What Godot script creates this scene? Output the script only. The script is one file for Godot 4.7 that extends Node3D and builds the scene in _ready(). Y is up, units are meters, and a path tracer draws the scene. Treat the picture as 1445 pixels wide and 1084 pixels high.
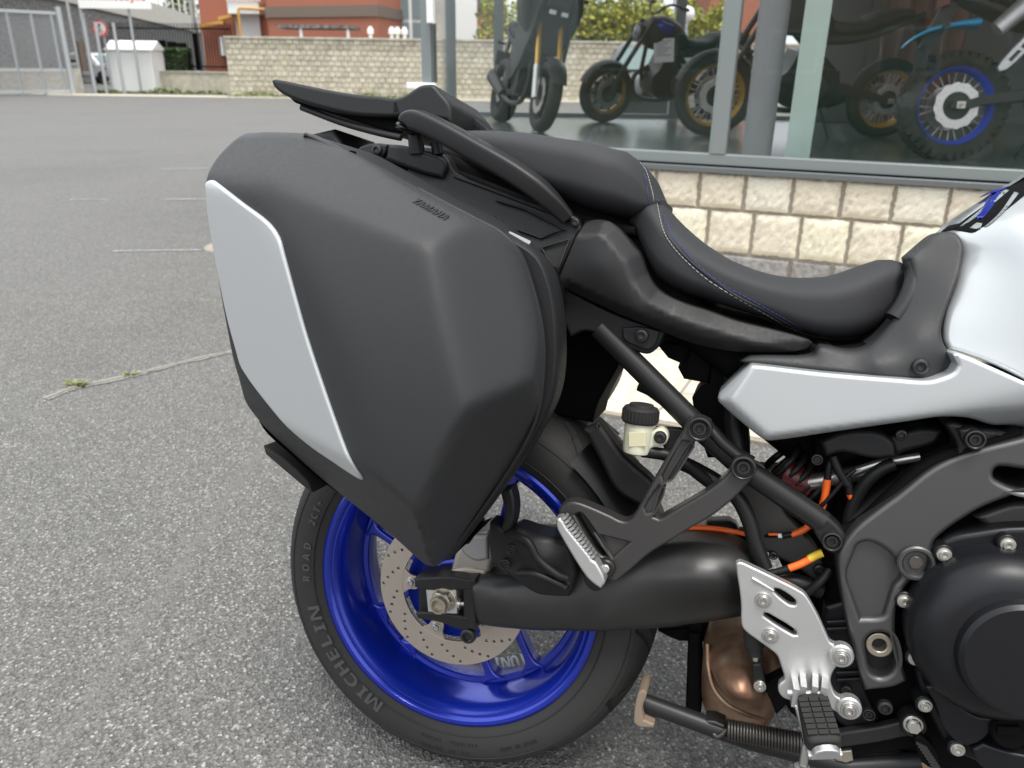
extends Node3D
# A parked touring motorcycle with its right-hand side case in front of a glass showroom, metres, y up.

# ---------- small mesh collector ----------
class M:
	var v := PackedVector3Array()
	var n := PackedVector3Array()
	var c := PackedColorArray()
	var col := Color(1, 1, 1)
	var xf := Transform3D.IDENTITY
	func tri(a: Vector3, b: Vector3, d: Vector3, na: Vector3, nb: Vector3, nd: Vector3) -> void:
		if xf != Transform3D.IDENTITY:
			a = xf * a; b = xf * b; d = xf * d
			na = (xf.basis * na); nb = (xf.basis * nb); nd = (xf.basis * nd)
		var f := (b - a).cross(d - a)
		if f.length_squared() < 1e-18: return
		if f.dot(na + nb + nd) > 0.0:
			v.append(a); v.append(d); v.append(b); n.append(na.normalized()); n.append(nd.normalized()); n.append(nb.normalized())
		else:
			v.append(a); v.append(b); v.append(d); n.append(na.normalized()); n.append(nb.normalized()); n.append(nd.normalized())
		c.append(col); c.append(col); c.append(col)
	func flat(a: Vector3, b: Vector3, d: Vector3, out: Vector3) -> void:
		var f := (b - a).cross(d - a).normalized()
		if f.dot(out) < 0.0: f = -f
		tri(a, b, d, f, f, f)
	func quad(a: Vector3, b: Vector3, d: Vector3, e: Vector3, na: Vector3, nb: Vector3, nd: Vector3, ne: Vector3) -> void:
		tri(a, b, d, na, nb, nd); tri(a, d, e, na, nd, ne)
	func quadf(a: Vector3, b: Vector3, d: Vector3, e: Vector3, out: Vector3) -> void:
		flat(a, b, d, out); flat(a, d, e, out)
	func mesh(mat: Material) -> ArrayMesh:
		var am := ArrayMesh.new()
		if v.is_empty(): return am
		var arr := []; arr.resize(Mesh.ARRAY_MAX)
		arr[Mesh.ARRAY_VERTEX] = v; arr[Mesh.ARRAY_NORMAL] = n; arr[Mesh.ARRAY_COLOR] = c
		am.add_surface_from_arrays(Mesh.PRIMITIVE_TRIANGLES, arr)
		am.surface_set_material(0, mat)
		return am

# ---------- nodes ----------
var taken := {}
func obj(called: String, m: M, mat: Material, parent: Node3D = self) -> MeshInstance3D:
	return inst(called, m.mesh(mat), parent)
func inst(called: String, mesh: Mesh, parent: Node3D = self) -> MeshInstance3D:
	var o := MeshInstance3D.new()
	o.mesh = mesh; o.name = numbered(called, parent)
	parent.add_child(o, true)
	return o
func numbered(called: String, parent: Node) -> String:
	var key := str(parent.get_instance_id()) + called
	var k: int = taken.get(key, 0)
	taken[key] = k + 1
	return called if k == 0 else "%s_%03d" % [called, k]
func tag(o: Node, label: String, category := "", group := "", kind := "") -> Node:
	if label: o.set_meta("label", label)
	if category: o.set_meta("category", category)
	if group: o.set_meta("group", group)
	if kind: o.set_meta("kind", kind)
	return o
func thing(called: String, label: String, category: String, at := Vector3.ZERO, group := "") -> Node3D:
	var o := Node3D.new(); o.name = numbered(called, self); add_child(o, true); o.position = at
	tag(o, label, category, group)
	return o
func node(called: String, parent: Node3D) -> Node3D:
	var o := Node3D.new(); o.name = numbered(called, parent); parent.add_child(o, true); return o
func struct(called: String, m: M, mat: Material, label := "") -> MeshInstance3D:
	var o := obj(called, m, mat); tag(o, label, "", "", "structure"); return o

# ---------- point lists, in millimetres ----------
func q(s: String) -> PackedVector2Array:
	var f := s.split_floats(" "); var r := PackedVector2Array()
	for i in range(0, f.size() - 1, 2): r.append(Vector2(f[i], f[i + 1]) * 0.001)
	return r
func q3(s: String) -> PackedVector3Array:
	var f := s.split_floats(" "); var r := PackedVector3Array()
	for i in range(0, f.size() - 2, 3): r.append(Vector3(f[i], f[i + 1], f[i + 2]) * 0.001)
	return r
func xy(p: PackedVector3Array) -> PackedVector2Array:
	var r := PackedVector2Array()
	for a in p: r.append(Vector2(a.x, a.y))
	return r
# smooth closed outline; corners turning more than `sharp` degrees stay corners
func sm(p: PackedVector2Array, sub := 5, sharp := 48.0, closed := true) -> PackedVector2Array:
	var n := p.size(); var r := PackedVector2Array()
	var cn := []
	for i in n:
		var a := (p[i] - p[(i + n - 1) % n]); var b := (p[(i + 1) % n] - p[i])
		cn.append(absf(rad_to_deg(a.angle_to(b))) > sharp)
	for i in (n if closed else n - 1):
		var j := (i + 1) % n
		var l := p[i].distance_to(p[j])
		var d := p[j] - p[i]
		var t0 := d; var t1 := d
		if not cn[i] and (closed or i > 0): t0 = (p[j] - p[(i + n - 1) % n]).normalized() * l
		if not cn[j] and (closed or j < n - 1): t1 = (p[(j + 1) % n] - p[i]).normalized() * l
		for k in sub:
			var t := float(k) / sub; var t2 := t * t; var t3 := t2 * t
			r.append(p[i] * (2 * t3 - 3 * t2 + 1) + t0 * (t3 - 2 * t2 + t) + p[j] * (3 * t2 - 2 * t3) + t1 * (t3 - t2))
	if not closed: r.append(p[n - 1])
	return r
func sm3(p: PackedVector3Array, sub := 5, closed := false) -> PackedVector3Array:
	var n := p.size(); var r := PackedVector3Array()
	for i in (n if closed else n - 1):
		var a := p[(i + n - 1) % n] if closed or i > 0 else p[i] * 2.0 - p[i + 1]
		var b := p[i]; var d := p[(i + 1) % n]
		var e := p[(i + 2) % n] if closed or i < n - 2 else d * 2.0 - b
		for k in sub:
			r.append(b.cubic_interpolate(d, a, e, float(k) / sub))
	if not closed: r.append(p[n - 1])
	return r
func rev(p: PackedVector2Array) -> PackedVector2Array:
	var r := p.duplicate(); r.reverse(); return r
func ccw(p: PackedVector2Array) -> PackedVector2Array:
	var a := 0.0
	for i in p.size(): a += p[i].cross(p[(i + 1) % p.size()])
	return p if a > 0 else rev(p)
func shrink(p: PackedVector2Array, d: float) -> PackedVector2Array:   # moves a ccw outline inwards
	var r := PackedVector2Array(); var n := p.size()
	for i in n:
		var a := (p[i] - p[(i + n - 1) % n]).normalized(); var b := (p[(i + 1) % n] - p[i]).normalized()
		var na := Vector2(-a.y, a.x); var nb := Vector2(-b.y, b.x)
		var m := na + nb
		var l := m.length_squared()
		m = (na if l < 1e-6 else m * (2.0 / maxf(l, 0.9)))
		r.append(p[i] + m * d)
	return r
func circle(c: Vector2, r: float, n := 20, a0 := 0.0) -> PackedVector2Array:
	var o := PackedVector2Array()
	for i in n: o.append(c + Vector2(r, 0).rotated(a0 + TAU * i / n))
	return o
# a flat face inside the first loop and outside the others
func fill(m: M, loops: Array, z: float, lift: Callable, nrm: Vector3) -> void:
	var P := PackedVector2Array(); var t: PackedInt32Array
	if loops.size() == 1:
		P = loops[0]; t = Geometry2D.triangulate_polygon(P)
	if t.is_empty():
		P = PackedVector2Array()
		var lo: Vector2 = loops[0][0]; var hi := lo
		for p in loops[0]: lo = lo.min(p); hi = hi.max(p)
		var step := maxf((hi - lo).length() / 60.0, 0.002)
		for l in loops:
			for p in resample(l, step):
				if P.is_empty() or P[-1].distance_to(p) > 1e-6: P.append(p)
		var keep := PackedInt32Array()
		t = Geometry2D.triangulate_delaunay(P)
		for i in range(0, t.size(), 3):
			var c := (P[t[i]] + P[t[i + 1]] + P[t[i + 2]]) / 3.0
			if not Geometry2D.is_point_in_polygon(c, loops[0]): continue
			var out := true
			for k in range(1, loops.size()):
				if Geometry2D.is_point_in_polygon(c, loops[k]): out = false; break
			if out: keep.append(t[i]); keep.append(t[i + 1]); keep.append(t[i + 2])
		t = keep
	for i in range(0, t.size(), 3):
		m.tri(lift.call(P[t[i]], z), lift.call(P[t[i + 1]], z), lift.call(P[t[i + 2]], z), nrm, nrm, nrm)

# ---------- extruded plate with rounded front edge ----------
func slab(m: M, outline: PackedVector2Array, zb: float, zf: float, bevel := 0.003, holes := [], tilt = null, back := true) -> M:
	var o := ccw(outline)
	var hs := []
	for h in holes: hs.append(rev(ccw(h)))
	var steps := 4 if bevel > 0.0 else 0
	var lift := func(p: Vector2, z: float) -> Vector3:
		return Vector3(p.x, p.y, z + (tilt.call(p.x, p.y) if tilt != null else 0.0))
	var fronts := []
	for c0 in [o] + hs:
		var c: PackedVector2Array = c0
		var n := c.size()
		var en := []; var sharp := []
		for i in n:
			var e := (c[(i + 1) % n] - c[i]).normalized()
			en.append(Vector2(e.y, -e.x))
		var vn := []
		for i in n:
			var a: Vector2 = en[(i + n - 1) % n]; var b: Vector2 = en[i]
			sharp.append(a.dot(b) < 0.72); vn.append((a + b).normalized() if (a + b).length() > 0.01 else b)
		var rings := [c]; var zs := [zb]; var up := [0.0]
		rings.append(c); zs.append(zf - bevel); up.append(0.0)
		for k in range(1, steps + 1):
			var a := PI / 2 * k / steps
			rings.append(shrink(c, bevel * (1 - cos(a)))); zs.append(zf - bevel + bevel * sin(a)); up.append(a)
		fronts.append(rings[-1])
		for r in rings.size() - 1:
			for i in n:
				var j := (i + 1) % n
				var ni: Vector2 = en[i] if sharp[i] else vn[i]
				var nj: Vector2 = en[i] if sharp[j] else vn[j]
				var c0_ := cos(up[r]); var s0 := sin(up[r]); var c1 := cos(up[r + 1]); var s1 := sin(up[r + 1])
				m.quad(lift.call(rings[r][i], zs[r]), lift.call(rings[r][j], zs[r]), lift.call(rings[r + 1][j], zs[r + 1]), lift.call(rings[r + 1][i], zs[r + 1]),
					Vector3(ni.x * c0_, ni.y * c0_, s0), Vector3(nj.x * c0_, nj.y * c0_, s0), Vector3(nj.x * c1, nj.y * c1, s1), Vector3(ni.x * c1, ni.y * c1, s1))
	fill(m, fronts, zf, lift, Vector3.BACK)
	if back: fill(m, [o] + hs, zb, lift, Vector3.FORWARD)
	return m

# ---------- thin plate spline through given heights ----------
func spline(p: PackedVector3Array, stiff := 0.0) -> Callable:
	var u := []                       # drop points that nearly coincide
	for a in p:
		var ok := true
		for b in u:
			if Vector2(a.x - b.x, a.y - b.y).length() < 0.002: ok = false
		if ok: u.append(a)
	var n := u.size(); var s := n + 3
	var A := []
	for i in s:
		var row := PackedFloat64Array(); row.resize(s + 1); A.append(row)
	for i in n:
		for j in n:
			var r2: float = Vector2(u[i].x - u[j].x, u[i].y - u[j].y).length_squared() * 25.0
			A[i][j] = 0.0 if r2 < 1e-12 else r2 * log(r2) * 0.5
		A[i][i] = stiff
		A[i][n] = 1.0; A[i][n + 1] = u[i].x; A[i][n + 2] = u[i].y
		A[n][i] = 1.0; A[n + 1][i] = u[i].x; A[n + 2][i] = u[i].y
		A[i][s] = u[i].z
	for k in s:
		var pv := k
		for i in range(k, s):
			if absf(A[i][k]) > absf(A[pv][k]): pv = i
		var tmp = A[k]; A[k] = A[pv]; A[pv] = tmp
		for i in range(k + 1, s):
			var f: float = A[i][k] / A[k][k]
			if f == 0.0: continue
			for j in range(k, s + 1): A[i][j] -= f * A[k][j]
	var w := PackedFloat64Array(); w.resize(s)
	for k in range(s - 1, -1, -1):
		var t: float = A[k][s]
		for j in range(k + 1, s): t -= A[k][j] * w[j]
		w[k] = t / A[k][k]
	return func(x: float, y: float) -> float:
		var t: float = w[n] + w[n + 1] * x + w[n + 2] * y
		for i in n:
			var dx: float = x - u[i].x; var dy: float = y - u[i].y
			var r2 := (dx * dx + dy * dy) * 25.0
			if r2 > 1e-12: t += w[i] * r2 * log(r2) * 0.5
		return t
func facets(planes: Array, k: float) -> Callable:      # the lower hull of planes z = a + bx + cy with softened creases
	return func(x: float, y: float) -> float:
		var lo := 1e9
		for p in planes: lo = minf(lo, p.x + p.y * x + p.z * y)
		var s := 0.0
		for p in planes: s += exp((lo - (p.x + p.y * x + p.z * y)) / k)
		return lo - k * log(s)
func bevelled(base: Callable, edge: PackedVector2Array, drop: float, width: float) -> Callable:   # falls off in a straight bevel along one edge
	return func(x: float, y: float) -> float:
		var p := Vector2(x, y); var d := 1e9
		for i in edge.size() - 1: d = minf(d, p.distance_to(Geometry2D.get_closest_point_to_segment(p, edge[i], edge[i + 1])))
		var t := d / width
		var s := 1.0 - t if t < 0.85 else (0.0 if t > 1.15 else 0.5 * (1.15 - t) * (1.15 - t) / 0.3)
		return base.call(x, y) - drop * s
func lower(a: Callable, b: Callable, k: float) -> Callable:
	return func(x: float, y: float) -> float:
		var u: float = a.call(x, y); var v: float = b.call(x, y); var lo := minf(u, v)
		return lo - k * log(exp((lo - u) / k) + exp((lo - v) / k))
func plane3(a: Vector3, b: Vector3, c: Vector3) -> Vector3:   # z = X + Y x + Z y through three points
	var nn := (b - a).cross(c - a)
	return Vector3(a.z + (nn.x * a.x + nn.y * a.y) / nn.z, -nn.x / nn.z, -nn.y / nn.z)

# ---------- curved panel: an outline, a height function, a rounded edge and a skirt behind it ----------
func resample(p: PackedVector2Array, step: float) -> PackedVector2Array:
	var r := PackedVector2Array(); var n := p.size()
	for i in n:
		var a := p[i]; var b := p[(i + 1) % n]
		var k := maxi(1, int(ceil(a.distance_to(b) / step)))
		for j in k: r.append(a.lerp(b, float(j) / k))
	return r
func shell(m: M, outline: PackedVector2Array, h: Callable, rnd: float, back_z: float, step := 0.012) -> M:
	var o := resample(ccw(outline), step)
	var n := o.size()
	var inw := PackedVector2Array()
	for i in n:
		var e := (o[(i + 1) % n] - o[(i + n - 1) % n]).normalized(); inw.append(Vector2(-e.y, e.x))
	var P := PackedVector2Array(); var D := PackedFloat64Array(); var N := PackedVector2Array()
	for i in n: P.append(o[i]); D.append(0.0); N.append(inw[i])
	var dist := func(p: Vector2) -> Array:
		var best := 1e9; var bi := 0
		for i in n:
			var d := p.distance_squared_to(o[i])
			if d < best: best = d; bi = i
		var bd := 1e9; var bn := Vector2.ZERO
		for k in [bi - 1, bi]:
			var a := o[(k + n) % n]; var b := o[(k + 1 + n) % n]
			var c := Geometry2D.get_closest_point_to_segment(p, a, b)
			var d := p.distance_to(c)
			if d < bd: bd = d; bn = (p - c).normalized() if d > 1e-6 else inw[bi]
		return [bd, bn]
	for f in [0.12, 0.35, 0.65, 1.0]:
		var dd: float = rnd * f
		var last := Vector2(1e9, 0)
		for i in n:
			var p := o[i] + inw[i] * dd
			if p.distance_to(last) < minf(step, maxf(dd, 0.001)) * 0.45: continue
			if not Geometry2D.is_point_in_polygon(p, o): continue
			var r: Array = dist.call(p)
			if r[0] < dd * 0.85: continue
			last = p
			P.append(p); D.append(r[0]); N.append(r[1])
	var lo := o[0]; var hi := o[0]
	for p in o: lo = lo.min(p); hi = hi.max(p)
	var row := 0
	var y := lo.y
	while y < hi.y:
		var x := lo.x + (0.5 * step if row % 2 else 0.0)
		while x < hi.x:
			var p := Vector2(x, y)
			x += step
			if not Geometry2D.is_point_in_polygon(p, o): continue
			var r: Array = dist.call(p)
			if r[0] < rnd + step * 0.4: continue
			P.append(p); D.append(r[0]); N.append(r[1])
		y += step * 0.87; row += 1
	var V := PackedVector3Array(); var NN := PackedVector3Array()
	for i in P.size():
		var p := P[i]
		var z: float = h.call(p.x, p.y)
		var e := 0.0008
		var gx: float = (h.call(p.x + e, p.y) - h.call(p.x - e, p.y)) / (2 * e)
		var gy: float = (h.call(p.x, p.y + e) - h.call(p.x, p.y - e)) / (2 * e)
		var nn := Vector3(-gx, -gy, 1)
		if D[i] < rnd:
			var u := clampf(1.0 - D[i] / rnd, 0.0, 1.0)
			z -= rnd * (1.0 - sqrt(maxf(0.0, 1.0 - u * u)))
			var s := u / sqrt(maxf(0.004, 1.0 - u * u))
			nn += Vector3(-N[i].x, -N[i].y, 0) * s
		V.append(Vector3(p.x, p.y, z)); NN.append(nn.normalized())
	var t := Geometry2D.triangulate_delaunay(P)
	for i in range(0, t.size(), 3):
		var a := t[i]; var b := t[i + 1]; var c := t[i + 2]
		if a < n and b < n and c < n and not Geometry2D.is_point_in_polygon((P[a] + P[b] + P[c]) / 3.0, o): continue
		if not Geometry2D.is_point_in_polygon((P[a] + P[b] + P[c]) / 3.0, o): continue
		m.tri(V[a], V[b], V[c], NN[a], NN[b], NN[c])
	for i in n:
		var j := (i + 1) % n
		var a := V[i]; var b := V[j]
		var na := Vector3(-inw[i].x, -inw[i].y, 0); var nb := Vector3(-inw[j].x, -inw[j].y, 0)
		m.quad(a, b, Vector3(b.x, b.y, minf(back_z, b.z - 0.001)), Vector3(a.x, a.y, minf(back_z, a.z - 0.001)), na, nb, nb, na)
	return m

# ---------- rings ----------
func grid(m: M, R: Array, closed_v := true, closed_u := false) -> M:     # rows of points, smooth normals from neighbours
	var nu := R.size(); var nv: int = R[0].size()
	var N := []
	var mid := Vector3.ZERO
	for u in nu:
		var row := PackedVector3Array()
		for v in nv:
			var a: Vector3 = R[(u + 1) % nu if closed_u else mini(u + 1, nu - 1)][v]
			var b: Vector3 = R[(u - 1 + nu) % nu if closed_u else maxi(u - 1, 0)][v]
			var c: Vector3 = R[u][(v + 1) % nv if closed_v else mini(v + 1, nv - 1)]
			var d: Vector3 = R[u][(v - 1 + nv) % nv if closed_v else maxi(v - 1, 0)]
			row.append((a - b).cross(c - d).normalized())
		N.append(row)
	# orient outwards from each ring's centre
	var vote := 0.0
	for u in nu:
		var cen := Vector3.ZERO
		for p in R[u]: cen += p
		cen /= nv
		for v in nv: vote += N[u][v].dot((R[u][v] - cen).normalized())
	var s := 1.0 if vote > 0 else -1.0
	for u in (nu if closed_u else nu - 1):
		var u2 := (u + 1) % nu
		for v in (nv if closed_v else nv - 1):
			var v2 := (v + 1) % nv
			m.quad(R[u][v], R[u][v2], R[u2][v2], R[u2][v], N[u][v] * s, N[u][v2] * s, N[u2][v2] * s, N[u2][v] * s)
	return m
func cap(m: M, ring: PackedVector3Array, out: Vector3) -> void:
	var c := Vector3.ZERO
	for p in ring: c += p
	c /= ring.size()
	for i in ring.size(): m.flat(c, ring[i], ring[(i + 1) % ring.size()], out)
func tube(m: M, p: PackedVector3Array, r, sides := 14, squash := 1.0, ref := Vector3.ZERO, square := 2.0, ends := true) -> M:
	var R := []; var n := p.size()
	var prev := Vector3.ZERO
	for i in n:
		var t := (p[mini(i + 1, n - 1)] - p[maxi(i - 1, 0)]).normalized()
		var a := prev
		if ref != Vector3.ZERO: a = ref
		elif a == Vector3.ZERO: a = Vector3.UP if absf(t.y) < 0.9 else Vector3.RIGHT
		a = (a - t * a.dot(t)).normalized(); prev = a
		var b := t.cross(a)
		var rad: float = r if (r is float or r is int) else r[mini(int(float(i) / maxi(n - 1, 1) * (r.size() - 1) + 0.5), r.size() - 1)]
		if r is Array or r is PackedFloat32Array:
			var f = float(i) / maxi(n - 1, 1) * (r.size() - 1)
			var k := mini(int(f), r.size() - 2)
			rad = lerpf(r[k], r[k + 1], f - k)
		var ring := PackedVector3Array()
		for s in sides:
			var an := TAU * s / sides
			var ca := signf(cos(an)) * pow(absf(cos(an)), 2.0 / square); var sa := signf(sin(an)) * pow(absf(sin(an)), 2.0 / square)
			ring.append(p[i] + a * (ca * rad * squash) + b * (sa * rad))
		R.append(ring)
	grid(m, R)
	if ends:
		cap(m, R[0], p[0] - p[1]); cap(m, R[n - 1], p[n - 1] - p[n - 2])
	return m
# turned shape: profile of (radius, height) along the local z of `at`
func lathe(m: M, prof: PackedVector2Array, at := Transform3D.IDENTITY, segs := 32, sharp := 35.0, a0 := 0.0, a1 := TAU) -> M:
	var n := prof.size()
	var en := []
	for i in n - 1:
		var e := (prof[i + 1] - prof[i]).normalized(); en.append(Vector2(e.y, -e.x))
	for i in n - 1:
		var n0: Vector2 = en[i]; var n1: Vector2 = en[i]
		if i > 0 and absf(rad_to_deg(en[i - 1].angle_to(en[i]))) < sharp: n0 = (en[i - 1] + en[i]).normalized()
		if i < n - 2 and absf(rad_to_deg(en[i + 1].angle_to(en[i]))) < sharp: n1 = (en[i + 1] + en[i]).normalized()
		for s in segs:
			var t0 := a0 + (a1 - a0) * s / segs; var t1 := a0 + (a1 - a0) * (s + 1) / segs
			var d0 := Vector2(cos(t0), sin(t0)); var d1 := Vector2(cos(t1), sin(t1))
			var P := func(pp: Vector2, d: Vector2) -> Vector3: return at * Vector3(pp.x * d.x, pp.x * d.y, pp.y)
			var Q := func(nn: Vector2, d: Vector2) -> Vector3: return at.basis * Vector3(nn.x * d.x, nn.x * d.y, nn.y)
			m.quad(P.call(prof[i], d0), P.call(prof[i], d1), P.call(prof[i + 1], d1), P.call(prof[i + 1], d0), Q.call(n0, d0), Q.call(n0, d1), Q.call(n1, d1), Q.call(n1, d0))
	return m
func pr(s: String) -> PackedVector2Array: return q(s)
func at3(p: Vector3, zdir := Vector3.BACK) -> Transform3D:
	var z := zdir.normalized(); var x := Vector3.UP.cross(z)
	x = Vector3.RIGHT if x.length() < 0.01 else x.normalized()
	return Transform3D(Basis(x, z.cross(x), z), p)
func box(m: M, lo: Vector3, hi: Vector3, b := 0.0) -> M:
	if b <= 0.0:
		var c := [Vector3(lo.x, lo.y, lo.z), Vector3(hi.x, lo.y, lo.z), Vector3(hi.x, hi.y, lo.z), Vector3(lo.x, hi.y, lo.z), Vector3(lo.x, lo.y, hi.z), Vector3(hi.x, lo.y, hi.z), Vector3(hi.x, hi.y, hi.z), Vector3(lo.x, hi.y, hi.z)]
		m.quadf(c[4], c[5], c[6], c[7], Vector3.BACK); m.quadf(c[0], c[1], c[2], c[3], Vector3.FORWARD)
		m.quadf(c[0], c[3], c[7], c[4], Vector3.LEFT); m.quadf(c[1], c[2], c[6], c[5], Vector3.RIGHT)
		m.quadf(c[3], c[2], c[6], c[7], Vector3.UP); m.quadf(c[0], c[1], c[5], c[4], Vector3.DOWN)
		return m
	slab(m, PackedVector2Array([Vector2(lo.x, lo.y), Vector2(hi.x, lo.y), Vector2(hi.x, hi.y), Vector2(lo.x, hi.y)]), lo.z, hi.z, b)
	return m
func bar(m: M, a: Vector3, b: Vector3, w: float, h: float, up := Vector3.UP) -> M:    # rectangular bar from a to b
	var z := (b - a).normalized(); var x := up.cross(z)
	x = (Vector3.RIGHT if absf(z.x) < 0.9 else Vector3.FORWARD).cross(z).normalized() if x.length() < 0.01 else x.normalized()
	var y := z.cross(x)
	var old := m.xf
	m.xf = old * Transform3D(Basis(x, y, z), a)
	box(m, Vector3(-w / 2, -h / 2, 0), Vector3(w / 2, h / 2, a.distance_to(b)))
	m.xf = old
	return m
func text(m: M, s: String, size: float, depth: float, bold := true, mono := false) -> M:   # lettering in the xy plane from the origin
	var t := TextMesh.new(); var f := SystemFont.new()
	f.font_names = PackedStringArray(["Droid Sans Mono" if mono else "Droid Sans"]); f.font_weight = 700 if bold else 400
	t.font = f; t.text = s; t.font_size = 64; t.pixel_size = size / 64.0; t.depth = depth; t.curve_step = 1.5
	t.horizontal_alignment = HORIZONTAL_ALIGNMENT_CENTER
	var a := t.get_mesh_arrays()
	if a.is_empty() or a[0] == null: return m
	var vv: PackedVector3Array = a[Mesh.ARRAY_VERTEX]; var ix = a[Mesh.ARRAY_INDEX]; var nn: PackedVector3Array = a[Mesh.ARRAY_NORMAL]
	if ix == null or ix.is_empty():
		for i in range(0, vv.size(), 3): m.tri(vv[i], vv[i + 1], vv[i + 2], nn[i], nn[i + 1], nn[i + 2])
	else:
		for i in range(0, ix.size(), 3): m.tri(vv[ix[i]], vv[ix[i + 1]], vv[ix[i + 2]], nn[ix[i]], nn[ix[i + 1]], nn[ix[i + 2]])
	return m

# ---------- materials (base colours as linear values) ----------
func lin(r: float, g: float, b: float) -> Color: return Color(r, g, b).linear_to_srgb()
func mat(r: float, g: float, b: float, rough := 0.5, metal := 0.0, grain: Texture2D = null, scale := 1.0, depth := 0.3) -> StandardMaterial3D:
	var s := StandardMaterial3D.new()
	s.albedo_color = lin(r, g, b); s.roughness = rough; s.metallic = metal
	s.vertex_color_use_as_albedo = true
	if grain:
		s.normal_enabled = true; s.normal_texture = grain; s.normal_scale = depth
		s.uv1_triplanar = true; s.uv1_scale = Vector3.ONE * scale
	return s
func noise_tex(freq: float, size := 512, octaves := 3, bump := 0.0, kind := FastNoiseLite.TYPE_SIMPLEX_SMOOTH, sd := 1) -> NoiseTexture2D:
	var f: FastNoiseLite = FastNoiseLite.new(); f.seed = sd; f.frequency = freq; f.noise_type = kind; f.fractal_octaves = octaves
	var t := NoiseTexture2D.new(); t.width = size; t.height = size; t.seamless = true; t.noise = f
	if bump > 0.0: t.as_normal_map = true; t.bump_strength = bump
	return t

# ---------- scene ----------
var mats := {}
func _ready() -> void:
	var cam := Camera3D.new(); cam.name = "camera"
	cam.transform = Transform3D(Basis(Vector3(0.99990677, 0.01266315, -0.00510905), Vector3(-0.01365495, 0.92728019, -0.37411896), Vector3(0, 0.37415384, 0.92736665)), Vector3(0, 1.0785, 0))
	cam.fov = 52.13; cam.near = 0.05; cam.far = 400.0
	var ca := CameraAttributesPhysical.new()
	ca.frustum_focal_length = 24.53; ca.frustum_focus_distance = 1.0; ca.exposure_aperture = 6.5; ca.frustum_near = 0.05; ca.frustum_far = 400.0
	cam.attributes = ca
	add_child(cam)
	var env := Environment.new()
	env.background_mode = Environment.BG_SKY
	var sky := Sky.new(); var sm_ := ProceduralSkyMaterial.new()
	sm_.sky_top_color = Color(0.97, 0.985, 1.0); sm_.sky_horizon_color = Color(0.74, 0.77, 0.80); sm_.sky_curve = 0.30
	sm_.ground_horizon_color = Color(0.5, 0.5, 0.5); sm_.ground_bottom_color = Color(0.35, 0.35, 0.35)
	sm_.sun_angle_max = 5.0; sm_.energy_multiplier = 1.3
	var f: FastNoiseLite = FastNoiseLite.new(); f.seed = 4; f.frequency = 0.006; f.fractal_octaves = 5
	var clouds := NoiseTexture2D.new(); clouds.width = 1024; clouds.height = 512; clouds.seamless = true; clouds.noise = f
	var cr := Gradient.new(); cr.set_color(0, Color(0.0, 0.0, 0.0, 0.0)); cr.set_color(1, Color(0.22, 0.22, 0.22, 1.0)); clouds.color_ramp = cr
	sm_.sky_cover = clouds
	sky.sky_material = sm_; env.sky = sky
	env.ambient_light_source = Environment.AMBIENT_SOURCE_SKY
	env.tonemap_mode = Environment.TONE_MAPPER_LINEAR; env.tonemap_exposure = 1.72
	env.sdfgi_enabled = true; env.ssao_enabled = true; env.ssil_enabled = true
	var we := WorldEnvironment.new(); we.name = "environment"; we.environment = env; add_child(we)
	var sun := DirectionalLight3D.new(); sun.name = "sun"
	sun.light_energy = 0.75; sun.light_color = Color(1.0, 0.985, 0.965); sun.light_angular_distance = 20.0; sun.shadow_enabled = true
	sun.rotation_degrees = Vector3(-72, 15, 0)
	add_child(sun)
	materials()
	setting()
	far_yard()
	showroom()
	showroom_bikes()
	motorcycle()
	small_things()

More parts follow.
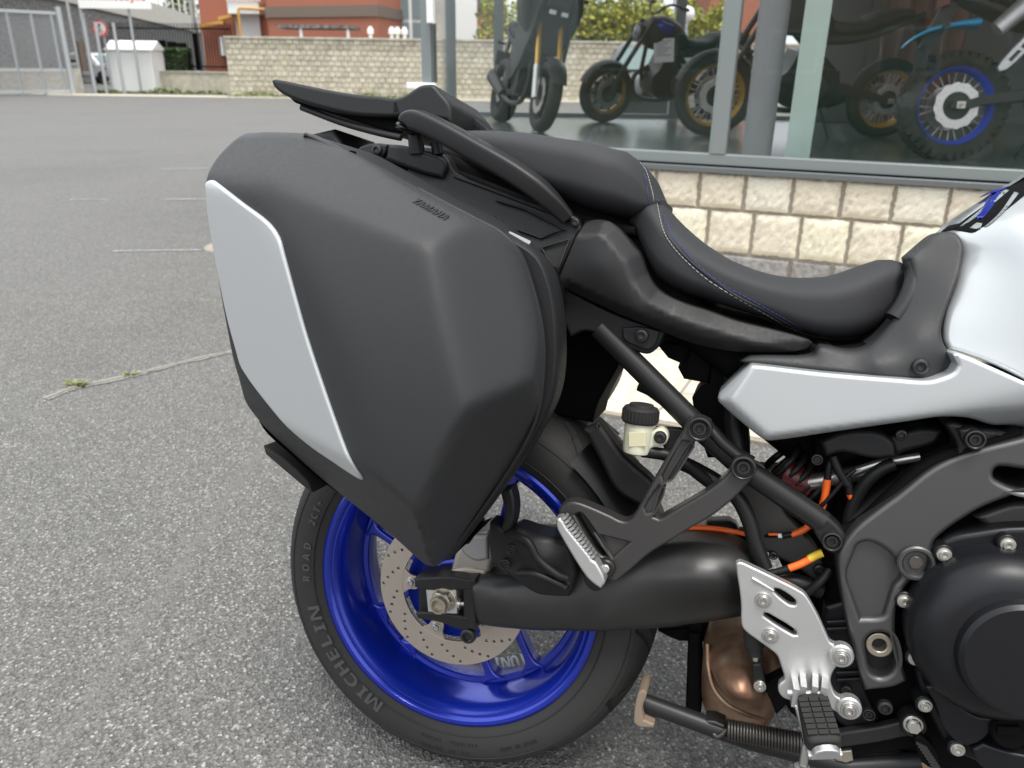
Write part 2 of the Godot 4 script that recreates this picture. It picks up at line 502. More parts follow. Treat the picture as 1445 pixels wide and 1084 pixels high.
func materials() -> void:
	var grain := noise_tex(0.09, 512, 3, 3.0)
	var fine := noise_tex(0.2, 512, 2, 4.0, FastNoiseLite.TYPE_SIMPLEX_SMOOTH, 3)
	var scuff := noise_tex(0.02, 512, 5, 2.0, FastNoiseLite.TYPE_SIMPLEX, 7)
	mats.plastic = mat(0.022, 0.0225, 0.0238, 0.50, 0.0, fine, 14.0, 0.22)
	mats.plastic_smooth = mat(0.0075, 0.0077, 0.0084, 0.44, 0.0, fine, 20.0, 0.1)
	var rt := noise_tex(0.012, 512, 5, 0.0, FastNoiseLite.TYPE_SIMPLEX, 77)
	var rg := Gradient.new(); rg.set_color(0, Color(0.78, 0.78, 0.78)); rg.set_color(1, Color(1, 1, 1)); rt.color_ramp = rg
	for k in ["plastic", "plastic_smooth"]: mats[k].roughness_texture = rt; mats[k].roughness = 0.60; mats[k].metallic_specular = 0.42
	mats.dark = mat(0.003, 0.003, 0.0032, 0.7)
	mats.black_metal = mat(0.014, 0.014, 0.0145, 0.40, 0.0, fine, 18.0, 0.12)
	mats.frame = mat(0.098, 0.098, 0.098, 0.42, 0.8, fine, 16.0, 0.14)
	mats.cast_grey = mat(0.062, 0.060, 0.059, 0.44, 0.65, fine, 14.0, 0.2)
	mats.swing = mat(0.046, 0.0455, 0.045, 0.42, 0.7, fine, 18.0, 0.1)
	mats.cover = mat(0.010, 0.0105, 0.0125, 0.36, 0.2, fine, 18.0, 0.08)
	mats.vinyl = mat(0.026, 0.0265, 0.029, 0.68, 0.0, fine, 26.0, 0.5)
	mats.rubber = mat(0.018, 0.0175, 0.017, 0.72, 0.0, scuff, 5.0, 0.2)
	mats.tyre = mat(0.024, 0.0235, 0.023, 0.75, 0.0, scuff, 5.0, 0.25)
	mats.letter = mat(0.052, 0.051, 0.050, 0.7)
	mats.dark.metallic_specular = 0.2
	for k in ["cover", "rubber", "tyre", "vinyl", "black_metal"]: mats[k].metallic_specular = 0.38
	mats.silver = mat(0.44, 0.46, 0.47, 0.34, 0.35); mats.silver.normal_enabled = true; mats.silver.normal_texture = fine; mats.silver.normal_scale = 0.06; mats.silver.uv1_triplanar = true; mats.silver.uv1_scale = Vector3.ONE * 40.0; mats.silver.clearcoat_enabled = true; mats.silver.clearcoat = 0.7; mats.silver.clearcoat_roughness = 0.08
	mats.blue = mat(0.005, 0.022, 0.33, 0.24, 0.5); mats.blue.clearcoat_enabled = true; mats.blue.clearcoat = 0.6; mats.blue.clearcoat_roughness = 0.15
	mats.alu = mat(0.52, 0.525, 0.52, 0.38, 0.8, fine, 16.0, 0.2)
	mats.steel = mat(0.50, 0.49, 0.47, 0.32, 0.9)
	mats.bolt = mat(0.030, 0.030, 0.031, 0.35, 0.5)
	mats.zinc = mat(0.55, 0.54, 0.50, 0.32, 0.85)
	mats.nickel = mat(0.42, 0.38, 0.31, 0.35, 0.85)
	mats.disc = mat(0.42, 0.37, 0.32, 0.42, 0.75)
	mats.copper = mat(0.42, 0.25, 0.16, 0.5, 0.7)
	mats.orange = mat(0.85, 0.13, 0.012, 0.45); mats.yellow = mat(0.75, 0.50, 0.03, 0.5)
	mats.hose = mat(0.010, 0.010, 0.0105, 0.42); mats.hose.metallic_specular = 0.35
	mats.red = mat(0.10, 0.006, 0.008, 0.4)
	mats.white = mat(0.75, 0.75, 0.73, 0.5)
	mats.ivory = mat(0.62, 0.60, 0.47, 0.35); mats.ivory.subsurf_scatter_enabled = true; mats.ivory.subsurf_scatter_strength = 0.3
	mats.blue_thread = mat(0.03, 0.05, 0.28, 0.7); mats.white_thread = mat(0.36, 0.36, 0.35, 0.7)
	# temper colours and grime on the exhaust, brake dust streaks
	var ct := noise_tex(0.006, 512, 4, 0.0, FastNoiseLite.TYPE_SIMPLEX_SMOOTH, 12)
	var g := Gradient.new(); g.offsets = PackedFloat32Array([0.0, 0.4, 0.6, 1.0])
	g.colors = PackedColorArray([lin(0.10, 0.055, 0.040), lin(0.26, 0.145, 0.095), lin(0.34, 0.215, 0.14), lin(0.48, 0.40, 0.29)])
	ct.color_ramp = g
	mats.copper.albedo_color = Color.WHITE; mats.copper.albedo_texture = ct; mats.copper.uv1_triplanar = true; mats.copper.uv1_scale = Vector3.ONE * 5.0
	# stone, concrete, brick
	mats.block = stone_mat(Color(0.60, 0.55, 0.45), Color(0.80, 0.77, 0.68), 0.014, 3.0, 21)
	mats.grey_stone = stone_mat(Color(0.16, 0.15, 0.15), Color(0.30, 0.29, 0.28), 0.02, 3.0, 22)
	mats.mortar = stone_mat(Color(0.20, 0.175, 0.14), Color(0.34, 0.30, 0.25), 0.05, 4.0, 23)
	mats.slab = stone_mat(Color(0.42, 0.38, 0.30), Color(0.56, 0.52, 0.44), 0.015, 1.5, 24)
	mats.concrete = stone_mat(Color(0.40, 0.37, 0.29), Color(0.54, 0.50, 0.41), 0.012, 0.4, 25)
	mats.coping = stone_mat(Color(0.36, 0.34, 0.29), Color(0.52, 0.49, 0.43), 0.02, 0.5, 26)
	mats.rubble = stone_mat(Color(0.07, 0.068, 0.066), Color(0.24, 0.235, 0.22), 0.05, 0.16, 27)
	mats.brick = stone_mat(Color(0.29, 0.10, 0.062), Color(0.38, 0.15, 0.095), 0.05, 0.8, 28)
	mats.brown = stone_mat(Color(0.13, 0.10, 0.08), Color(0.20, 0.155, 0.125), 0.05, 0.8, 29)
	mats.galv = mat(0.42, 0.44, 0.45, 0.45, 0.5)
	mats.rail_grey = mat(0.20, 0.225, 0.225, 0.42, 0.3)
	mats.flash = mat(0.12, 0.13, 0.135, 0.45, 0.3)
	mats.glass = mat(0.12, 0.20, 0.15, 0.02); mats.glass.metallic_specular = 0.32; mats.glass.albedo_color.a = 0.035; mats.glass.transparency = BaseMaterial3D.TRANSPARENCY_ALPHA
	mats.fin = mat(0.36, 0.46, 0.425, 0.22); mats.fin.albedo_color.a = 0.72; mats.fin.transparency = BaseMaterial3D.TRANSPARENCY_ALPHA
	mats.floor = mat(0.10, 0.125, 0.115, 0.22, 0.0, scuff, 1.0, 0.05)
	mats.ochre = mat(0.55, 0.30, 0.07, 0.6)
	mats.gold = mat(0.62, 0.36, 0.05, 0.35, 0.5)
	mats.paper = mat(0.72, 0.73, 0.72, 0.8)
	mats.leaf = mat(1, 1, 1, 0.6); mats.leaf.backlight_enabled = true; mats.leaf.backlight = Color(0.25, 0.3, 0.08)
	mats.sign_red = mat(0.62, 0.03, 0.03, 0.4)
	mats.panel_grey = mat(0.20, 0.205, 0.215, 0.5)
	mats.plain = mat(1, 1, 1, 0.55)
func stone_mat(a: Color, b: Color, freq: float, scale: float, sd: int) -> StandardMaterial3D:
	var s := StandardMaterial3D.new(); s.roughness = 0.9; s.vertex_color_use_as_albedo = true
	var t := noise_tex(freq, 512, 5, 0.0, FastNoiseLite.TYPE_SIMPLEX, sd)
	var g := Gradient.new(); g.set_color(0, a.linear_to_srgb()); g.set_color(1, b.linear_to_srgb()); g.set_offset(0, 0.2); g.set_offset(1, 0.8)
	t.color_ramp = g
	s.albedo_texture = t
	s.normal_enabled = true; s.normal_texture = noise_tex(freq * 3.0, 512, 4, 4.0, FastNoiseLite.TYPE_SIMPLEX, sd + 50); s.normal_scale = 0.5
	s.uv1_triplanar = true; s.uv1_scale = Vector3.ONE * scale
	return s

# ---------- ground ----------
func asphalt() -> StandardMaterial3D:
	var s := StandardMaterial3D.new(); s.roughness = 0.85; s.vertex_color_use_as_albedo = true
	var f: FastNoiseLite = FastNoiseLite.new(); f.seed = 11; f.noise_type = FastNoiseLite.TYPE_CELLULAR; f.cellular_return_type = FastNoiseLite.RETURN_CELL_VALUE; f.frequency = 0.165; f.fractal_type = FastNoiseLite.FRACTAL_NONE
	f.domain_warp_enabled = true; f.domain_warp_amplitude = 6.0; f.domain_warp_frequency = 0.06
	var t := NoiseTexture2D.new(); t.width = 2048; t.height = 2048; t.seamless = true; t.seamless_blend_skirt = 0.05; t.noise = f
	var g := Gradient.new(); g.interpolation_mode = Gradient.GRADIENT_INTERPOLATE_LINEAR
	g.offsets = PackedFloat32Array([0.0, 0.25, 0.6, 0.86, 0.93, 1.0])
	var cs := PackedColorArray()
	for k in [Vector3(0.074, 0.0725, 0.070), Vector3(0.107, 0.105, 0.101), Vector3(0.138, 0.136, 0.131), Vector3(0.168, 0.166, 0.159), Vector3(0.225, 0.221, 0.213), Vector3(0.36, 0.353, 0.338)]: cs.append(lin(k.x, k.y, k.z))
	g.colors = cs
	t.color_ramp = g
	s.albedo_texture = t
	var h := FastNoiseLite.new(); h.seed = 11; h.noise_type = FastNoiseLite.TYPE_CELLULAR; h.cellular_return_type = FastNoiseLite.RETURN_DISTANCE; h.frequency = 0.165; h.fractal_type = FastNoiseLite.FRACTAL_NONE
	h.domain_warp_enabled = true; h.domain_warp_amplitude = 6.0; h.domain_warp_frequency = 0.06
	var nt := NoiseTexture2D.new(); nt.width = 2048; nt.height = 2048; nt.seamless = true; nt.seamless_blend_skirt = 0.05; nt.noise = h; nt.as_normal_map = true; nt.bump_strength = 5.0
	s.normal_enabled = true; s.normal_texture = nt; s.normal_scale = 0.9
	var et := NoiseTexture2D.new(); et.width = 2048; et.height = 2048; et.seamless = true; et.seamless_blend_skirt = 0.05; et.noise = h
	var eg := Gradient.new(); eg.offsets = PackedFloat32Array([0.0, 0.35, 0.75, 1.0]); eg.colors = PackedColorArray([lin(1, 1, 1), lin(0.95, 0.95, 0.94), lin(0.64, 0.63, 0.62), lin(0.50, 0.49, 0.48)])
	et.color_ramp = eg
	s.detail_enabled = true; s.detail_blend_mode = BaseMaterial3D.BLEND_MODE_MUL; s.detail_albedo = et; s.detail_uv_layer = BaseMaterial3D.DETAIL_UV_1
	s.uv1_triplanar = true; s.uv1_world_triplanar = true; s.uv1_scale = Vector3.ONE / 1.6
	return s
func setting() -> void:
	var A := FastNoiseLite.new(); A.seed = 3; A.frequency = 0.35; A.fractal_octaves = 5
	var B := FastNoiseLite.new(); B.seed = 8; B.frequency = 2.2; B.fractal_octaves = 3
	var tone := func(x: float, z: float) -> Color:
		var t: float = 1.0 + 0.16 * A.get_noise_2d(x, z * 1.0) + 0.10 * B.get_noise_2d(x, z)
		# slightly browner worn band in front of the bay lines
		var w: float = exp(-pow((z + 4.2 + 0.3 * x) / 0.9, 2.0)) * 0.06
		return Color(t * (1.0 + w * 0.5), t, t * (1.0 - w * 0.5), 1)
	var m := M.new()
	var xs := []; var zs := []
	var x := -3.2
	while x < 2.2: xs.append(x); x += 0.06
	var z := 0.2
	while z > -6.5: zs.append(z); z -= 0.07
	var outx := [-200.0, -90.0, -50.0, -34.0, -26.0]
	var k := -24.0
	while k < -3.3: outx.append(k); k += 0.7
	xs = outx + xs
	k = 2.9
	while k < 14.0: xs.append(k); k += 0.8
	xs += [20.0, 40.0, 90.0, 200.0]
	zs = [200.0, 60.0, 20.0, 6.0, 2.0] + zs
	k = -6.8
	while k > -36.0: zs.append(k); k -= 0.6
	zs += [-45.0, -70.0, -120.0, -250.0]
	for i in xs.size() - 1:
		for j in zs.size() - 1:
			var c := [Vector2(xs[i], zs[j]), Vector2(xs[i + 1], zs[j]), Vector2(xs[i + 1], zs[j + 1]), Vector2(xs[i], zs[j + 1])]
			for t in [[0, 2, 1], [0, 3, 2]]:
				for v in [t[0], t[1], t[2]]:
					m.v.append(Vector3(c[v].x, 0, c[v].y)); m.n.append(Vector3.UP); m.c.append(tone.call(c[v].x, c[v].y))
	struct("ground", m, asphalt())
	# worn bay lines, a resin-filled joint across the tarmac
	var paint := stone_mat(Color(0.16, 0.16, 0.155), Color(0.48, 0.48, 0.465), 0.04, 2.0, 61)
	var pale := stone_mat(Color(0.13, 0.128, 0.118), Color(0.30, 0.29, 0.265), 0.05, 4.0, 62)
	for L in [["parking_line", q3("-3849 0 -8794 -3398 0 -8912"), 0.05], ["parking_line", q3("-3727 0 -6661 -3420 0 -6688"), 0.035], ["parking_line", q3("-2968 0 -6747 -2620 0 -6797"), 0.05], ["parking_line", q3("-2452 0 -4755 -1946 0 -4818"), 0.03], ["parking_line", q3("-3634 0 -12078 -2748 0 -12337"), 0.06]]:
		var s := M.new(); var p: PackedVector3Array = L[1]; var w: float = L[2]
		var r := RandomNumberGenerator.new(); r.seed = int(p[0].z * 100)
		for i in 24:
			var a := p[0].lerp(p[1], i / 24.0); var b := p[0].lerp(p[1], (i + 1) / 24.0)
			var w0 := w * r.randf_range(0.5, 1.0)
			s.quadf(a + Vector3(0, 0.004, -w0 / 2), b + Vector3(0, 0.004, -w0 / 2), b + Vector3(0, 0.004, w0 / 2), a + Vector3(0, 0.004, w0 / 2), Vector3.UP)
		struct(L[0], s, paint)
	var cm := M.new(); var dk := M.new(); var pp := q3("-1603 0 -2472 -1584 0 -2517 -1554 0 -2577 -1419 0 -2694 -1310 0 -2810 -1167 0 -2945 -1025 0 -3038")
	var rr := RandomNumberGenerator.new(); rr.seed = 5
	var path := sm3(pp, 14)
	var pw := 0.02
	for i in path.size() - 1:
		var w1 := rr.randf_range(0.010, 0.026)
		var a := path[i]; var b := path[i + 1]
		var s := (b - a).cross(Vector3.UP).normalized()
		cm.quadf(a + s * pw + Vector3(0, 0.003, 0), a - s * pw + Vector3(0, 0.003, 0), b - s * w1 + Vector3(0, 0.003, 0), b + s * w1 + Vector3(0, 0.003, 0), Vector3.UP)
		var j0 := s * rr.randf_range(-0.004, 0.004)
		dk.quadf(a + s * 0.004 + j0 + Vector3(0, 0.006, 0), a - s * 0.003 + j0 + Vector3(0, 0.006, 0), b - s * 0.003 + Vector3(0, 0.006, 0), b + s * 0.004 + Vector3(0, 0.006, 0), Vector3.UP)
		pw = w1
	struct("road_joint", cm, pale); struct("road_crack", dk, mats.mortar)
	# sidewalk of irregular pale flagstones between the tarmac and the showroom
	var sw := M.new(); sw.xf = Transform3D(Basis(Vector3.UP, deg_to_rad(-23.5)), Vector3.ZERO)
	box(sw, Vector3(-1.72, 0.0005, -3.985), Vector3(6, 0.012, -2.32))
	var swn := struct("sidewalk", sw, mats.mortar)
	var r2 := RandomNumberGenerator.new(); r2.seed = 9
	var P := []
	var nx := 13; var nz := 5
	for j in nz + 1:
		var row := []
		for i in nx + 1:
			var jx := r2.randf_range(-0.09, 0.09); var jz := r2.randf_range(-0.07, 0.07) if j > 0 and j < nz else 0.0
			row.append(Vector2(-1.62 + i * 0.36 + jx + (0.14 if j % 2 else 0.0), -2.33 - j * 0.325 + jz))
		P.append(row)
	for j in nz:
		for i in nx:
			var o := shrink(ccw(PackedVector2Array([P[j][i], P[j][i + 1], P[j + 1][i + 1], P[j + 1][i]])), 0.006)
			var s := M.new(); s.col = Color.WHITE * r2.randf_range(0.8, 1.08); s.col.a = 1
			s.xf = Transform3D(Basis(Vector3.UP, deg_to_rad(-23.5)) * Basis(Vector3.RIGHT, Vector3.FORWARD, Vector3.UP), Vector3.ZERO)
			var om := PackedVector2Array()
			for p in o: om.append(Vector2(p.x, -p.y))
			slab(s, sm(om, 3, 20.0), 0.008, 0.018 + r2.randf_range(-0.002, 0.003), 0.004, [], null, false)
			obj("flagstone", s, mats.slab, swn)

# ---------- beyond the yard ----------
func rect(m: M, a: Vector3, b: Vector3, depth: float, z_front := 1e9) -> M:      # box between two corners seen on a plane, running back by depth
	var zf := a.z if z_front > 1e8 else z_front
	return box(m, Vector3(minf(a.x, b.x), minf(a.y, b.y), zf - depth), Vector3(maxf(a.x, b.x), maxf(a.y, b.y), zf))
func pole(m: M, p: Vector3, h: float, r: float) -> M:
	return lathe(m, PackedVector2Array([Vector2(r, 0), Vector2(r, h), Vector2(0, h)]), Transform3D(Basis(Vector3.RIGHT, Vector3.FORWARD, Vector3.UP), p), 10)
func masonry(m: M, x0: float, x1: float, y0: float, y1: float, z: float, bw: float, bh: float, sd: int) -> M:   # coursed blocks, each with its own face and recessed joints
	var r := RandomNumberGenerator.new(); r.seed = sd
	var rows := int(round((y1 - y0) / bh))
	for j in rows:
		var x := x0 - (bw * 0.5 if j % 2 else 0.0)
		while x < x1:
			var a := maxf(x, x0) + 0.006; var b := minf(x + bw, x1) - 0.006
			x += bw
			if b - a < 0.03: continue
			var t := r.randf_range(0.82, 1.12) * (0.80 if j > rows - 3 else 1.0)
			m.col = Color(t, t * r.randf_range(0.97, 1.01), t * r.randf_range(0.93, 1.0), 1)
			var d := r.randf_range(0.012, 0.03)
			var ya := y0 + j * bh + 0.008; var yb := y0 + (j + 1) * bh - 0.008
			var e := 0.012
			var A := [Vector3(a, ya, z), Vector3(b, ya, z), Vector3(b, yb, z), Vector3(a, yb, z)]
			var B := [Vector3(a + e, ya + e, z + d), Vector3(b - e, ya + e, z + d), Vector3(b - e, yb - e, z + d), Vector3(a + e, yb - e, z + d)]
			m.quadf(B[0], B[1], B[2], B[3], Vector3.BACK)
			m.quadf(A[0], A[1], B[1], B[0], Vector3.DOWN); m.quadf(A[1], A[2], B[2], B[1], Vector3.RIGHT)
			m.quadf(A[2], A[3], B[3], B[2], Vector3.UP); m.quadf(A[3], A[0], B[0], B[3], Vector3.LEFT)
	m.col = Color.WHITE
	return m
func leaves(m: M, count: int, sd: int, where: Callable, size: float, c0: Color, c1: Color) -> M:
	var r := RandomNumberGenerator.new(); r.seed = sd
	for i in count:
		var p: Vector3 = where.call(r)
		var a := Vector3(r.randf_range(-1, 1), r.randf_range(-0.6, 1), r.randf_range(-1, 1)).normalized()
		var b := a.cross(Vector3(r.randf_range(-1, 1), r.randf_range(-1, 1), r.randf_range(-1, 1))).normalized()
		var s := size * r.randf_range(0.6, 1.3)
		var t := r.randf()
		m.col = c0.lerp(c1, t)
		var n := a.cross(b)
		m.quad(p - a * s, p - b * s * 0.5, p + a * s, p + b * s * 0.5, n, n, n, n)
	m.col = Color.WHITE
	return m
func far_yard() -> void:
	# long block wall
	var wl := thing("block_wall", "long pale concrete block wall with darkened top courses behind the yard", "wall")
	var m := M.new(); box(m, Vector3(-9.9, 0, -29.4), Vector3(14, 1.88, -29.0)); obj("wall_core", m, mats.mortar, wl)
	m = masonry(M.new(), -9.9, 14.0, 0.0, 1.87, -29.0, 0.23, 0.17, 4)
	tag(obj("blocks", m, mats.concrete, wl), "", "", "", "stuff")
	m = M.new(); box(m, Vector3(-9.93, 1.88, -29.43), Vector3(14, 1.94, -28.95)); obj("coping", m, mats.concrete, wl)
	# lamps on the wall
	var ok := 0
	for p in q3("-4976 1965 -29200 -4251 1996 -29200 -4057 1999 -29200 -3817 1980 -29200"):
		var s := M.new(); var b := Vector3(p.x, 1.94, p.z)
		lathe(s, pr("60 0 60 120 110 140 110 260 70 300 70 360 0 370"), Transform3D(Basis(Vector3.RIGHT, Vector3.FORWARD, Vector3.UP), b), 12)
		tag(obj("wall_ornament", s, mats.white), ["small white pot-shaped ornament standing alone on the long block wall", "first white pot-shaped ornament of the close trio on the block wall", "middle white pot-shaped ornament of the close trio on the block wall", "white pot-shaped ornament on the block wall nearest the showroom corner"][ok], "ornament", "white ornaments on the block wall"); ok += 1
	# low wall with railings
	var p0 := Vector3(-13.903, 0.000, -32.787); var p1 := Vector3(-12.340, 0.000, -32.111); var p2 := Vector3(-10.270, 0.000, -30.474)
	var lw := thing("low_block_wall", "low grey block wall below the dark steel railings", "wall")
	m = M.new()
	var hgt: float = 0.73
	bar(m, p0 + Vector3(0, hgt / 2, -0.1), p1 + Vector3(0, hgt / 2, -0.1), 0.2, hgt); bar(m, p1 + Vector3(0, hgt / 2, -0.1), p2 + Vector3(0.3, hgt / 2, -0.1), 0.2, hgt)
	obj("wall_body", m, mats.concrete, lw)
	m = M.new(); bar(m, p0 + Vector3(0, hgt + 0.03, -0.1), p1 + Vector3(0, hgt + 0.03, -0.1), 0.26, 0.05); bar(m, p1 + Vector3(0, hgt + 0.03, -0.1), p2 + Vector3(0.3, hgt + 0.03, -0.1), 0.26, 0.05)
	obj("coping", m, mats.coping, lw)
	var rf := thing("steel_railings", "tall black steel palisade railings standing on the low block wall", "railings")
	var ra := Vector3(-16.772, 0.719, -34.500); var rb := Vector3(-11.346, 0.816, -34.000)
	ra.y = 0.79; rb.y = 0.79
	var top := 1.75
	m = M.new()
	bar(m, ra + Vector3(0, 0.15, 0), rb + Vector3(0, 0.15, 0), 0.04, 0.05); bar(m, ra + Vector3(0, top - 0.2, 0), rb + Vector3(0, top - 0.2, 0), 0.04, 0.05)
	obj("rail", m, mats.dark, rf)
	var pk := M.new(); bar(pk, Vector3.ZERO, Vector3(0, top, 0), 0.032, 0.032)
	var pkm := pk.mesh(mats.dark)
	var nb := 46
	for i in nb:
		var o := inst("picket", pkm, rf); o.position = ra.lerp(rb, i / (nb - 1.0))
	m = M.new(); rect(m, Vector3(-13.010, 2.188, -34.300), Vector3(-12.801, 0.797, -34.300), 0.06)
	tag(obj("gate_leaf", m, mats.dark, rf), "solid black gate leaf")
	var sc := thing("dark_screen", "dark solid screen panels behind the clipped hedge", "screen")
	for i in 3:
		m = M.new(); var a: Vector3 = Vector3(-15.217, 1.952, -36.000); var b: Vector3 = Vector3(-13.924, 0.749, -36.000)
		var w := (b.x - a.x) / 3
		box(m, Vector3(a.x + i * w + 0.03, 0.1, -36.1), Vector3(a.x + (i + 1) * w - 0.03, a.y - 0.05 * i, -36)); obj("panel", m, mats.dark, sc)
	# clipped hedge
	var hb := Vector3(-14.244, 0.728, -33.600); var ht := Vector3(-13.191, 1.573, -33.600)
	var hg := thing("clipped_hedge", "dark green clipped hedge beside the white cabinet", "hedge", Vector3((hb.x + ht.x) / 2, 0, -34.2))
	var hw: float = absf(ht.x - hb.x) / 2; var hh: float = ht.y
	m = M.new(); box(m, Vector3(-hw * 0.9, 0, -0.4), Vector3(hw * 0.9, hh * 0.95, 0.4)); obj("core", m, mat(0.012, 0.02, 0.008, 0.9), hg)
	m = leaves(M.new(), 5000, 31, func(r): return Vector3(r.randf_range(-hw, hw), r.randf_range(0.2, hh) if r.randf() < 0.7 else hh + r.randf_range(-0.06, 0.05), r.randf_range(-0.45, 0.5)), 0.05, Color(0.02, 0.05, 0.012), Color(0.06, 0.11, 0.025))
	tag(obj("foliage", m, mats.leaf, hg), "", "", "", "stuff")
	# white metal cabinet
	var c0 := Vector3(-15.563, 0.033, -32.200); var c1 := Vector3(-13.853, 1.512, -32.200); var c2 := Vector3(-14.613, 1.772, -32.200)
	var cb := thing("white_cabinet", "white ribbed metal cabinet with a shallow pitched lid", "cabinet", Vector3(c0.x, 0, -32.2))
	var cw: float = c1.x - c0.x; var chh: float = c1.y
	m = M.new(); box(m, Vector3(0, 0, -1.1), Vector3(cw, chh, 0)); obj("body", m, mats.white, cb)
	m = M.new()
	for i in 17: box(m, Vector3(0.03 + i * cw / 17, 0.05, 0.0), Vector3(0.03 + i * cw / 17 + cw / 34, chh - 0.02, 0.018))
	obj("rib_panel", m, mats.white, cb)
	m = M.new(); var roof := PackedVector2Array([Vector2(0.1, chh), Vector2(0.06, chh - 0.05), Vector2(-0.6, chh + 0.33), Vector2(-1.15, chh + 0.02), Vector2(-1.1, chh)])
	m.xf = Transform3D(Basis(Vector3.FORWARD * -1, Vector3.UP, Vector3.LEFT), Vector3(cw + 0.06, 0, 0))
	slab(m, roof, 0, cw + 0.12, 0); obj("lid", m, mats.white, cb)
	# signboard on tall posts
	var sb := thing("signboard", "white signboard with red web address on tall grey posts", "sign")
	var b0 := Vector3(-15.875, 2.911, -31.400); var b1 := Vector3(-13.245, 2.828, -31.400)
	m = M.new(); box(m, Vector3(b0.x, (b0.y + b1.y) / 2, -31.45), Vector3(b1.x, b0.y + 1.6, -31.4)); obj("board", m, mats.white, sb)
	m = M.new(); m.xf = Transform3D(Basis.IDENTITY, Vector3((b0.x + b1.x) / 2 - 0.05, (b0.y + b1.y) / 2 + 0.40, -31.395)); text(m, "www.mobay.ie", 0.34, 0.01); obj("lettering", m, mats.sign_red, sb)
	for p in [Vector3(-15.922, 0.000, -32.307), Vector3(-14.146, 0.000, -32.672)]:
		m = M.new(); pole(m, Vector3(p.x, 0, -31.55), b0.y + 1.5, 0.05); obj("post", m, mats.galv, sb)
	m = M.new(); pole(m, Vector3(-19.444, 0.000, -38.668), 3.1, 0.07); tag(obj("bollard_post", m, mats.galv), "shorter grey post behind the signboard with a pale joint", "post")
	m = M.new(); pole(m, Vector3(-16.582, 0.000, -31.990), 7.0, 0.06); tag(obj("tall_post", m, mats.galv), "tall grey post left of the signboard rising out of view", "post")
	# round prohibition sign
	var rs := thing("round_sign", "round white sign with red ring and slash over a black figure", "sign")
	var sp := Vector3(-15.442, 2.220, -31.800)
	m = M.new(); lathe(m, pr("0 0 290 0 290 -20 0 -20"), at3(sp), 28); obj("plate", m, mats.white, rs)
	m = M.new(); lathe(m, pr("225 4 290 4 290 8 225 8 225 4"), at3(sp), 28); bar(m, sp + Vector3(-0.17, 0.17, 0.008), sp + Vector3(0.17, -0.17, 0.008), 0.05, 0.012); obj("red_ring", m, mats.sign_red, rs)
	m = M.new(); lathe(m, pr("0 6 45 6"), at3(sp + Vector3(0, 0.12, 0)), 12); bar(m, sp + Vector3(0, 0.09, 0.004), sp + Vector3(-0.02, -0.05, 0.004), 0.06, 0.01); bar(m, sp + Vector3(-0.02, -0.05, 0.004), sp + Vector3(-0.08, -0.2, 0.004), 0.04, 0.01); bar(m, sp + Vector3(-0.02, -0.05, 0.005), sp + Vector3(0.06, -0.2, 0.005), 0.04, 0.01); obj("figure", m, mats.dark, rs)
	m = M.new(); pole(m, Vector3(sp.x + 0.08, 0, sp.z - 0.08), sp.y + 0.1, 0.035); obj("post", m, mats.galv, rs)
	# mesh gate at the left
	var g0 := Vector3(-17.667, 0.000, -26.022); var g1 := Vector3(-15.248, 0.000, -28.765)
	var gt := thing("mesh_gate", "grey steel sliding gate with thin vertical mesh wires", "gate")
	var gh := 2.55
	var dirg := (g1 - g0).normalized()
	m = M.new(); bar(m, g0 + Vector3(0, gh, 0), g1 + Vector3(0, gh, 0), 0.07, 0.09); bar(m, g0 + Vector3(0, 0.12, 0), g1 + Vector3(0, 0.12, 0), 0.07, 0.1); bar(m, g0 + Vector3(0, 0.78, 0), g1 + Vector3(0, 0.78, 0), 0.05, 0.06); obj("rail", m, mats.galv, gt)
	var pm := M.new(); bar(pm, Vector3.ZERO, Vector3(0, gh, 0), 0.07, 0.07); var pmm := pm.mesh(mats.galv)
	for t in [0.02, 0.19, 0.36, 0.565, 0.76, 0.93, 0.985]: inst("upright", pmm, gt).position = g0.lerp(g1, t)
	m = M.new(); pole(m, g1 + Vector3(0.02, 0, 0.05), 2.75, 0.09); obj("gate_post", m, mats.galv, gt)
	m = M.new()
	for i in 110: bar(m, g0.lerp(g1, i / 109.0) + Vector3(0, 0.1, -0.02), g0.lerp(g1, i / 109.0) + Vector3(0, gh, -0.02), 0.009, 0.009)
	tag(obj("mesh_wires", m, mats.galv, gt), "", "", "", "stuff")
	var kb := thing("pale_kerb_wall", "low pale concrete plinth seen through the mesh gate", "plinth")
	m = M.new(); bar(m, g0 + Vector3(0, 0.42, -1.6), g1 + Vector3(-0.3, 0.42, -1.2), 0.3, 0.84); obj("body", m, mats.coping, kb)
	var fk := 0
	for t in [0.35, 0.6, 1.0]:
		m = M.new(); pole(m, g1 + Vector3(t * 1.1, 0, -0.4 - t), 2.35, 0.055)
		tag(obj("fence_post", m, mats.galv), ["slim galvanised fence post just beside the gate post", "middle one of the three slim fence posts right of the gate", "slim galvanised fence post farthest from the gate and nearest the tall post"][fk], "post", "slim fence posts by the gate"); fk += 1
	# dark rubble retaining wall carrying a raised road
	var e0 := Vector3(-32.151, 3.977, -85.000)
	var rd := Vector3(-0.20565652, 0, -0.97862424)
	var n0 := Vector3(e0.x, 0, e0.z) + rd * 6.0; var n1 := Vector3(e0.x, 0, e0.z) - rd * 66.0
	var rw := thing("retaining_wall", "dark rubble retaining wall with a pale coping carrying a raised road", "wall")
	m = M.new()
	var side := rd.cross(Vector3.UP)
	if side.x > 0: side = -side
	bar(m, n0 + Vector3(0, e0.y / 2, 0) + side * 2.0, n1 + Vector3(0, e0.y / 2, 0) + side * 2.0, 4.0, e0.y); obj("wall_face", m, mats.rubble, rw)
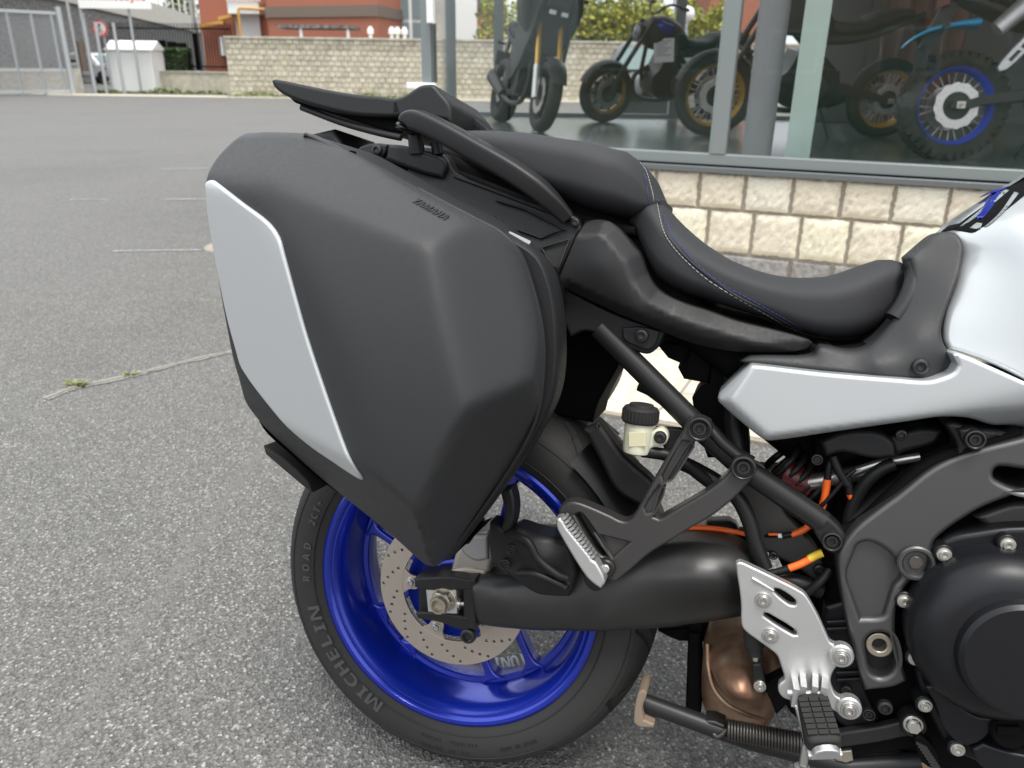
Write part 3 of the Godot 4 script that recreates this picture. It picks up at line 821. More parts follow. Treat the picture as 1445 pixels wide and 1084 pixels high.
	m = M.new(); bar(m, n0 + Vector3(0, e0.y + 0.7, 0) + side * 1.9, n1 + Vector3(0, e0.y + 0.7, 0) + side * 1.9, 4.2, 1.4); obj("coping", m, mats.coping, rw)
	m = M.new()
	for i in 20: bar(m, n0 - rd * i * 3.2 + Vector3(0, e0.y + 1.4, 0) + side * 0.3, n0 - rd * i * 3.2 + Vector3(0, e0.y + 3.6, 0) + side * 0.3, 0.12, 0.12)
	for h in [2.1, 2.8, 3.5]: bar(m, n0 + Vector3(0, e0.y + h, 0) + side * 0.3, n1 + Vector3(0, e0.y + h, 0) + side * 0.3, 0.05, 0.05)
	obj("guard_rail", m, mat(0.5, 0.5, 0.36, 0.6), rw)
	var bd := thing("boarded_door", "brown boarded doorway set in the dark rubble wall", "door")
	m = M.new(); rect(m, Vector3(-19.641, 1.899, -38.000), Vector3(-19.306, 0.673, -38.000), 0.1); obj("board", m, mats.brown, bd)
	for x in [Vector2(105, 106.5), Vector2(119, 121)]:
		m = M.new(); box(m, Vector3(-19.641, 1.899, -38.000) + Vector3(0.0 if x.x < 110 else 0.45, -1.5, 0), Vector3(-19.641, 1.899, -38.000) + Vector3(0.09 if x.x < 110 else 0.54, 0.05, 0.06)); obj("jamb", m, mat(0.07, 0.03, 0.02, 0.7), bd)
	# conifers beyond the railing
	for t in [[Vector3(-38.900, 4.478, -100.000), 0.9, 41], [Vector3(-37.825, 4.491, -100.000), 1.2, 42], [Vector3(-39.765, 4.768, -100.000), 0.7, 43]]:
		var b: Vector3 = t[0]; var s: float = t[1]
		var tr := thing("conifer", ["thin dark conifer beyond the raised road", "tallest dark conifer beyond the raised road", "smallest dark conifer beyond the raised road"][t[2] - 41], "tree", Vector3(b.x, 0, b.z))
		m = M.new(); pole(m, Vector3.ZERO, 7.0 + 6.0 * s, 0.12); obj("trunk", m, mats.brown, tr)
		m = leaves(M.new(), 1400, t[2], func(r): var h = r.randf(); var an = r.randf() * TAU; var rad = (1.0 - h) * 1.5 * (0.5 + 0.5 * r.randf()) + 0.05; return Vector3(cos(an) * rad, 5.0 + h * 9.0 * s, sin(an) * rad), 0.18, Color(0.015, 0.03, 0.02), Color(0.045, 0.07, 0.045))
		tag(obj("crown", m, mats.leaf, tr), "", "", "", "stuff")
	# parked pale car behind the gate posts
	var pc := thing("parked_car", "pale silver car half hidden behind the signboard posts", "car", Vector3(-22.055, 0.000, -43.618) + Vector3(0, 0, -1))
	car(pc, mat(0.55, 0.57, 0.6, 0.3, 0.3), -0.5)
	# lamp pole in front of the house
	m = M.new(); pole(m, Vector3(-14.514, 0.000, -38.745), 8.0, 0.09); tag(obj("utility_pole", m, mats.galv), "grey utility pole in front of the brick house", "pole")
	house()
	# weeds along the wall foot
	m = leaves(M.new(), 1500, 51, func(r): var x = r.randf_range(-15.5, -3.2); var cl = 0.5 + 0.5 * sin(x * 2.3) * sin(x * 0.9 + 1.0); return Vector3(x, r.randf_range(0.0, 0.22) * cl, (-28.7 if x > -9.9 else -31.0 + 0.0) + r.randf_range(-0.25, 0.25)), 0.07, Color(0.07, 0.12, 0.03), Color(0.2, 0.22, 0.07))
	tag(obj("weeds", m, mats.leaf), "weeds growing along the foot of the walls", "", "", "stuff")
	m = M.new(); box(m, Vector3(-16.5, 0.0, -29.1), Vector3(14, 0.03, -28.1)); struct("verge", m, mats.slab)
	# yellow-green shrubs behind the wall
	var k := 0
	for c in [[Vector3(0.155, 2.329, -33.000), 1.9, 1.4], [Vector3(2.869, 2.437, -33.000), 1.7, 1.5], [Vector3(4.223, 2.503, -33.000), 1.6, 1.4], [Vector3(5.451, 2.419, -33.000), 1.8, 1.2], [Vector3(6.943, 2.438, -33.000), 1.5, 1.0], [Vector3(1.556, 2.512, -34.000), 1.9, 1.8]]:
		var b: Vector3 = c[0]; var rx: float = c[1]; var ry: float = c[2]
		var sh := thing("golden_shrub", ["golden green shrub leftmost behind the block wall", "golden green shrub above the dark parked van", "golden green shrub above the roadster headlamp", "golden green shrub above the price sheet", "golden green shrub next to the round white lamp", "golden green shrub behind the dark touring motorcycle"][k], "shrub", Vector3(b.x, 0, b.z))
		m = M.new(); pole(m, Vector3.ZERO, b.y, 0.08); obj("stem", m, mats.brown, sh)
		m = leaves(M.new(), 2600, 70 + k, func(r): var d = Vector3(r.randf_range(-1, 1), r.randf_range(-1, 1), r.randf_range(-1, 1)); d = d.normalized() * pow(r.randf(), 0.4); return Vector3(d.x * rx, b.y + d.y * ry + 0.25 * sin(d.x * 7.0 + k) , d.z * 1.0), 0.11, Color(0.10, 0.14, 0.02), Color(0.42, 0.40, 0.05))
		tag(obj("foliage", m, mats.leaf, sh), "", "", "", "stuff"); k += 1
	# dark car seen through both panes of glass
	var dc := thing("dark_van", "dark grey van parked beyond the showroom seen through the glass", "van", Vector3(2.75, 0, -17.2))
	car(dc, mat(0.035, 0.04, 0.042, 0.3, 0.2), -1.93, 1.05)
	var gl := thing("globe_lamp", "round white globe lamp on a post beyond the showroom", "lamp")
	var lp := Vector3(5.300, 2.687, -27.000)
	m = M.new(); lathe(m, pr("0 -230 120 -200 200 -115 230 0 200 115 120 200 0 230"), at3(lp, Vector3.UP), 18); obj("globe", m, mats.white, gl)
	m = M.new(); pole(m, Vector3(lp.x, 0, lp.z), lp.y - 0.2, 0.05); obj("post", m, mats.galv, gl)
func car(p: Node3D, paint: Material, yaw: float, tall := 1.0) -> void:
	var b := M.new()
	var prof := PackedVector2Array([Vector2(-2.05, 0.35), Vector2(2.0, 0.3), Vector2(2.1, 0.62), Vector2(1.95, 0.86), Vector2(1.1, 0.98), Vector2(-1.95, 1.0), Vector2(-2.1, 0.7)])
	b.xf = Transform3D(Basis(Vector3.UP, yaw) , Vector3.ZERO).scaled(Vector3(1, tall, 1))
	slab(b, sm(prof, 4, 60), -0.85, 0.85, 0.12); obj("body", b, paint, p)
	var c := M.new(); c.xf = b.xf
	slab(c, sm(PackedVector2Array([Vector2(-1.9, 0.98), Vector2(1.05, 0.96), Vector2(0.35, 1.42), Vector2(-0.3, 1.5), Vector2(-1.5, 1.44)]), 4, 60), -0.72, 0.72, 0.16); obj("cabin", c, paint, p)
	var w := M.new(); w.xf = b.xf
	w.quadf(Vector3(1.03, 1.02, -0.62), Vector3(1.03, 1.02, 0.62), Vector3(0.45, 1.40, 0.54), Vector3(0.45, 1.40, -0.54), Vector3(1, 1, 0)); obj("windscreen", w, mat(0.10, 0.15, 0.145, 0.05), p)
	w = M.new(); w.xf = b.xf
	for s in [-1, 1]:
		w.quadf(Vector3(0.75, 1.04, 0.73 * s), Vector3(-1.5, 1.04, 0.73 * s), Vector3(-1.3, 1.38, 0.70 * s), Vector3(0.3, 1.38, 0.70 * s), Vector3(0, 0, s))
	obj("side_window", w, mat(0.02, 0.025, 0.025, 0.05), p)
	for s in [-1, 1]:
		var l := M.new(); l.xf = b.xf; box(l, Vector3(2.0, 0.66, s * 0.6 - 0.16), Vector3(2.09, 0.80, s * 0.6 + 0.16)); obj("headlight", l, mats.white, p)
		for x in [-1.3, 1.3]:
			var t := M.new(); t.xf = b.xf
			lathe(t, pr("0 -100 300 -100 320 -60 320 60 300 100 180 105 0 90"), at3(Vector3(x, 0.32, 0.78 * s)), 20); obj("wheel", t, mats.rubber, p)
		var mi := M.new(); mi.xf = b.xf; box(mi, Vector3(0.75, 0.98, s * 0.86 - 0.09), Vector3(0.9, 1.14, s * 0.86 + 0.09), 0.02); obj("mirror", mi, paint, p)
	var gr := M.new(); gr.xf = b.xf; box(gr, Vector3(2.05, 0.5, -0.5), Vector3(2.12, 0.62, 0.5)); obj("grille", gr, mats.dark, p)
func house() -> void:
	var h := thing("brick_house", "red brick house with brown bands behind the long block wall", "house")
	var a0 := Vector3(-13.584, 3.548, -37.000); var a1 := Vector3(-10.266, 3.589, -37.000); var c1 := Vector3(-5.413, 3.470, -34.500); var d1 := Vector3(-4.865, 3.620, -36.500); var w1 := Vector3(-3.707, 3.634, -36.500)
	var m := M.new(); box(m, Vector3(a0.x, 0, -45), Vector3(a1.x, 9, -37)); obj("wall", m, mats.brick, h)
	m = M.new(); slab(m, PackedVector2Array([Vector2(a1.x + 0.01, 35.5), Vector2(c1.x, 33.5), Vector2(d1.x, 36.5), Vector2(a1.x + 6, 46), Vector2(a1.x + 0.01, 46)]), 0, 9, 0)
	for i in m.v.size():
		m.v[i] = Vector3(m.v[i].x, m.v[i].z, -m.v[i].y); m.n[i] = Vector3(m.n[i].x, m.n[i].z, -m.n[i].y)
	obj("wall", m, mats.brick, h)
	m = M.new()
	var y0: float = (Vector3(-7.340, 2.835, -34.500)).y; var y1: float = (Vector3(-7.310, 3.244, -34.500)).y
	slab(m, PackedVector2Array([Vector2(a1.x - 0.05, 35.44), Vector2(c1.x + 0.03, 33.42), Vector2(d1.x + 0.06, 36.5), Vector2(a1.x + 4, 40)]), y0, y1, 0)
	for i in m.v.size():
		m.v[i] = Vector3(m.v[i].x, m.v[i].z, -m.v[i].y); m.n[i] = Vector3(m.n[i].x, m.n[i].z, -m.n[i].y)
	obj("brown_band", m, mats.brown, h)
	# white shuttered opening with a yellow gas pipe and balcony
	m = M.new(); rect(m, Vector3(-11.829, 3.073, -36.900), Vector3(-11.016, 1.919, -36.900), 0.12); var d := obj("door", m, mats.white, h)
	m = M.new(); rect(m, Vector3(-12.025, 3.068, -36.850), Vector3(-11.980, 1.906, -36.850), 0.12); obj("door_frame", m, mats.white, d)
	m = M.new(); rect(m, Vector3(-12.087, 3.456, -36.200), Vector3(-10.777, 3.018, -36.200), 0.9); obj("balcony", m, mats.white, h)
	m = M.new()
	var bl := Vector3(-12.040, 3.453, -36.150); var br := Vector3(-10.713, 3.470, -36.150)
	for i in 14: bar(m, bl.lerp(br, i / 13.0), bl.lerp(br, i / 13.0) + Vector3(0, 0.9, 0), 0.05, 0.05)
	bar(m, bl + Vector3(0, 0.9, 0), br + Vector3(0, 0.9, 0), 0.07, 0.07); obj("balustrade", m, mats.white, h)
	m = M.new(); tube(m, q3("-11595 2052 -36000 -11593 2702 -36000 -11584 3157 -36000 -11519 3211 -36000 -11108 3203 -36000 -10406 3171 -36000"), 0.06, 10); obj("gas_pipe", m, mats.ochre, h)
	for t in [[Vector3(-13.511, 2.543, -36.600), Vector3(-12.468, 2.693, -36.600)], [Vector3(-12.661, 2.828, -36.600), Vector3(-12.043, 2.971, -36.600)]]:
		m = M.new(); bar(m, t[0] - Vector3(0, 0, 0.1), t[1] - Vector3(0, 0, 0.1), 0.3, 0.13); obj("ledge", m, mats.ochre, h)
	m = M.new(); rect(m, Vector3(-12.819, 2.145, -36.800), Vector3(-12.608, 1.390, -36.800), 0.1); obj("meter_box", m, mats.white, h)
	m = M.new(); rect(m, Vector3(-12.514, 2.149, -36.800), Vector3(-12.562, 0.763, -36.800), 0.1); obj("downpipe", m, mats.white, h)
	# tall window at the right
	var wn := M.new(); box(wn, Vector3(d1.x, 0.3, -37), Vector3(w1.x + 2, 9, -36.5)); obj("bay", wn, mats.white, h)
	for X in [Vector2(567, 578), Vector2(582.5, 596)]:
		for Y in [Vector2(-30, 25.5), Vector2(31, 60)]:
			var lo: Vector3 = (Vector3(-4.887, 1.983, -36.400)) if X.x < 570 else (Vector3(-4.420, 1.989, -36.400))
			var hi: Vector3 = (Vector3(-4.555, 1.987, -36.400)) if X.x < 570 else (Vector3(-4.012, 1.994, -36.400))
			var yt: float = (Vector3(-4.409, 4.411, -36.400)).y if Y.x < 0 else (Vector3(-4.467, 2.783, -36.400)).y
			var yb: float = (Vector3(-4.462, 2.932, -36.400)).y if Y.x < 0 else 1.2
			var sh := M.new(); box(sh, Vector3(lo.x, yb, -36.46), Vector3(hi.x, yt, -36.44)); var pn := obj("window", sh, mat(0.16, 0.20, 0.205, 0.4), h)
			var sl := M.new()
			for i in 5: box(sl, Vector3(lerpf(lo.x, hi.x, i / 5.0) + 0.01, yb, -36.44), Vector3(lerpf(lo.x, hi.x, (i + 0.55) / 5.0), yt, -36.42))
			obj("shutter", sl, mat(0.20, 0.25, 0.25, 0.5), pn)
	# the brick block farther right seen through the glass
	m = M.new(); box(m, Vector3((Vector3(-3.900, 3.882, -40.000)).x, 0, -48), Vector3((Vector3(-0.582, 3.923, -40.000)).x, 9, -40)); obj("rear_wing", m, mats.brick, h)
	m = M.new(); box(m, Vector3((Vector3(-3.900, 3.882, -40.000)).x, (Vector3(-2.603, 3.545, -40.000)).y, -40.1), Vector3((Vector3(-0.582, 3.923, -40.000)).x, (Vector3(-2.596, 4.074, -40.000)).y, -39.9)); obj("brown_band", m, mats.brown, h)
	var h2 := thing("brick_outbuilding", "red brick building at the right end beyond the golden shrubs", "building")
	m = M.new(); box(m, Vector3((Vector3(7.981, 3.742, -36.000)).x, 0, -44), Vector3((Vector3(10.520, 3.773, -36.000)).x, 7, -36)); obj("wall", m, mats.brick, h2)
	m = M.new(); rect(m, Vector3(7.651, 2.757, -35.500), Vector3(8.782, 2.558, -35.500), 0.6); obj("white_sill", m, mats.white, h2)
	# flat canopy roof on a post
	var cn := thing("canopy", "flat grey canopy roof on a white post above the block wall", "canopy")
	m = M.new(); rect(m, Vector3(-8.819, 2.420, -31.500), Vector3(-6.028, 2.313, -31.500), 1.6); obj("roof", m, mats.rubble, cn)
	for X in [Vector3(-7.942, 2.379, -31.400), Vector3(-6.212, 2.353, -31.400)]:
		m = M.new(); pole(m, Vector3(X.x, 0, -31.6), X.y, 0.06); obj("post", m, mats.white, cn)

# ---------- showroom, in its own frame: x along the facade, z out of it ----------
const FZ := -3.98
var FB := Transform3D(Basis(Vector3.UP, deg_to_rad(-23.5)), Vector3.ZERO)
func fm() -> M:
	var m := M.new(); m.xf = FB; return m
func showroom() -> void:
	var s := thing("showroom", "glazed showroom on a wall of pale split-faced stone blocks", "building")
	var m := fm(); box(m, Vector3(-2.27, 0, FZ - 0.3), Vector3(6, 0.618, FZ - 0.004)); obj("base_wall", m, mats.mortar, s)
	# split-faced blocks
	var r := RandomNumberGenerator.new(); r.seed = 17
	var variants := []
	for k in 6:
		var b := M.new()
		var f: FastNoiseLite = FastNoiseLite.new(); f.seed = 100 + k; f.frequency = 9.0; f.fractal_octaves = 3
		var N := 14; var G := []
		for j in N + 1:
			var row := PackedVector3Array()
			for i in N + 1:
				var u := i / float(N) - 0.5; var v := j / float(N) - 0.5
				var e := maxf(absf(u), absf(v)) * 2.0
				var edge := 0.010 * pow(e, 8.0)
				var wob := Vector2(f.get_noise_2d(v * 3.0 + 9, u) * 0.03, f.get_noise_2d(u * 3.0, v + 5) * 0.03) * e
				row.append(Vector3(u + wob.x, v + wob.y, 0.017 - edge * 1.5 + 0.008 * f.get_noise_2d(u * 0.7, v * 0.7) + 0.007 * f.get_noise_2d(u * 2.2, v * 2.2)))
			G.append(row)
		grid(b, G, false)
		for side in 4:
			for i in N:
				var p0: Vector3; var p1: Vector3
				match side:
					0: p0 = G[0][i]; p1 = G[0][i + 1]
					1: p0 = G[N][i]; p1 = G[N][i + 1]
					2: p0 = G[i][0]; p1 = G[i + 1][0]
					3: p0 = G[i][N]; p1 = G[i + 1][N]
				var o: Vector3 = [Vector3.DOWN, Vector3.UP, Vector3.LEFT, Vector3.RIGHT][side]
				b.quadf(p0, p1, Vector3(p1.x, p1.y, -0.03), Vector3(p0.x, p0.y, -0.03), o)
		for tone in 3:
			var t: Color = [Color(1, 1, 1), Color(1.04, 1.0, 0.93), Color(0.93, 0.90, 0.86)][tone]
			for i in b.c.size(): b.c[i] = t
			variants.append(b.mesh(mats.block))
	for row in 2:
		var x := -2.27 + (0.06 if row else 0.0)
		var y0: float = [0.452, 0.240][row]; var y1: float = [0.612, 0.436][row]
		while x < 3.0:
			var w := 0.2185
			var o := inst("stone_block", variants[r.randi() % variants.size()], s)
			o.transform = FB * Transform3D(Basis.IDENTITY.scaled(Vector3(w - 0.016 - 0.006 * r.randf(), y1 - y0, 1.0)), Vector3(x + w / 2, (y0 + y1) / 2, FZ))
			x += w
	var X := -2.27
	while X < 3.0:
		var w := r.randf_range(0.18, 0.34)
		m = fm(); m.col = Color.WHITE * r.randf_range(0.7, 1.05)
		slab(m, sm(PackedVector2Array([Vector2(X + 0.006, 0.01), Vector2(X + w - 0.006, 0.012), Vector2(X + w - 0.008, 0.222), Vector2(X + 0.008, 0.224)]), 3, 20), FZ - 0.02, FZ + r.randf_range(0.008, 0.02), 0.008, [], null, false)
		obj("plinth_stone", m, mats.grey_stone, s)
		X += w
	# metal flashing and window frame
	m = fm(); slab(m, PackedVector2Array([Vector2(-2.3, 0.618), Vector2(6, 0.618), Vector2(6, 0.646), Vector2(-2.3, 0.646)]), FZ - 0.1, FZ + 0.035, 0.004); obj("flashing", m, mats.flash, s)
	m = fm(); box(m, Vector3(-2.3, 0.646, FZ - 0.1), Vector3(6, 0.654, FZ + 0.006)); obj("shadow_gap", m, mats.dark, s)
	m = fm(); slab(m, PackedVector2Array([Vector2(-2.28, 0.654), Vector2(6, 0.654), Vector2(6, 0.704), Vector2(-2.28, 0.704)]), FZ - 0.05, FZ + 0.012, 0.004); obj("bottom_rail", m, mats.rail_grey, s)
	for x in [-2.25, -0.668, 1.3, 3.2]:
		var w := 0.036 if x > -1 else 0.03
		m = fm(); slab(m, PackedVector2Array([Vector2(x - w, 0.7045), Vector2(x + w, 0.7045), Vector2(x + w, 3.4), Vector2(x - w, 3.4)]), FZ - 0.05, FZ + 0.016, 0.004); obj("mullion", m, mats.rail_grey, s)
		m = fm(); box(m, Vector3(x - w - 0.012, 0.705, FZ - 0.03), Vector3(x - w, 3.4, FZ - 0.018)); obj("gasket", m, mats.fin, s)
	# panes
	for e in [[-2.22, -1.785], [-1.775, -0.71], [-0.63, 1.26], [1.34, 3.16]]:
		m = fm(); box(m, Vector3(e[0], 0.7045, FZ - 0.03), Vector3(e[1], 3.4, FZ - 0.02)); obj("glass_pane", m, mats.glass, s)
	m = fm(); box(m, Vector3(-1.835, 0.704, FZ - 0.04), Vector3(-1.73, 0.742, FZ - 0.004), 0.008); obj("glass_clip", m, mats.white, s)
	# frosted fin behind the glass, concrete column
	m = fm(); box(m, Vector3(-0.375, 0.68, FZ - 0.16), Vector3(-0.262, 3.4, FZ - 0.145)); obj("glass_fin", m, mats.fin, s)
	m = M.new(); pole(m, FB * Vector3(-0.60, 0.55, FZ - 0.9), 2.8, 0.085); obj("column", m, mats.panel_grey, s)
	# floor, far glazing, right-hand interior
	m = M.new()
	var a := FB * Vector3(-2.25, 0, FZ - 0.06); var b := FB * Vector3(6, 0, FZ - 0.06)
	var foot := PackedVector2Array([Vector2(a.x, -a.z), Vector2(b.x, -b.z), Vector2(b.x + 1, 9.65), Vector2(-0.80, 9.65)])
	slab(m, foot, 0.0, 0.55, 0)
	for i in m.v.size(): m.v[i] = Vector3(m.v[i].x, m.v[i].z, -m.v[i].y); m.n[i] = Vector3(m.n[i].x, m.n[i].z, -m.n[i].y)
	obj("floor", m, mats.floor, s)
	m = M.new(); slab(m, foot, 3.4, 3.7, 0)
	for i in m.v.size(): m.v[i] = Vector3(m.v[i].x, m.v[i].z, -m.v[i].y); m.n[i] = Vector3(m.n[i].x, m.n[i].z, -m.n[i].y)
	obj("roof", m, mats.panel_grey, s)
	m = M.new(); box(m, Vector3(-0.78, 0.5, -9.67), Vector3(3.4, 0.595, -9.6)); obj("far_rail", m, mats.rail_grey, s)
	for x in [(Vector3(-0.203, 0.568, -9.600)).x, (Vector3(1.817, 1.346, -9.600)).x, -0.74]:
		m = M.new(); box(m, Vector3(x - 0.055, 0.595, -9.67), Vector3(x + 0.055, 3.4, -9.59)); obj("far_mullion", m, mats.rail_grey, s)
	m = M.new(); box(m, Vector3(-0.76, 0.595, -9.64), Vector3(3.3, 3.4, -9.63)); obj("far_pane", m, mats.glass, s)
	m = M.new(); bar(m, a + Vector3(0, 2.0, 0.0), Vector3(-0.76, 2.0, -9.58), 0.012, 2.79); obj("side_pane", m, mats.glass, s)
	m = M.new(); box(m, Vector3(3.3, 0.55, -9.64), Vector3(9, 3.4, -9.4)); obj("back_wall", m, mats.panel_grey, s)
	var x0 := 3.3
	for i in 8:
		m = M.new(); m.col = Color.WHITE * (1.8 + 0.2 * (i % 3)); box(m, Vector3(x0 + 0.01, 0.57, -9.4), Vector3(x0 + 0.52, 3.39, -9.38)); obj("wall_panel", m, mats.panel_grey, s); x0 += 0.53
	m = M.new(); box(m, Vector3(b.x, 0.55, -9.4), Vector3(b.x + 0.2, 3.4, b.z)); obj("end_wall", m, mats.panel_grey, s)
	# pinkish drape hanging behind the bikes
	var dr := thing("pink_drape", "dusty pink drape hanging in the showroom behind the gold-rimmed motorcycle", "drape")
	m = M.new(); var c0 := Vector3(3.633, 0.739, -8.600); var c1 := Vector3(4.471, 0.749, -8.600)
	var G2 := []
	for i in 30:
		var u := i / 29.0; var row := PackedVector3Array()
		for j in 8: row.append(Vector3(lerpf(c0.x, c1.x, u) + 0.03 * sin(j * 1.3 + u * 9), lerpf(0.62, 2.6, j / 7.0), c0.z + 0.05 * sin(u * 26 + j * 0.4) + 0.02 * sin(u * 61)))
		G2.append(row)
	grid(m, G2, false); obj("cloth", m, mat(0.22, 0.125, 0.115, 0.9), dr)
	# notice boxes on the corner post
	for e in [[-2.27, 0.978, 0.088, 0.017], [-2.204, 1.345, 0.02, 0.06]]:
		m = fm(); box(m, Vector3(e[0] - e[2], e[1] - e[3], FZ + 0.02), Vector3(e[0] + e[2], e[1] + e[3], FZ + 0.05), 0.006)
		tag(obj("junction_box", m, mats.white), "small white box fixed low on the showroom corner post" if e[3] < 0.03 else "narrow white box fixed high on the showroom corner post", "box")

# ---------- the bikes on show ----------
# local frame: x forward, y up, z to the bike's right; origin under the middle of the wheelbase
func spoked(parent: Node3D, called: String, c: Vector3, R: float, w: float, rim_mat: Material, knobby: bool, spokes: int, disc_r: float, cast: bool, spoke_mat: Material) -> void:
	var n := node(called, parent)
	var m := M.new()
	var k := w / 2
	lathe(m, PackedVector2Array([Vector2(R - 0.095, -k * 0.72), Vector2(R - 0.06, -k), Vector2(R - 0.025, -k * 0.92), Vector2(R - 0.004, -k * 0.5), Vector2(R, 0), Vector2(R - 0.004, k * 0.5), Vector2(R - 0.025, k * 0.92), Vector2(R - 0.06, k), Vector2(R - 0.095, k * 0.72), Vector2(R - 0.095, -k * 0.72)]), at3(c), 48, 60)
	if knobby:
		for i in 36:
			var a := TAU * i / 36
			for s in [-0.62, 0.0, 0.62]:
				var old := m.xf
				m.xf = Transform3D(Basis(Vector3.BACK, a + (0.09 if s == 0.0 else 0.0)), c)
				box(m, Vector3(R - 0.02, -0.018, s * k - 0.024), Vector3(R + 0.012 - absf(s) * 0.014, 0.018, s * k + 0.024))
				if s != 0.0: box(m, Vector3(R - 0.05, -0.016, s * k * 1.35 - 0.012), Vector3(R - 0.01, 0.016, s * k * 1.35 + 0.012))
				m.xf = old
	obj("tyre", m, mats.rubber, n)
	var rr := R - 0.088
	m = M.new(); lathe(m, PackedVector2Array([Vector2(rr + 0.006, -k * 0.74), Vector2(rr - 0.004, -k * 0.76), Vector2(rr - 0.012, -k * 0.55), Vector2(rr - 0.030, -k * 0.2), Vector2(rr - 0.030, k * 0.2), Vector2(rr - 0.012, k * 0.55), Vector2(rr - 0.004, k * 0.76), Vector2(rr + 0.006, k * 0.74)]), at3(c), 48, 50); obj("rim", m, rim_mat, n)
	m = M.new(); lathe(m, pr("0 -62 32 -60 34 -30 26 -26 26 26 34 30 32 60 0 62"), at3(c), 20); obj("hub", m, mats.black_metal, n)
	var sm_ := M.new()
	if cast: bar(sm_, Vector3(0.02, 0, 0), Vector3(rr - 0.01, 0, 0), 0.022, 0.03, Vector3.BACK)
	else: tube(sm_, PackedVector3Array([Vector3(0.03, 0, 0), Vector3(rr - 0.025, 0, 0)]), 0.0032, 6)
	var mesh := sm_.mesh(spoke_mat)
	for i in spokes:
		var a := TAU * i / spokes
		var o := inst("spoke", mesh, n)
		var skew: float = 0.0 if cast else [0.55, -0.55][i % 2]
		var zz: float = 0.0 if cast else [0.028, -0.028][(i / 2) % 2]
		var p0 := c + Vector3(cos(a + skew), sin(a + skew), 0) * 0.03 + Vector3(0, 0, zz)
		var p1 := c + Vector3(cos(a), sin(a), 0) * (rr - 0.02)
		var d := (p1 - p0).normalized()
		o.transform = Transform3D(Basis(d, Vector3.BACK.cross(d).normalized(), d.cross(Vector3.BACK.cross(d).normalized())), p0 - d * 0.03)
	if disc_r > 0:
		for s in [1.0, -1.0]:
			m = M.new()
			var o := PackedVector2Array()
			for i in 72: o.append(Vector2.RIGHT.rotated(TAU * i / 72) * (disc_r + 0.004 * sin(i * TAU / 72 * 12)))
			var hs := []
			for i in 24: hs.append(circle(Vector2.RIGHT.rotated(TAU * i / 24) * (disc_r - 0.014 - 0.012 * (i % 2)), 0.004, 6))
			hs.append(circle(Vector2.ZERO, disc_r * 0.62, 24))
			var old := m.xf; m.xf = Transform3D(Basis.IDENTITY, c)
			slab(m, o, s * 0.062 - 0.0025, s * 0.062 + 0.0025, 0.0, hs); m.xf = old
			var dn := obj("brake_disc", m, mats.steel, n)
			m = M.new(); lathe(m, PackedVector2Array([Vector2(0, 0.066 * s), Vector2(disc_r * 0.45, 0.066 * s), Vector2(disc_r * 0.68, 0.062 * s), Vector2(disc_r * 0.68, 0.058 * s)]), at3(c), 24); obj("disc_carrier", m, mats.black_metal, n)
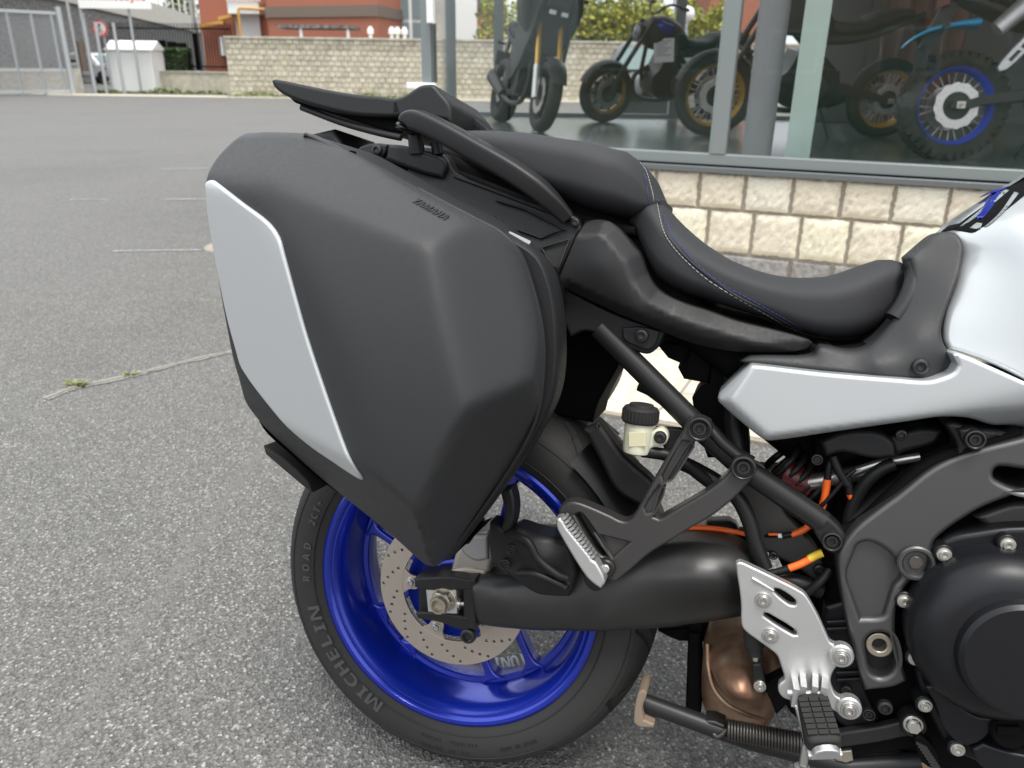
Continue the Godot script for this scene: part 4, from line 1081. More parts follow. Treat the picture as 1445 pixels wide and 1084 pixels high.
func show_bike(called: String, label: String, at: Vector3, yaw: float, o: Dictionary) -> Node3D:
	var b := thing(called, label, "motorcycle", at); b.rotation_degrees = Vector3(o.get("lean", 0.0), yaw, 0)
	var wb: float = o.get("wb", 1.42); var Rf: float = o.get("rf", 0.30); var Rr: float = o.get("rr", 0.31)
	var wf := Vector3(wb / 2, Rf, 0); var wr := Vector3(-wb / 2, Rr, 0)
	spoked(b, "front_wheel", wf, Rf, o.get("tf", 0.12), o.rim, o.get("knobby", false), o.get("spokes", 32), o.get("df", 0.14), o.get("cast", false), o.get("spoke_mat", mats.steel))
	spoked(b, "rear_wheel", wr, Rr, o.get("tr", 0.17), o.rim, o.get("knobby", false), o.get("spokes", 32), o.get("dr", 0.12), o.get("cast", false), o.get("spoke_mat", mats.steel))
	var head := Vector3(wb / 2 - 0.42, 0.95 + o.get("lift", 0.0), 0)
	var m: M
	for s in [-1, 1]:
		m = M.new(); tube(m, PackedVector3Array([wf + Vector3(0.02, -0.03, 0.1 * s), wf + Vector3(-0.1, 0.24, 0.1 * s)]), 0.032, 14); obj("fork_leg", m, o.get("lower", mats.black_metal), b)
		m = M.new(); tube(m, PackedVector3Array([wf + Vector3(-0.1, 0.24, 0.1 * s), head + Vector3(0.05, 0.05, 0.1 * s)]), 0.024, 14); obj("fork_tube", m, o.get("fork", mats.gold), b)
		m = M.new(); box(m, wf + Vector3(-0.12, 0.02, 0.075 * s - 0.03), wf + Vector3(-0.04, 0.14, 0.075 * s + 0.03), 0.012); obj("brake_caliper", m, mats.black_metal, b)
	# mudguard over the front wheel
	m = M.new(); var G := []
	for i in 13:
		var a := lerpf(0.35, 2.5, i / 12.0); var row := PackedVector3Array()
		for j in 7:
			var t := lerpf(-1, 1, j / 6.0); row.append(wf + Vector3(cos(a), sin(a), 0) * (Rf + 0.022 - 0.02 * t * t) + Vector3(0, 0, t * 0.075))
		G.append(row)
	grid(m, G, false); obj("front_mudguard", m, o.get("guard", mats.plastic), b)
	# frame spine, engine, exhaust
	m = M.new(); tube(m, PackedVector3Array([head, Vector3(0.12, 0.82, 0.09), Vector3(-0.2, 0.55, 0.1), Vector3(-0.24, 0.38, 0.09)]), 0.026, 10); tube(m, PackedVector3Array([head, Vector3(0.12, 0.82, -0.09), Vector3(-0.2, 0.55, -0.1), Vector3(-0.24, 0.38, -0.09)]), 0.026, 10); tube(m, PackedVector3Array([head + Vector3(0.02, -0.1, 0), Vector3(0.3, 0.5, 0.06), Vector3(0.2, 0.28, 0.1), Vector3(-0.2, 0.28, 0.1)]), 0.022, 10); obj("frame", m, mats.black_metal, b)
	m = M.new(); slab(m, sm(q("250 330 270 480 200 560 140 700 -20 700 -60 600 -230 560 -260 380 -180 290 150 270"), 4, 60), -0.15, 0.15, 0.05); var en := obj("engine", m, mats.cover, b)
	for s in [-1, 1]:
		m = M.new(); lathe(m, PackedVector2Array([Vector2(0.105, 0.14 * s), Vector2(0.10, 0.18 * s), Vector2(0.07, 0.2 * s), Vector2(0, 0.2 * s)]), at3(Vector3(-0.05, 0.42, 0)), 24); obj("crankcase_cover", m, mats.cast_grey, en)
	m = M.new(); tube(m, sm3(PackedVector3Array([Vector3(0.22, 0.56, 0.05), Vector3(0.36, 0.45, 0.08), Vector3(0.3, 0.25, 0.09), Vector3(0.0, 0.2, 0.1), Vector3(-0.3, 0.25, 0.13)]), 5), 0.024, 12); var ex := obj("exhaust_pipe", m, mats.black_metal, b)
	m = M.new(); var can: PackedVector3Array = o.get("can", PackedVector3Array([Vector3(-0.3, 0.26, 0.13), Vector3(-0.75, 0.42, 0.16)]))
	tube(m, can, [0.04, 0.058, 0.055], 16, 1.25); obj("silencer", m, o.get("can_mat", mats.black_metal), ex)
	# swingarm
	for s in [-1, 1]:
		m = M.new(); var sa := sm(PackedVector2Array([Vector2(wr.x - 0.06, wr.y - 0.022), Vector2(wr.x + 0.05, wr.y - 0.024), Vector2(wr.x + 0.14, wr.y + 0.0), Vector2(-0.25, 0.38), Vector2(-0.25, 0.46), Vector2(wr.x + 0.14, wr.y + 0.06), Vector2(wr.x + 0.06, wr.y + 0.036), Vector2(wr.x - 0.05, wr.y + 0.026)]), 4, 70)
		slab(m, sa, 0.105 * s - 0.015, 0.105 * s + 0.015, 0.008); var sw := obj("swing_arm", m, o.get("swing", mats.black_metal), b)
		m = M.new(); box(m, wr + Vector3(-0.025, -0.02, 0.122 * s - 0.004), wr + Vector3(0.025, 0.02, 0.122 * s + 0.004)); obj("axle_block", m, mats.zinc, sw)
		m = M.new(); lathe(m, PackedVector2Array([Vector2(0.014, 0), Vector2(0.014, 0.016 * s), Vector2(0.007, 0.016 * s), Vector2(0.007, 0.006 * s), Vector2(0, 0.006 * s)]), at3(wr + Vector3(0, 0, 0.126 * s)), 6); obj("axle_nut", m, mats.nickel, sw)
	# tank, seat, tail
	var L: float = o.get("lift", 0.0)
	m = M.new(); loft(m, [[0.38, 0.94 + L, 0.80 + L, 0.06], [0.30, 1.03 + L, 0.74 + L, 0.13], [0.15, 1.05 + L, 0.72 + L, 0.15], [-0.02, 0.98 + L, 0.72 + L, 0.13], [-0.14, 0.86 + L, 0.72 + L, 0.09]], 2.6); obj("tank", m, o.get("tank", mats.plastic), b)
	m = M.new(); loft(m, [[-0.12, 0.86 + L, 0.76 + L, 0.08], [-0.22, 0.84 + L, 0.74 + L, 0.13], [-0.38, 0.85 + L, 0.76 + L, 0.14], [-0.5, 0.91 + L, 0.80 + L, 0.12], [-0.7, 0.94 + L, 0.86 + L, 0.09], [-0.8, 0.93 + L, 0.88 + L, 0.05]], 3.0); obj("seat", m, mats.vinyl, b)
	m = M.new(); loft(m, [[-0.1, 0.75 + L, 0.66 + L, 0.12], [-0.4, 0.77 + L, 0.69 + L, 0.13], [-0.7, 0.86 + L, 0.80 + L, 0.1], [-0.9, 0.92 + L, 0.87 + L, 0.05]], 3.0); obj("tail", m, o.get("tail", mats.plastic), b)
	m = M.new(); bar(m, Vector3(-0.86, 0.88 + L, 0), Vector3(-1.0, 0.66, 0), 0.09, 0.02, Vector3.BACK); box(m, Vector3(-1.02, 0.55, -0.09), Vector3(-1.005, 0.69, 0.09)); var pl := obj("rear_mudguard", m, mats.plastic, b)
	m = M.new(); box(m, Vector3(-0.94, 0.82 + L, -0.06), Vector3(-0.9, 0.87 + L, 0.06), 0.01); obj("tail_light", m, mats.red, pl)
	for s in [-1, 1]:
		m = M.new(); tube(m, PackedVector3Array([Vector3(-0.93, 0.74 + L * 0.5, 0.03 * s), Vector3(-0.93, 0.75 + L * 0.5, 0.12 * s)]), [0.008, 0.02, 0.02], 8); obj("indicator", m, mats.plastic, b)
	# bars, mirrors
	m = M.new(); tube(m, sm3(PackedVector3Array([head + Vector3(-0.15, 0.2, -0.38), head + Vector3(-0.06, 0.22, -0.2), head + Vector3(0.0, 0.13, -0.06), head + Vector3(0.0, 0.13, 0.06), head + Vector3(-0.06, 0.22, 0.2), head + Vector3(-0.15, 0.2, 0.38)]), 5), 0.012, 8); obj("handlebar", m, mats.black_metal, b)
	for s in [-1, 1]:
		m = M.new(); tube(m, PackedVector3Array([head + Vector3(-0.15, 0.2, 0.27 * s), head + Vector3(-0.15, 0.2, 0.39 * s)]), 0.017, 10); obj("grip", m, mats.rubber, b)
		m = M.new(); tube(m, PackedVector3Array([head + Vector3(-0.07, 0.22, 0.24 * s), head + Vector3(-0.02, 0.36, 0.3 * s)]), 0.006, 8); lathe(m, pr("0 0 50 4 58 14 40 24 0 28"), at3(head + Vector3(-0.02, 0.38, 0.33 * s), Vector3.RIGHT), 18); obj("mirror", m, mats.plastic, b)
	if o.get("round_lamp", false):
		m = M.new(); lathe(m, pr("0 -120 60 -100 88 -40 92 0 86 8 80 2"), at3(head + Vector3(0.16, -0.06, 0), Vector3.RIGHT), 28); var hl := obj("headlight", m, mats.plastic, b)
		m = M.new(); lathe(m, pr("80 2 60 14 0 20"), at3(head + Vector3(0.16, -0.06, 0), Vector3.RIGHT), 28); obj("lens", m, mat(0.10, 0.11, 0.12, 0.08, 0.3), hl)
	if o.get("fairing", false):
		for s in [-1, 1]:
			m = M.new(); var fo := sm(q("560 1000 640 1080 520 1240 380 1200 250 1000 200 760 90 480 160 380 300 400 430 620 520 820"), 4, 60)
			var tl := func(x, y): return s * (0.04 + 0.09 * clampf((0.62 - x) / 0.35, 0.0, 1.0))
			slab(m, fo, 0.10 * s - 0.012, 0.10 * s + 0.012, 0.008, [], tl); obj("fairing", m, mats.plastic_smooth, b)
			m = M.new(); box(m, head + Vector3(0.30, -0.02, 0.055 * s - 0.028), head + Vector3(0.325, 0.012, 0.055 * s + 0.028), 0.006); obj("headlight", m, mats.white, b)
		m = M.new(); slab(m, sm(q("-90 640 90 640 190 760 270 960 285 1110 210 1250 110 1330 -110 1330 -210 1250 -285 1110 -270 960 -190 760"), 4, 70), 0.0, 0.2, 0.05)
		for i in m.v.size(): m.v[i] = Vector3(0.24 + m.v[i].z - (m.v[i].y - 0.9) * 0.1, m.v[i].y, -m.v[i].x); m.n[i] = Vector3(m.n[i].z, m.n[i].y, -m.n[i].x).normalized()
		obj("front_cowl", m, mats.plastic_smooth, b)
		m = M.new(); slab(m, sm(q("-110 1010 110 1010 150 1120 90 1260 -90 1260 -150 1120"), 4, 70), 0.0, 0.1, 0.04)
		for i in m.v.size(): m.v[i] = Vector3(0.56 + m.v[i].z * 0.6 - (m.v[i].y - 1.0) * 0.45, m.v[i].y, -m.v[i].x); m.n[i] = Vector3(m.n[i].z, m.n[i].y * 0.5, -m.n[i].x).normalized()
		obj("nose_fairing", m, mats.plastic_smooth, b)
		m = M.new(); slab(m, sm(q("-90 1220 90 1220 110 1340 60 1420 -60 1420 -110 1340"), 4, 70), 0.0, 0.012, 0.003)
		for i in m.v.size(): m.v[i] = Vector3(0.50 + m.v[i].z - (m.v[i].y - 1.2) * 0.6, m.v[i].y, -m.v[i].x); m.n[i] = Vector3(m.n[i].z, m.n[i].y * 0.5, -m.n[i].x).normalized()
		obj("windscreen", m, mat(0.12, 0.14, 0.14, 0.1), b)
	m = M.new(); tube(m, PackedVector3Array([Vector3(-0.12, 0.3, -0.12), Vector3(-0.22, 0.02, -0.24)]), 0.011, 8); box(m, Vector3(-0.26, 0.0, -0.27), Vector3(-0.18, 0.015, -0.22)); obj("side_stand", m, mats.black_metal, b)
	return b
func loft(m: M, st: Array, n := 2.5, sides := 28) -> M:     # stations [x, top, bottom, half width]
	var R := []
	for s in st:
		var ring := PackedVector3Array()
		for i in sides:
			var a := TAU * i / sides
			ring.append(Vector3(s[0], (s[1] + s[2]) / 2 + (s[1] - s[2]) / 2 * signf(sin(a)) * pow(absf(sin(a)), 2.0 / n), s[3] * signf(cos(a)) * pow(absf(cos(a)), 2.0 / n)))
		R.append(ring)
	var RR := []
	for i in R.size() - 1:
		for k in 5:
			var row := PackedVector3Array()
			for j in sides: row.append(R[i][j].cubic_interpolate(R[i + 1][j], R[maxi(i - 1, 0)][j], R[mini(i + 2, R.size() - 1)][j], k / 5.0))
			RR.append(row)
	RR.append(R[-1])
	grid(m, RR)
	cap(m, RR[0], RR[0][0] - RR[1][0]); cap(m, RR[-1], RR[-1][0] - RR[-2][0])
	return m
func showroom_bikes() -> void:
	show_bike("dark_tourer", "dark sport tourer with gold fork tubes facing out of the showroom", Vector3(0.02, 0.55, -7.92), -75, {"lean": -11.0, "rim": mats.black_metal, "cast": true, "spokes": 10, "spoke_mat": mats.black_metal, "fairing": true, "guard": mats.cast_grey, "lower": mats.alu, "df": 0.15, "lift": 0.03})
	var r := show_bike("roadster", "dark roadster with a blue tank flank and a price sheet", Vector3(1.58, 0.55, -9.05), -158.3, {"lean": -10.0, "rim": mats.gold, "cast": true, "spokes": 10, "spoke_mat": mats.black_metal, "round_lamp": true, "tank": mats.plastic_smooth, "guard": mats.plastic, "fork": mats.black_metal})
	var m := M.new(); loft(m, [[0.32, 1.0, 0.88, 0.10], [0.24, 1.03, 0.86, 0.145], [0.12, 1.0, 0.86, 0.155]], 3.0); obj("tank_flank", m, mats.blue, r)
	m = M.new(); var pa := Vector3(1.398, 1.369, -8.700); var pb := Vector3(1.605, 1.146, -8.700)
	m.xf = Transform3D(Basis(Vector3.BACK, 0.06), Vector3((pa.x + pb.x) / 2, (pa.y + pb.y) / 2, -8.7))
	var wv := absf(pb.x - pa.x) / 2; var hv := absf(pb.y - pa.y) / 2
	box(m, Vector3(-wv, -hv, -0.002), Vector3(wv, hv, 0))
	var pp := obj("price_sheet", m, mats.paper); tag(pp, "white printed price sheet hung on the roadster", "sheet")
	var t := M.new(); t.xf = m.xf
	for i in 7: box(t, Vector3(-wv * 0.75, hv * (0.75 - i * 0.2), 0.0005), Vector3(wv * (0.7 - 0.3 * (i % 3)), hv * (0.82 - i * 0.2), 0.001))
	obj("print", t, mats.panel_grey, pp)
	show_bike("gold_wheel_enduro", "black adventure motorcycle with gold rims behind the frosted glass fin", Vector3(2.40, 0.55, -7.13), 184, {"lean": -8.0, "rim": mats.gold, "spokes": 28, "fork": mats.black_metal, "wb": 1.48, "rf": 0.34, "rr": 0.325, "tf": 0.09, "tr": 0.13, "lift": 0.08, "df": 0.14})
	var y := show_bike("blue_wheel_enduro", "adventure motorcycle with blue rims and knobbly tyres close to the glass", Vector3(3.60, 0.55, -5.31), -4, {"lean": -8.0, "rim": mat(0.02, 0.06, 0.62, 0.35, 0.2), "spokes": 24, "wb": 1.55, "rf": 0.34, "rr": 0.33, "tf": 0.09, "tr": 0.15, "lift": 0.1, "knobby": true, "dr": 0.14, "can": PackedVector3Array([Vector3(-0.66, 0.76, 0.18), Vector3(-0.36, 1.04, 0.17)]), "can_mat": mats.alu, "tank": mats.plastic, "swing": mats.plastic})
	m = M.new(); loft(m, [[-0.70, 0.86, 0.80, 0.07], [-0.84, 0.835, 0.795, 0.075], [-0.98, 0.80, 0.77, 0.07], [-1.08, 0.745, 0.73, 0.05], [-1.14, 0.69, 0.68, 0.02]], 2.4); obj("rear_fender", m, mat(0.02, 0.30, 0.55, 0.35), y)
	m = M.new(); slab(m, sm(q("-470 750 -430 770 -400 745 -420 700 -560 540 -610 520 -620 550"), 4, 60), 0.18, 0.195, 0.004, [q("-470 710 -450 702 -485 655 -505 664"), q("-520 645 -500 636 -545 580 -565 590")]); obj("passenger_peg_bracket", m, mats.alu, y)

# ---------- the parked motorcycle: x forward, y up, z to its right side; it leans on its side stand ----------
var bk: Node3D
func sheet(outline3: PackedVector3Array, ctrl: PackedVector3Array, rnd: float, back_z: float, step := 0.011, sub := 4, sharp := 48.0) -> M:
	var all := outline3.duplicate(); all.append_array(ctrl)
	return shell(M.new(), sm(xy(outline3), sub, sharp), spline(all, 0.00002), rnd, back_z, step)
func skin(m: M, outs: Array, zs: Array) -> M:
	var R := []
	for i in outs.size():
		var row := PackedVector3Array()
		for p in outs[i]: row.append(Vector3(p.x, p.y, zs[i]))
		R.append(row)
	return grid(m, R)
var bolt_mesh := {}
func bolt(p: Vector3, r: float, parent: Node3D, kind := "bolt", dir := Vector3.BACK) -> MeshInstance3D:
	if not bolt_mesh.has(kind):
		var m := M.new(); var mt: Material = mats.bolt
		match kind:
			"bolt":      # button head with socket
				lathe(m, pr("1000 -300 1000 150 900 420 620 560 560 560"), Transform3D.IDENTITY, 28, 30); lathe(m, pr("560 560 520 200 0 150"), Transform3D.IDENTITY, 6, 10)
			"ring":      # deep counterbore with a socket head inside
				lathe(m, pr("1000 -300 1000 300 960 420 840 460 780 420 760 -50 600 -60 590 180 540 260 330 260"), Transform3D.IDENTITY, 32, 32); lathe(m, pr("330 260 310 -20 0 -40"), Transform3D.IDENTITY, 6, 10)
			"zinc":
				mt = mats.zinc; lathe(m, pr("1000 -300 1000 60 960 150 720 170 700 520 640 600 380 600"), Transform3D.IDENTITY, 26, 32); lathe(m, pr("380 600 360 250 0 220"), Transform3D.IDENTITY, 6, 10)
			"alu":
				mt = mats.steel; lathe(m, pr("1000 -300 1000 100 940 180 760 190 720 420 600 560 360 580"), Transform3D.IDENTITY, 26, 32); lathe(m, pr("360 580 340 300 0 260"), Transform3D.IDENTITY, 6, 10)
			"hex":
				mt = mats.zinc; lathe(m, pr("1000 -300 1000 60 940 120 760 130"), Transform3D.IDENTITY, 26, 32); lathe(m, pr("760 60 760 620 660 760 0 780"), Transform3D.IDENTITY, 6, 20)
		bolt_mesh[kind] = m.mesh(mt)
	var o := inst("bolt", bolt_mesh[kind], parent)
	o.transform = Transform3D(at3(Vector3.ZERO, dir).basis.scaled(Vector3.ONE * r), p)
	return o
func ribbon(m: M, p: PackedVector3Array, r: float) -> M: return tube(m, p, r, 8)
func motorcycle() -> void:
	bk = thing("touring_motorcycle", "large grey and black touring motorcycle with a side case and blue wheel", "motorcycle", Vector3(-0.08376, -0.0015, -1.03199))
	bk.rotation_degrees = Vector3(-12.765, -16.9375, 0)
	side_case(); wheel(); swing_arm(); tail(); seats(); tank(); frame(); engine(); peg_brackets(); under_parts(); plumbing(); front_end()
func side_case() -> void:
	var sc := node("side_case", bk)
	var A := Vector3(-0.1039, 0.8814, 0.4530); var B := Vector3(0.0849, 0.8391, 0.4610); var C := Vector3(0.1366, 0.6825, 0.4700); var D := Vector3(0.0829, 0.5608, 0.4560); var E := Vector3(0.0110, 0.5799, 0.4460); var F := Vector3(-0.0849, 0.8274, 0.4500)
	var pm := plane3(A, B, D); var pr2 := plane3(B, C, Vector3(0.1648, 0.7944, 0.3580))
	var planes := [plane3(A, B, Vector3(0.0028, 0.9106, 0.3720)), plane3(C, D, Vector3(0.1498, 0.6086, 0.3450)), plane3(F, E, Vector3(-0.2217, 0.8504, 0.3880)), plane3(A, Vector3(-0.2175, 0.9011, 0.3920), Vector3(-0.1686, 0.9527, 0.3620))]
	var foot := plane3(D, Vector3(-0.1762, 0.6664, 0.4020), Vector3(0.0097, 0.4627, 0.3310))
	var yc := 0.70
	foot.x -= 0.003
	var bowed := lower(func(x: float, y: float) -> float: return pm.x + pm.y * x + pm.z * y + 0.75 * (0.0196 - (y - yc) * (y - yc)), func(x: float, y: float) -> float: return pr2.x + pr2.y * x + pr2.z * y + 0.5 * (0.0170 - (y - yc) * (y - yc)), 0.008)
	var h := lower(lower(facets(planes, 0.006), bowed, 0.006), func(x: float, y: float) -> float: return foot.x + foot.y * x + foot.z * y, 0.0022)
	var seam := q("-216 950 -193 953 -162 954 -133 955 -117 952 -63 932 17 898 86 871 117 857 140 838 159 799 173 756 178 714 175 666 161 623 128 560 96 505 82 477 68 464 51 461 7 489 -92 533 -148 567 -182 591 -199 623 -207 653 -216 680 -222 718 -228 768 -230 826 -232 867 -233 899 -232 926")
	var lid := sm(seam, 4, 60)
	tag(obj("lid", shell(M.new(), lid, h, 0.012, 0.336, 0.009), mats.plastic, sc), "matt black outer lid of the side case")
	# pressed groove and rubber seal between lid and tub
	var m := M.new(); m = skin(m, [shrink(ccw(lid), 0.004), shrink(ccw(lid), 0.004)], [0.337, 0.328]); obj("seal", m, mats.dark, sc)
	# tub behind the lid
	var tubf := q("-207 948 -159 953 -115 951 -61 930 18 897 86 870 125 853 157 835 175 802 185 761 189 714 186 673 167 624 134 560 97 497 77 465 61 469 17 498 -82 538 -138 572 -172 595 -189 626 -198 655 -210 681 -216 719 -222 769 -224 826 -226 867 -227 899 -223 925")
	var tubr := q("-207 948 -159 953 -115 951 -61 930 18 897 86 870 114 850 145 826 163 782 172 734 174 684 166 646 141 589 103 522 56 446 40 427 61 469 17 498 -82 538 -138 572 -172 595 -189 626 -198 655 -210 681 -216 719 -222 769 -224 826 -226 867 -227 899 -223 925")
	var t0 := ccw(sm(tubf, 3, 70)); var t1 := ccw(sm(tubr, 3, 70))
	m = M.new(); skin(m, [shrink(t0, 0.004), t0, t0, t1, t1, shrink(t1, 0.012)], [0.329, 0.325, 0.30, 0.235, 0.21, 0.198])
	slab(m, shrink(t1, 0.012), 0.19, 0.1985, 0.0); slab(m, shrink(t0, 0.0042), 0.30, 0.3286, 0.0)
	tag(obj("tub", m, mats.plastic_smooth, sc), "smoother black inner half of the side case")
	# silver insert
	var sv := q("-225 888 -217 891 -206 890 -148 866 -109 849 -92 834 -85 817 -72 779 -56 733 -30 673 -10 630 10 589 9 582 2 580 -36 589 -77 601 -133 632 -189 672 -199 696 -211 737 -219 786 -226 842")
	var h2 := func(x: float, y: float) -> float: return h.call(x, y) + 0.0045
	obj("silver_insert", shell(M.new(), sm(sv, 4, 50), h2, 0.0045, 0.36, 0.008), mats.silver, sc)
	m = M.new(); tube(m, sm3(q3("16 898 342 85 870 342 116 857 342 138 837 342 158 798 342 172 754 342 177 712 342 175 664 342 161 621 341 128 557 340 95 501 340 79 471 340"), 6), 0.0028, 8); obj("lip", m, mats.plastic_smooth, sc)
	# top strip with the hinge
	m = M.new(); tube(m, sm3(q3("-127 951 350 -118 949 346 -63 928 346 -22 910 346 13 896 346"), 6), 0.0035, 8, 0.8); obj("hinge_strip", m, mats.plastic, sc)
	m = M.new(); box(m, Vector3(-0.0930, 0.9375, 0.3350) + Vector3(-0.002, -0.004, -0.01), Vector3(-0.0763, 0.9318, 0.3350) + Vector3(0.004, 0.006, 0.004), 0.003); obj("latch", m, mats.dark, sc)
	m = M.new(); bar(m, Vector3(0.1125, 0.8586, 0.3000), Vector3(0.1359, 0.8494, 0.2900), 0.003, 0.004); obj("latch_tab", m, mats.alu, sc)
	m = M.new(); slab(m, sm(q("-182 570 -178 559 -123 526 -109 520 -116 534 -153 559"), 2, 30), 0.29, 0.334, 0.004); obj("bottom_foot", m, mats.rubber, sc)
	m = M.new(); slab(m, sm(q("9 467 66 450 92 482 47 456"), 2, 30), 0.20, 0.30, 0.004); obj("lower_mount", m, mats.dark, sc)
	# embossed maker's lettering along the top face
	var p0 := Vector3(0.0367, 0.8844, 0.3850); var p1 := Vector3(0.0855, 0.8651, 0.3870)
	p0.z = h.call(p0.x, p0.y); p1.z = h.call(p1.x, p1.y)
	var mid := (p0 + p1) / 2; mid.z = h.call(mid.x, mid.y)
	var xd := (p1 - p0).normalized()
	var nd := Vector3(-(h.call(mid.x + 0.002, mid.y) - h.call(mid.x - 0.002, mid.y)) / 0.004, -(h.call(mid.x, mid.y + 0.002) - h.call(mid.x, mid.y - 0.002)) / 0.004, 1).normalized()
	var zd := (nd - xd * nd.dot(xd)).normalized()
	m = M.new(); m.xf = Transform3D(Basis(xd * 1.2, zd.cross(xd) * 1.5, zd), mid); text(m, "YAMAHA", 0.0098, 0.0009, true); obj("lettering", m, mats.plastic_smooth, sc)
	# carrier plate that holds the case
	m = M.new(); slab(m, sm(q("-41 884 81 846 140 815 154 761 139 609 77 510 29 451 -63 540 -75 758"), 3, 60), 0.15, 0.19, 0.01); obj("carrier_plate", m, mats.dark, sc)
	# the case on the far side, of which only the dark front edge shows
	var fc := node("far_side_case", bk)
	m = M.new()
	var f0 := PackedVector2Array()
	for p in t1: f0.append(Vector2(p.x * 0.9 + 0.015, 0.46 + (p.y - 0.48) * 0.84))
	skin(m, [shrink(f0, 0.012), f0, f0, shrink(f0, 0.03), shrink(f0, 0.07)], [-0.20, -0.212, -0.34, -0.42, -0.45])
	slab(m, shrink(f0, 0.07), -0.455, -0.45, 0.0); slab(m, shrink(f0, 0.012), -0.2, -0.19, 0.0)
	obj("shell", m, mats.plastic, fc)
func wheel() -> void:
	var w := node("rear_wheel", bk)
	var c := Vector3(0, 0.31, 0)
	# tyre with real grooves in the tread
	var prof := [[0.216, 0.062], [0.222, 0.074], [0.232, 0.082], [0.246, 0.0885], [0.262, 0.091], [0.276, 0.0895], [0.286, 0.085], [0.2945, 0.0765], [0.3005, 0.067], [0.3055, 0.056], [0.3095, 0.044], [0.3125, 0.031], [0.3142, 0.017], [0.315, 0.0]]
	var half := []
	for i in prof.size() - 1:
		var sub := 1 if i < 6 else 4
		for k in sub: half.append(Vector2(lerpf(prof[i][0], prof[i + 1][0], float(k) / sub), lerpf(prof[i][1], prof[i + 1][1], float(k) / sub)))
	var P := []
	for p in half: P.append(p)
	P.append(Vector2(0.315, 0))
	for i in range(half.size() - 1, -1, -1): P.append(Vector2(half[i].x, -half[i].y))
	var SEG := 420
	var R := []
	for i in SEG:
		var a := TAU * i / SEG
		var row := PackedVector3Array()
		for p in P:
			var r: float = p.x; var z: float = p.y
			if r > 0.284:
				var az := absf(z); var ph := 1.0 if z > 0 else 0.5
				var u := fposmod(a * 14 / TAU + ph + (0.09 - az) * 7.5, 1.0)       # long slanted grooves
				var v := fposmod(a * 14 / TAU + ph * 0.7 + 0.45 - (0.09 - az) * 9.0, 1.0)
				var gdep := 0.0
				if u < 0.1 and az > 0.012 and az < 0.082: gdep = 0.0065
				if v < 0.08 and az > 0.03 and az < 0.070: gdep = 0.006
				r -= gdep
			row.append(c + Vector3(cos(a) * r, sin(a) * r, z))
		R.append(row)
	var m := M.new(); grid(m, R, false, true); var ty := obj("tyre", m, mats.tyre, w)
	# raised sidewall lettering
	m = M.new()
	sidewall(m, c, "MICHELIN", 0.262, 244.0, 197.5, 0.030)
	obj("lettering", m, mats.letter, w)
	m = M.new(); sidewall(m, c, "ROAD", 0.262, 189.0, 172.0, 0.018); sidewall(m, c, "2CT+", 0.262, 166.0, 155.0, 0.016); obj("lettering", m, mats.letter, w)
	m = M.new(); sidewall(m, c, "RADIAL  TUBELESS", 0.255, 262.0, 284.0, -0.008); sidewall(m, c, "180/55 ZR 17", 0.270, 262.0, 280.0, -0.008); sidewall(m, c, "MADE IN SPAIN", 0.262, 292.0, 306.0, -0.008); obj("lettering", m, mats.rubber, w)
	m = M.new()
	for e in [[0.281, 0.0878], [0.2435, 0.0885]]:
		lathe(m, PackedVector2Array([Vector2(e[0] - 0.0015, e[1] - 0.002), Vector2(e[0], e[1] + 0.0012), Vector2(e[0] + 0.0015, e[1] - 0.002)]), at3(c), 120, 20)
	obj("moulding_line", m, mats.tyre, w)
	# rim
	m = M.new()
	lathe(m, pr("216 60 220 72 226 78 230 80 230 83 226 85 221 84 217 80 216 78 213 78 211 75 206 69 202 58 199 42 197 26 195 14 193 10 186 9 184 7 184 -7 186 -9 193 -10 196 -20 199 -42 203 -60 214 -70 219 -76 222 -82 229 -83 231 -80 222 -72 216 -60"), at3(c), 128, 28)
	var rim := obj("rim", m, mats.blue, w)
	var sp := sm(PackedVector2Array([Vector2(0.036, -0.008), Vector2(0.09, -0.0075), Vector2(0.150, -0.007), Vector2(0.172, -0.009), Vector2(0.181, -0.016), Vector2(0.187, -0.026), Vector2(0.187, 0.026), Vector2(0.181, 0.016), Vector2(0.172, 0.009), Vector2(0.150, 0.007), Vector2(0.09, 0.0075), Vector2(0.036, 0.008)]), 4, 60)
	m = M.new(); slab(m, sp, -0.012, 0.0125, 0.005)
	var mesh := m.mesh(mats.blue)
	m = M.new(); lathe(m, pr("44 66 60 70 74 78 78 84 76 72 60 62 44 58"), at3(c), 48); obj("disc_carrier", m, mats.blue, w)
	for k in 5:
		for s in [-1.0, 1.0]:
			var o := inst("spoke", mesh, w)
			var a := deg_to_rad(226.3 + 72 * k)
			var d := Vector3(cos(a), sin(a), 0)
			o.transform = Transform3D(Basis(Vector3.BACK, a + s * 0.02), c + Vector3(-d.y, d.x, 0) * 0.035 * s)
	m = M.new(); lathe(m, pr("0 -70 40 -70 46 -30 52 -14 52 14 46 30 44 72 30 76 0 76"), at3(c), 40); obj("hub", m, mats.blue, w)
	# white lettering on the far side of the rim
	m = M.new()
	for i in 4:
		var a := deg_to_rad(284.0 + i * 5.0); m.xf = Transform3D(Basis(Vector3.BACK, a - PI / 2), c + Vector3(cos(a), sin(a), 0) * 0.186 + Vector3(0, 0, -0.046))
		text(m, ["i", "N", "U", "l"][i], 0.026, 0.001)
	obj("far_lettering", m, mats.white, w)
	# brake disc: drilled ring with five lugs and bolts
	var hs := [circle(Vector2.ZERO, 0.083, 48)]
	for k in 15:
		for j in 4:
			hs.append(circle(Vector2.RIGHT.rotated(TAU * (k + j * 0.24) / 15) * (0.0935 + 0.0075 * j), 0.0026, 8))
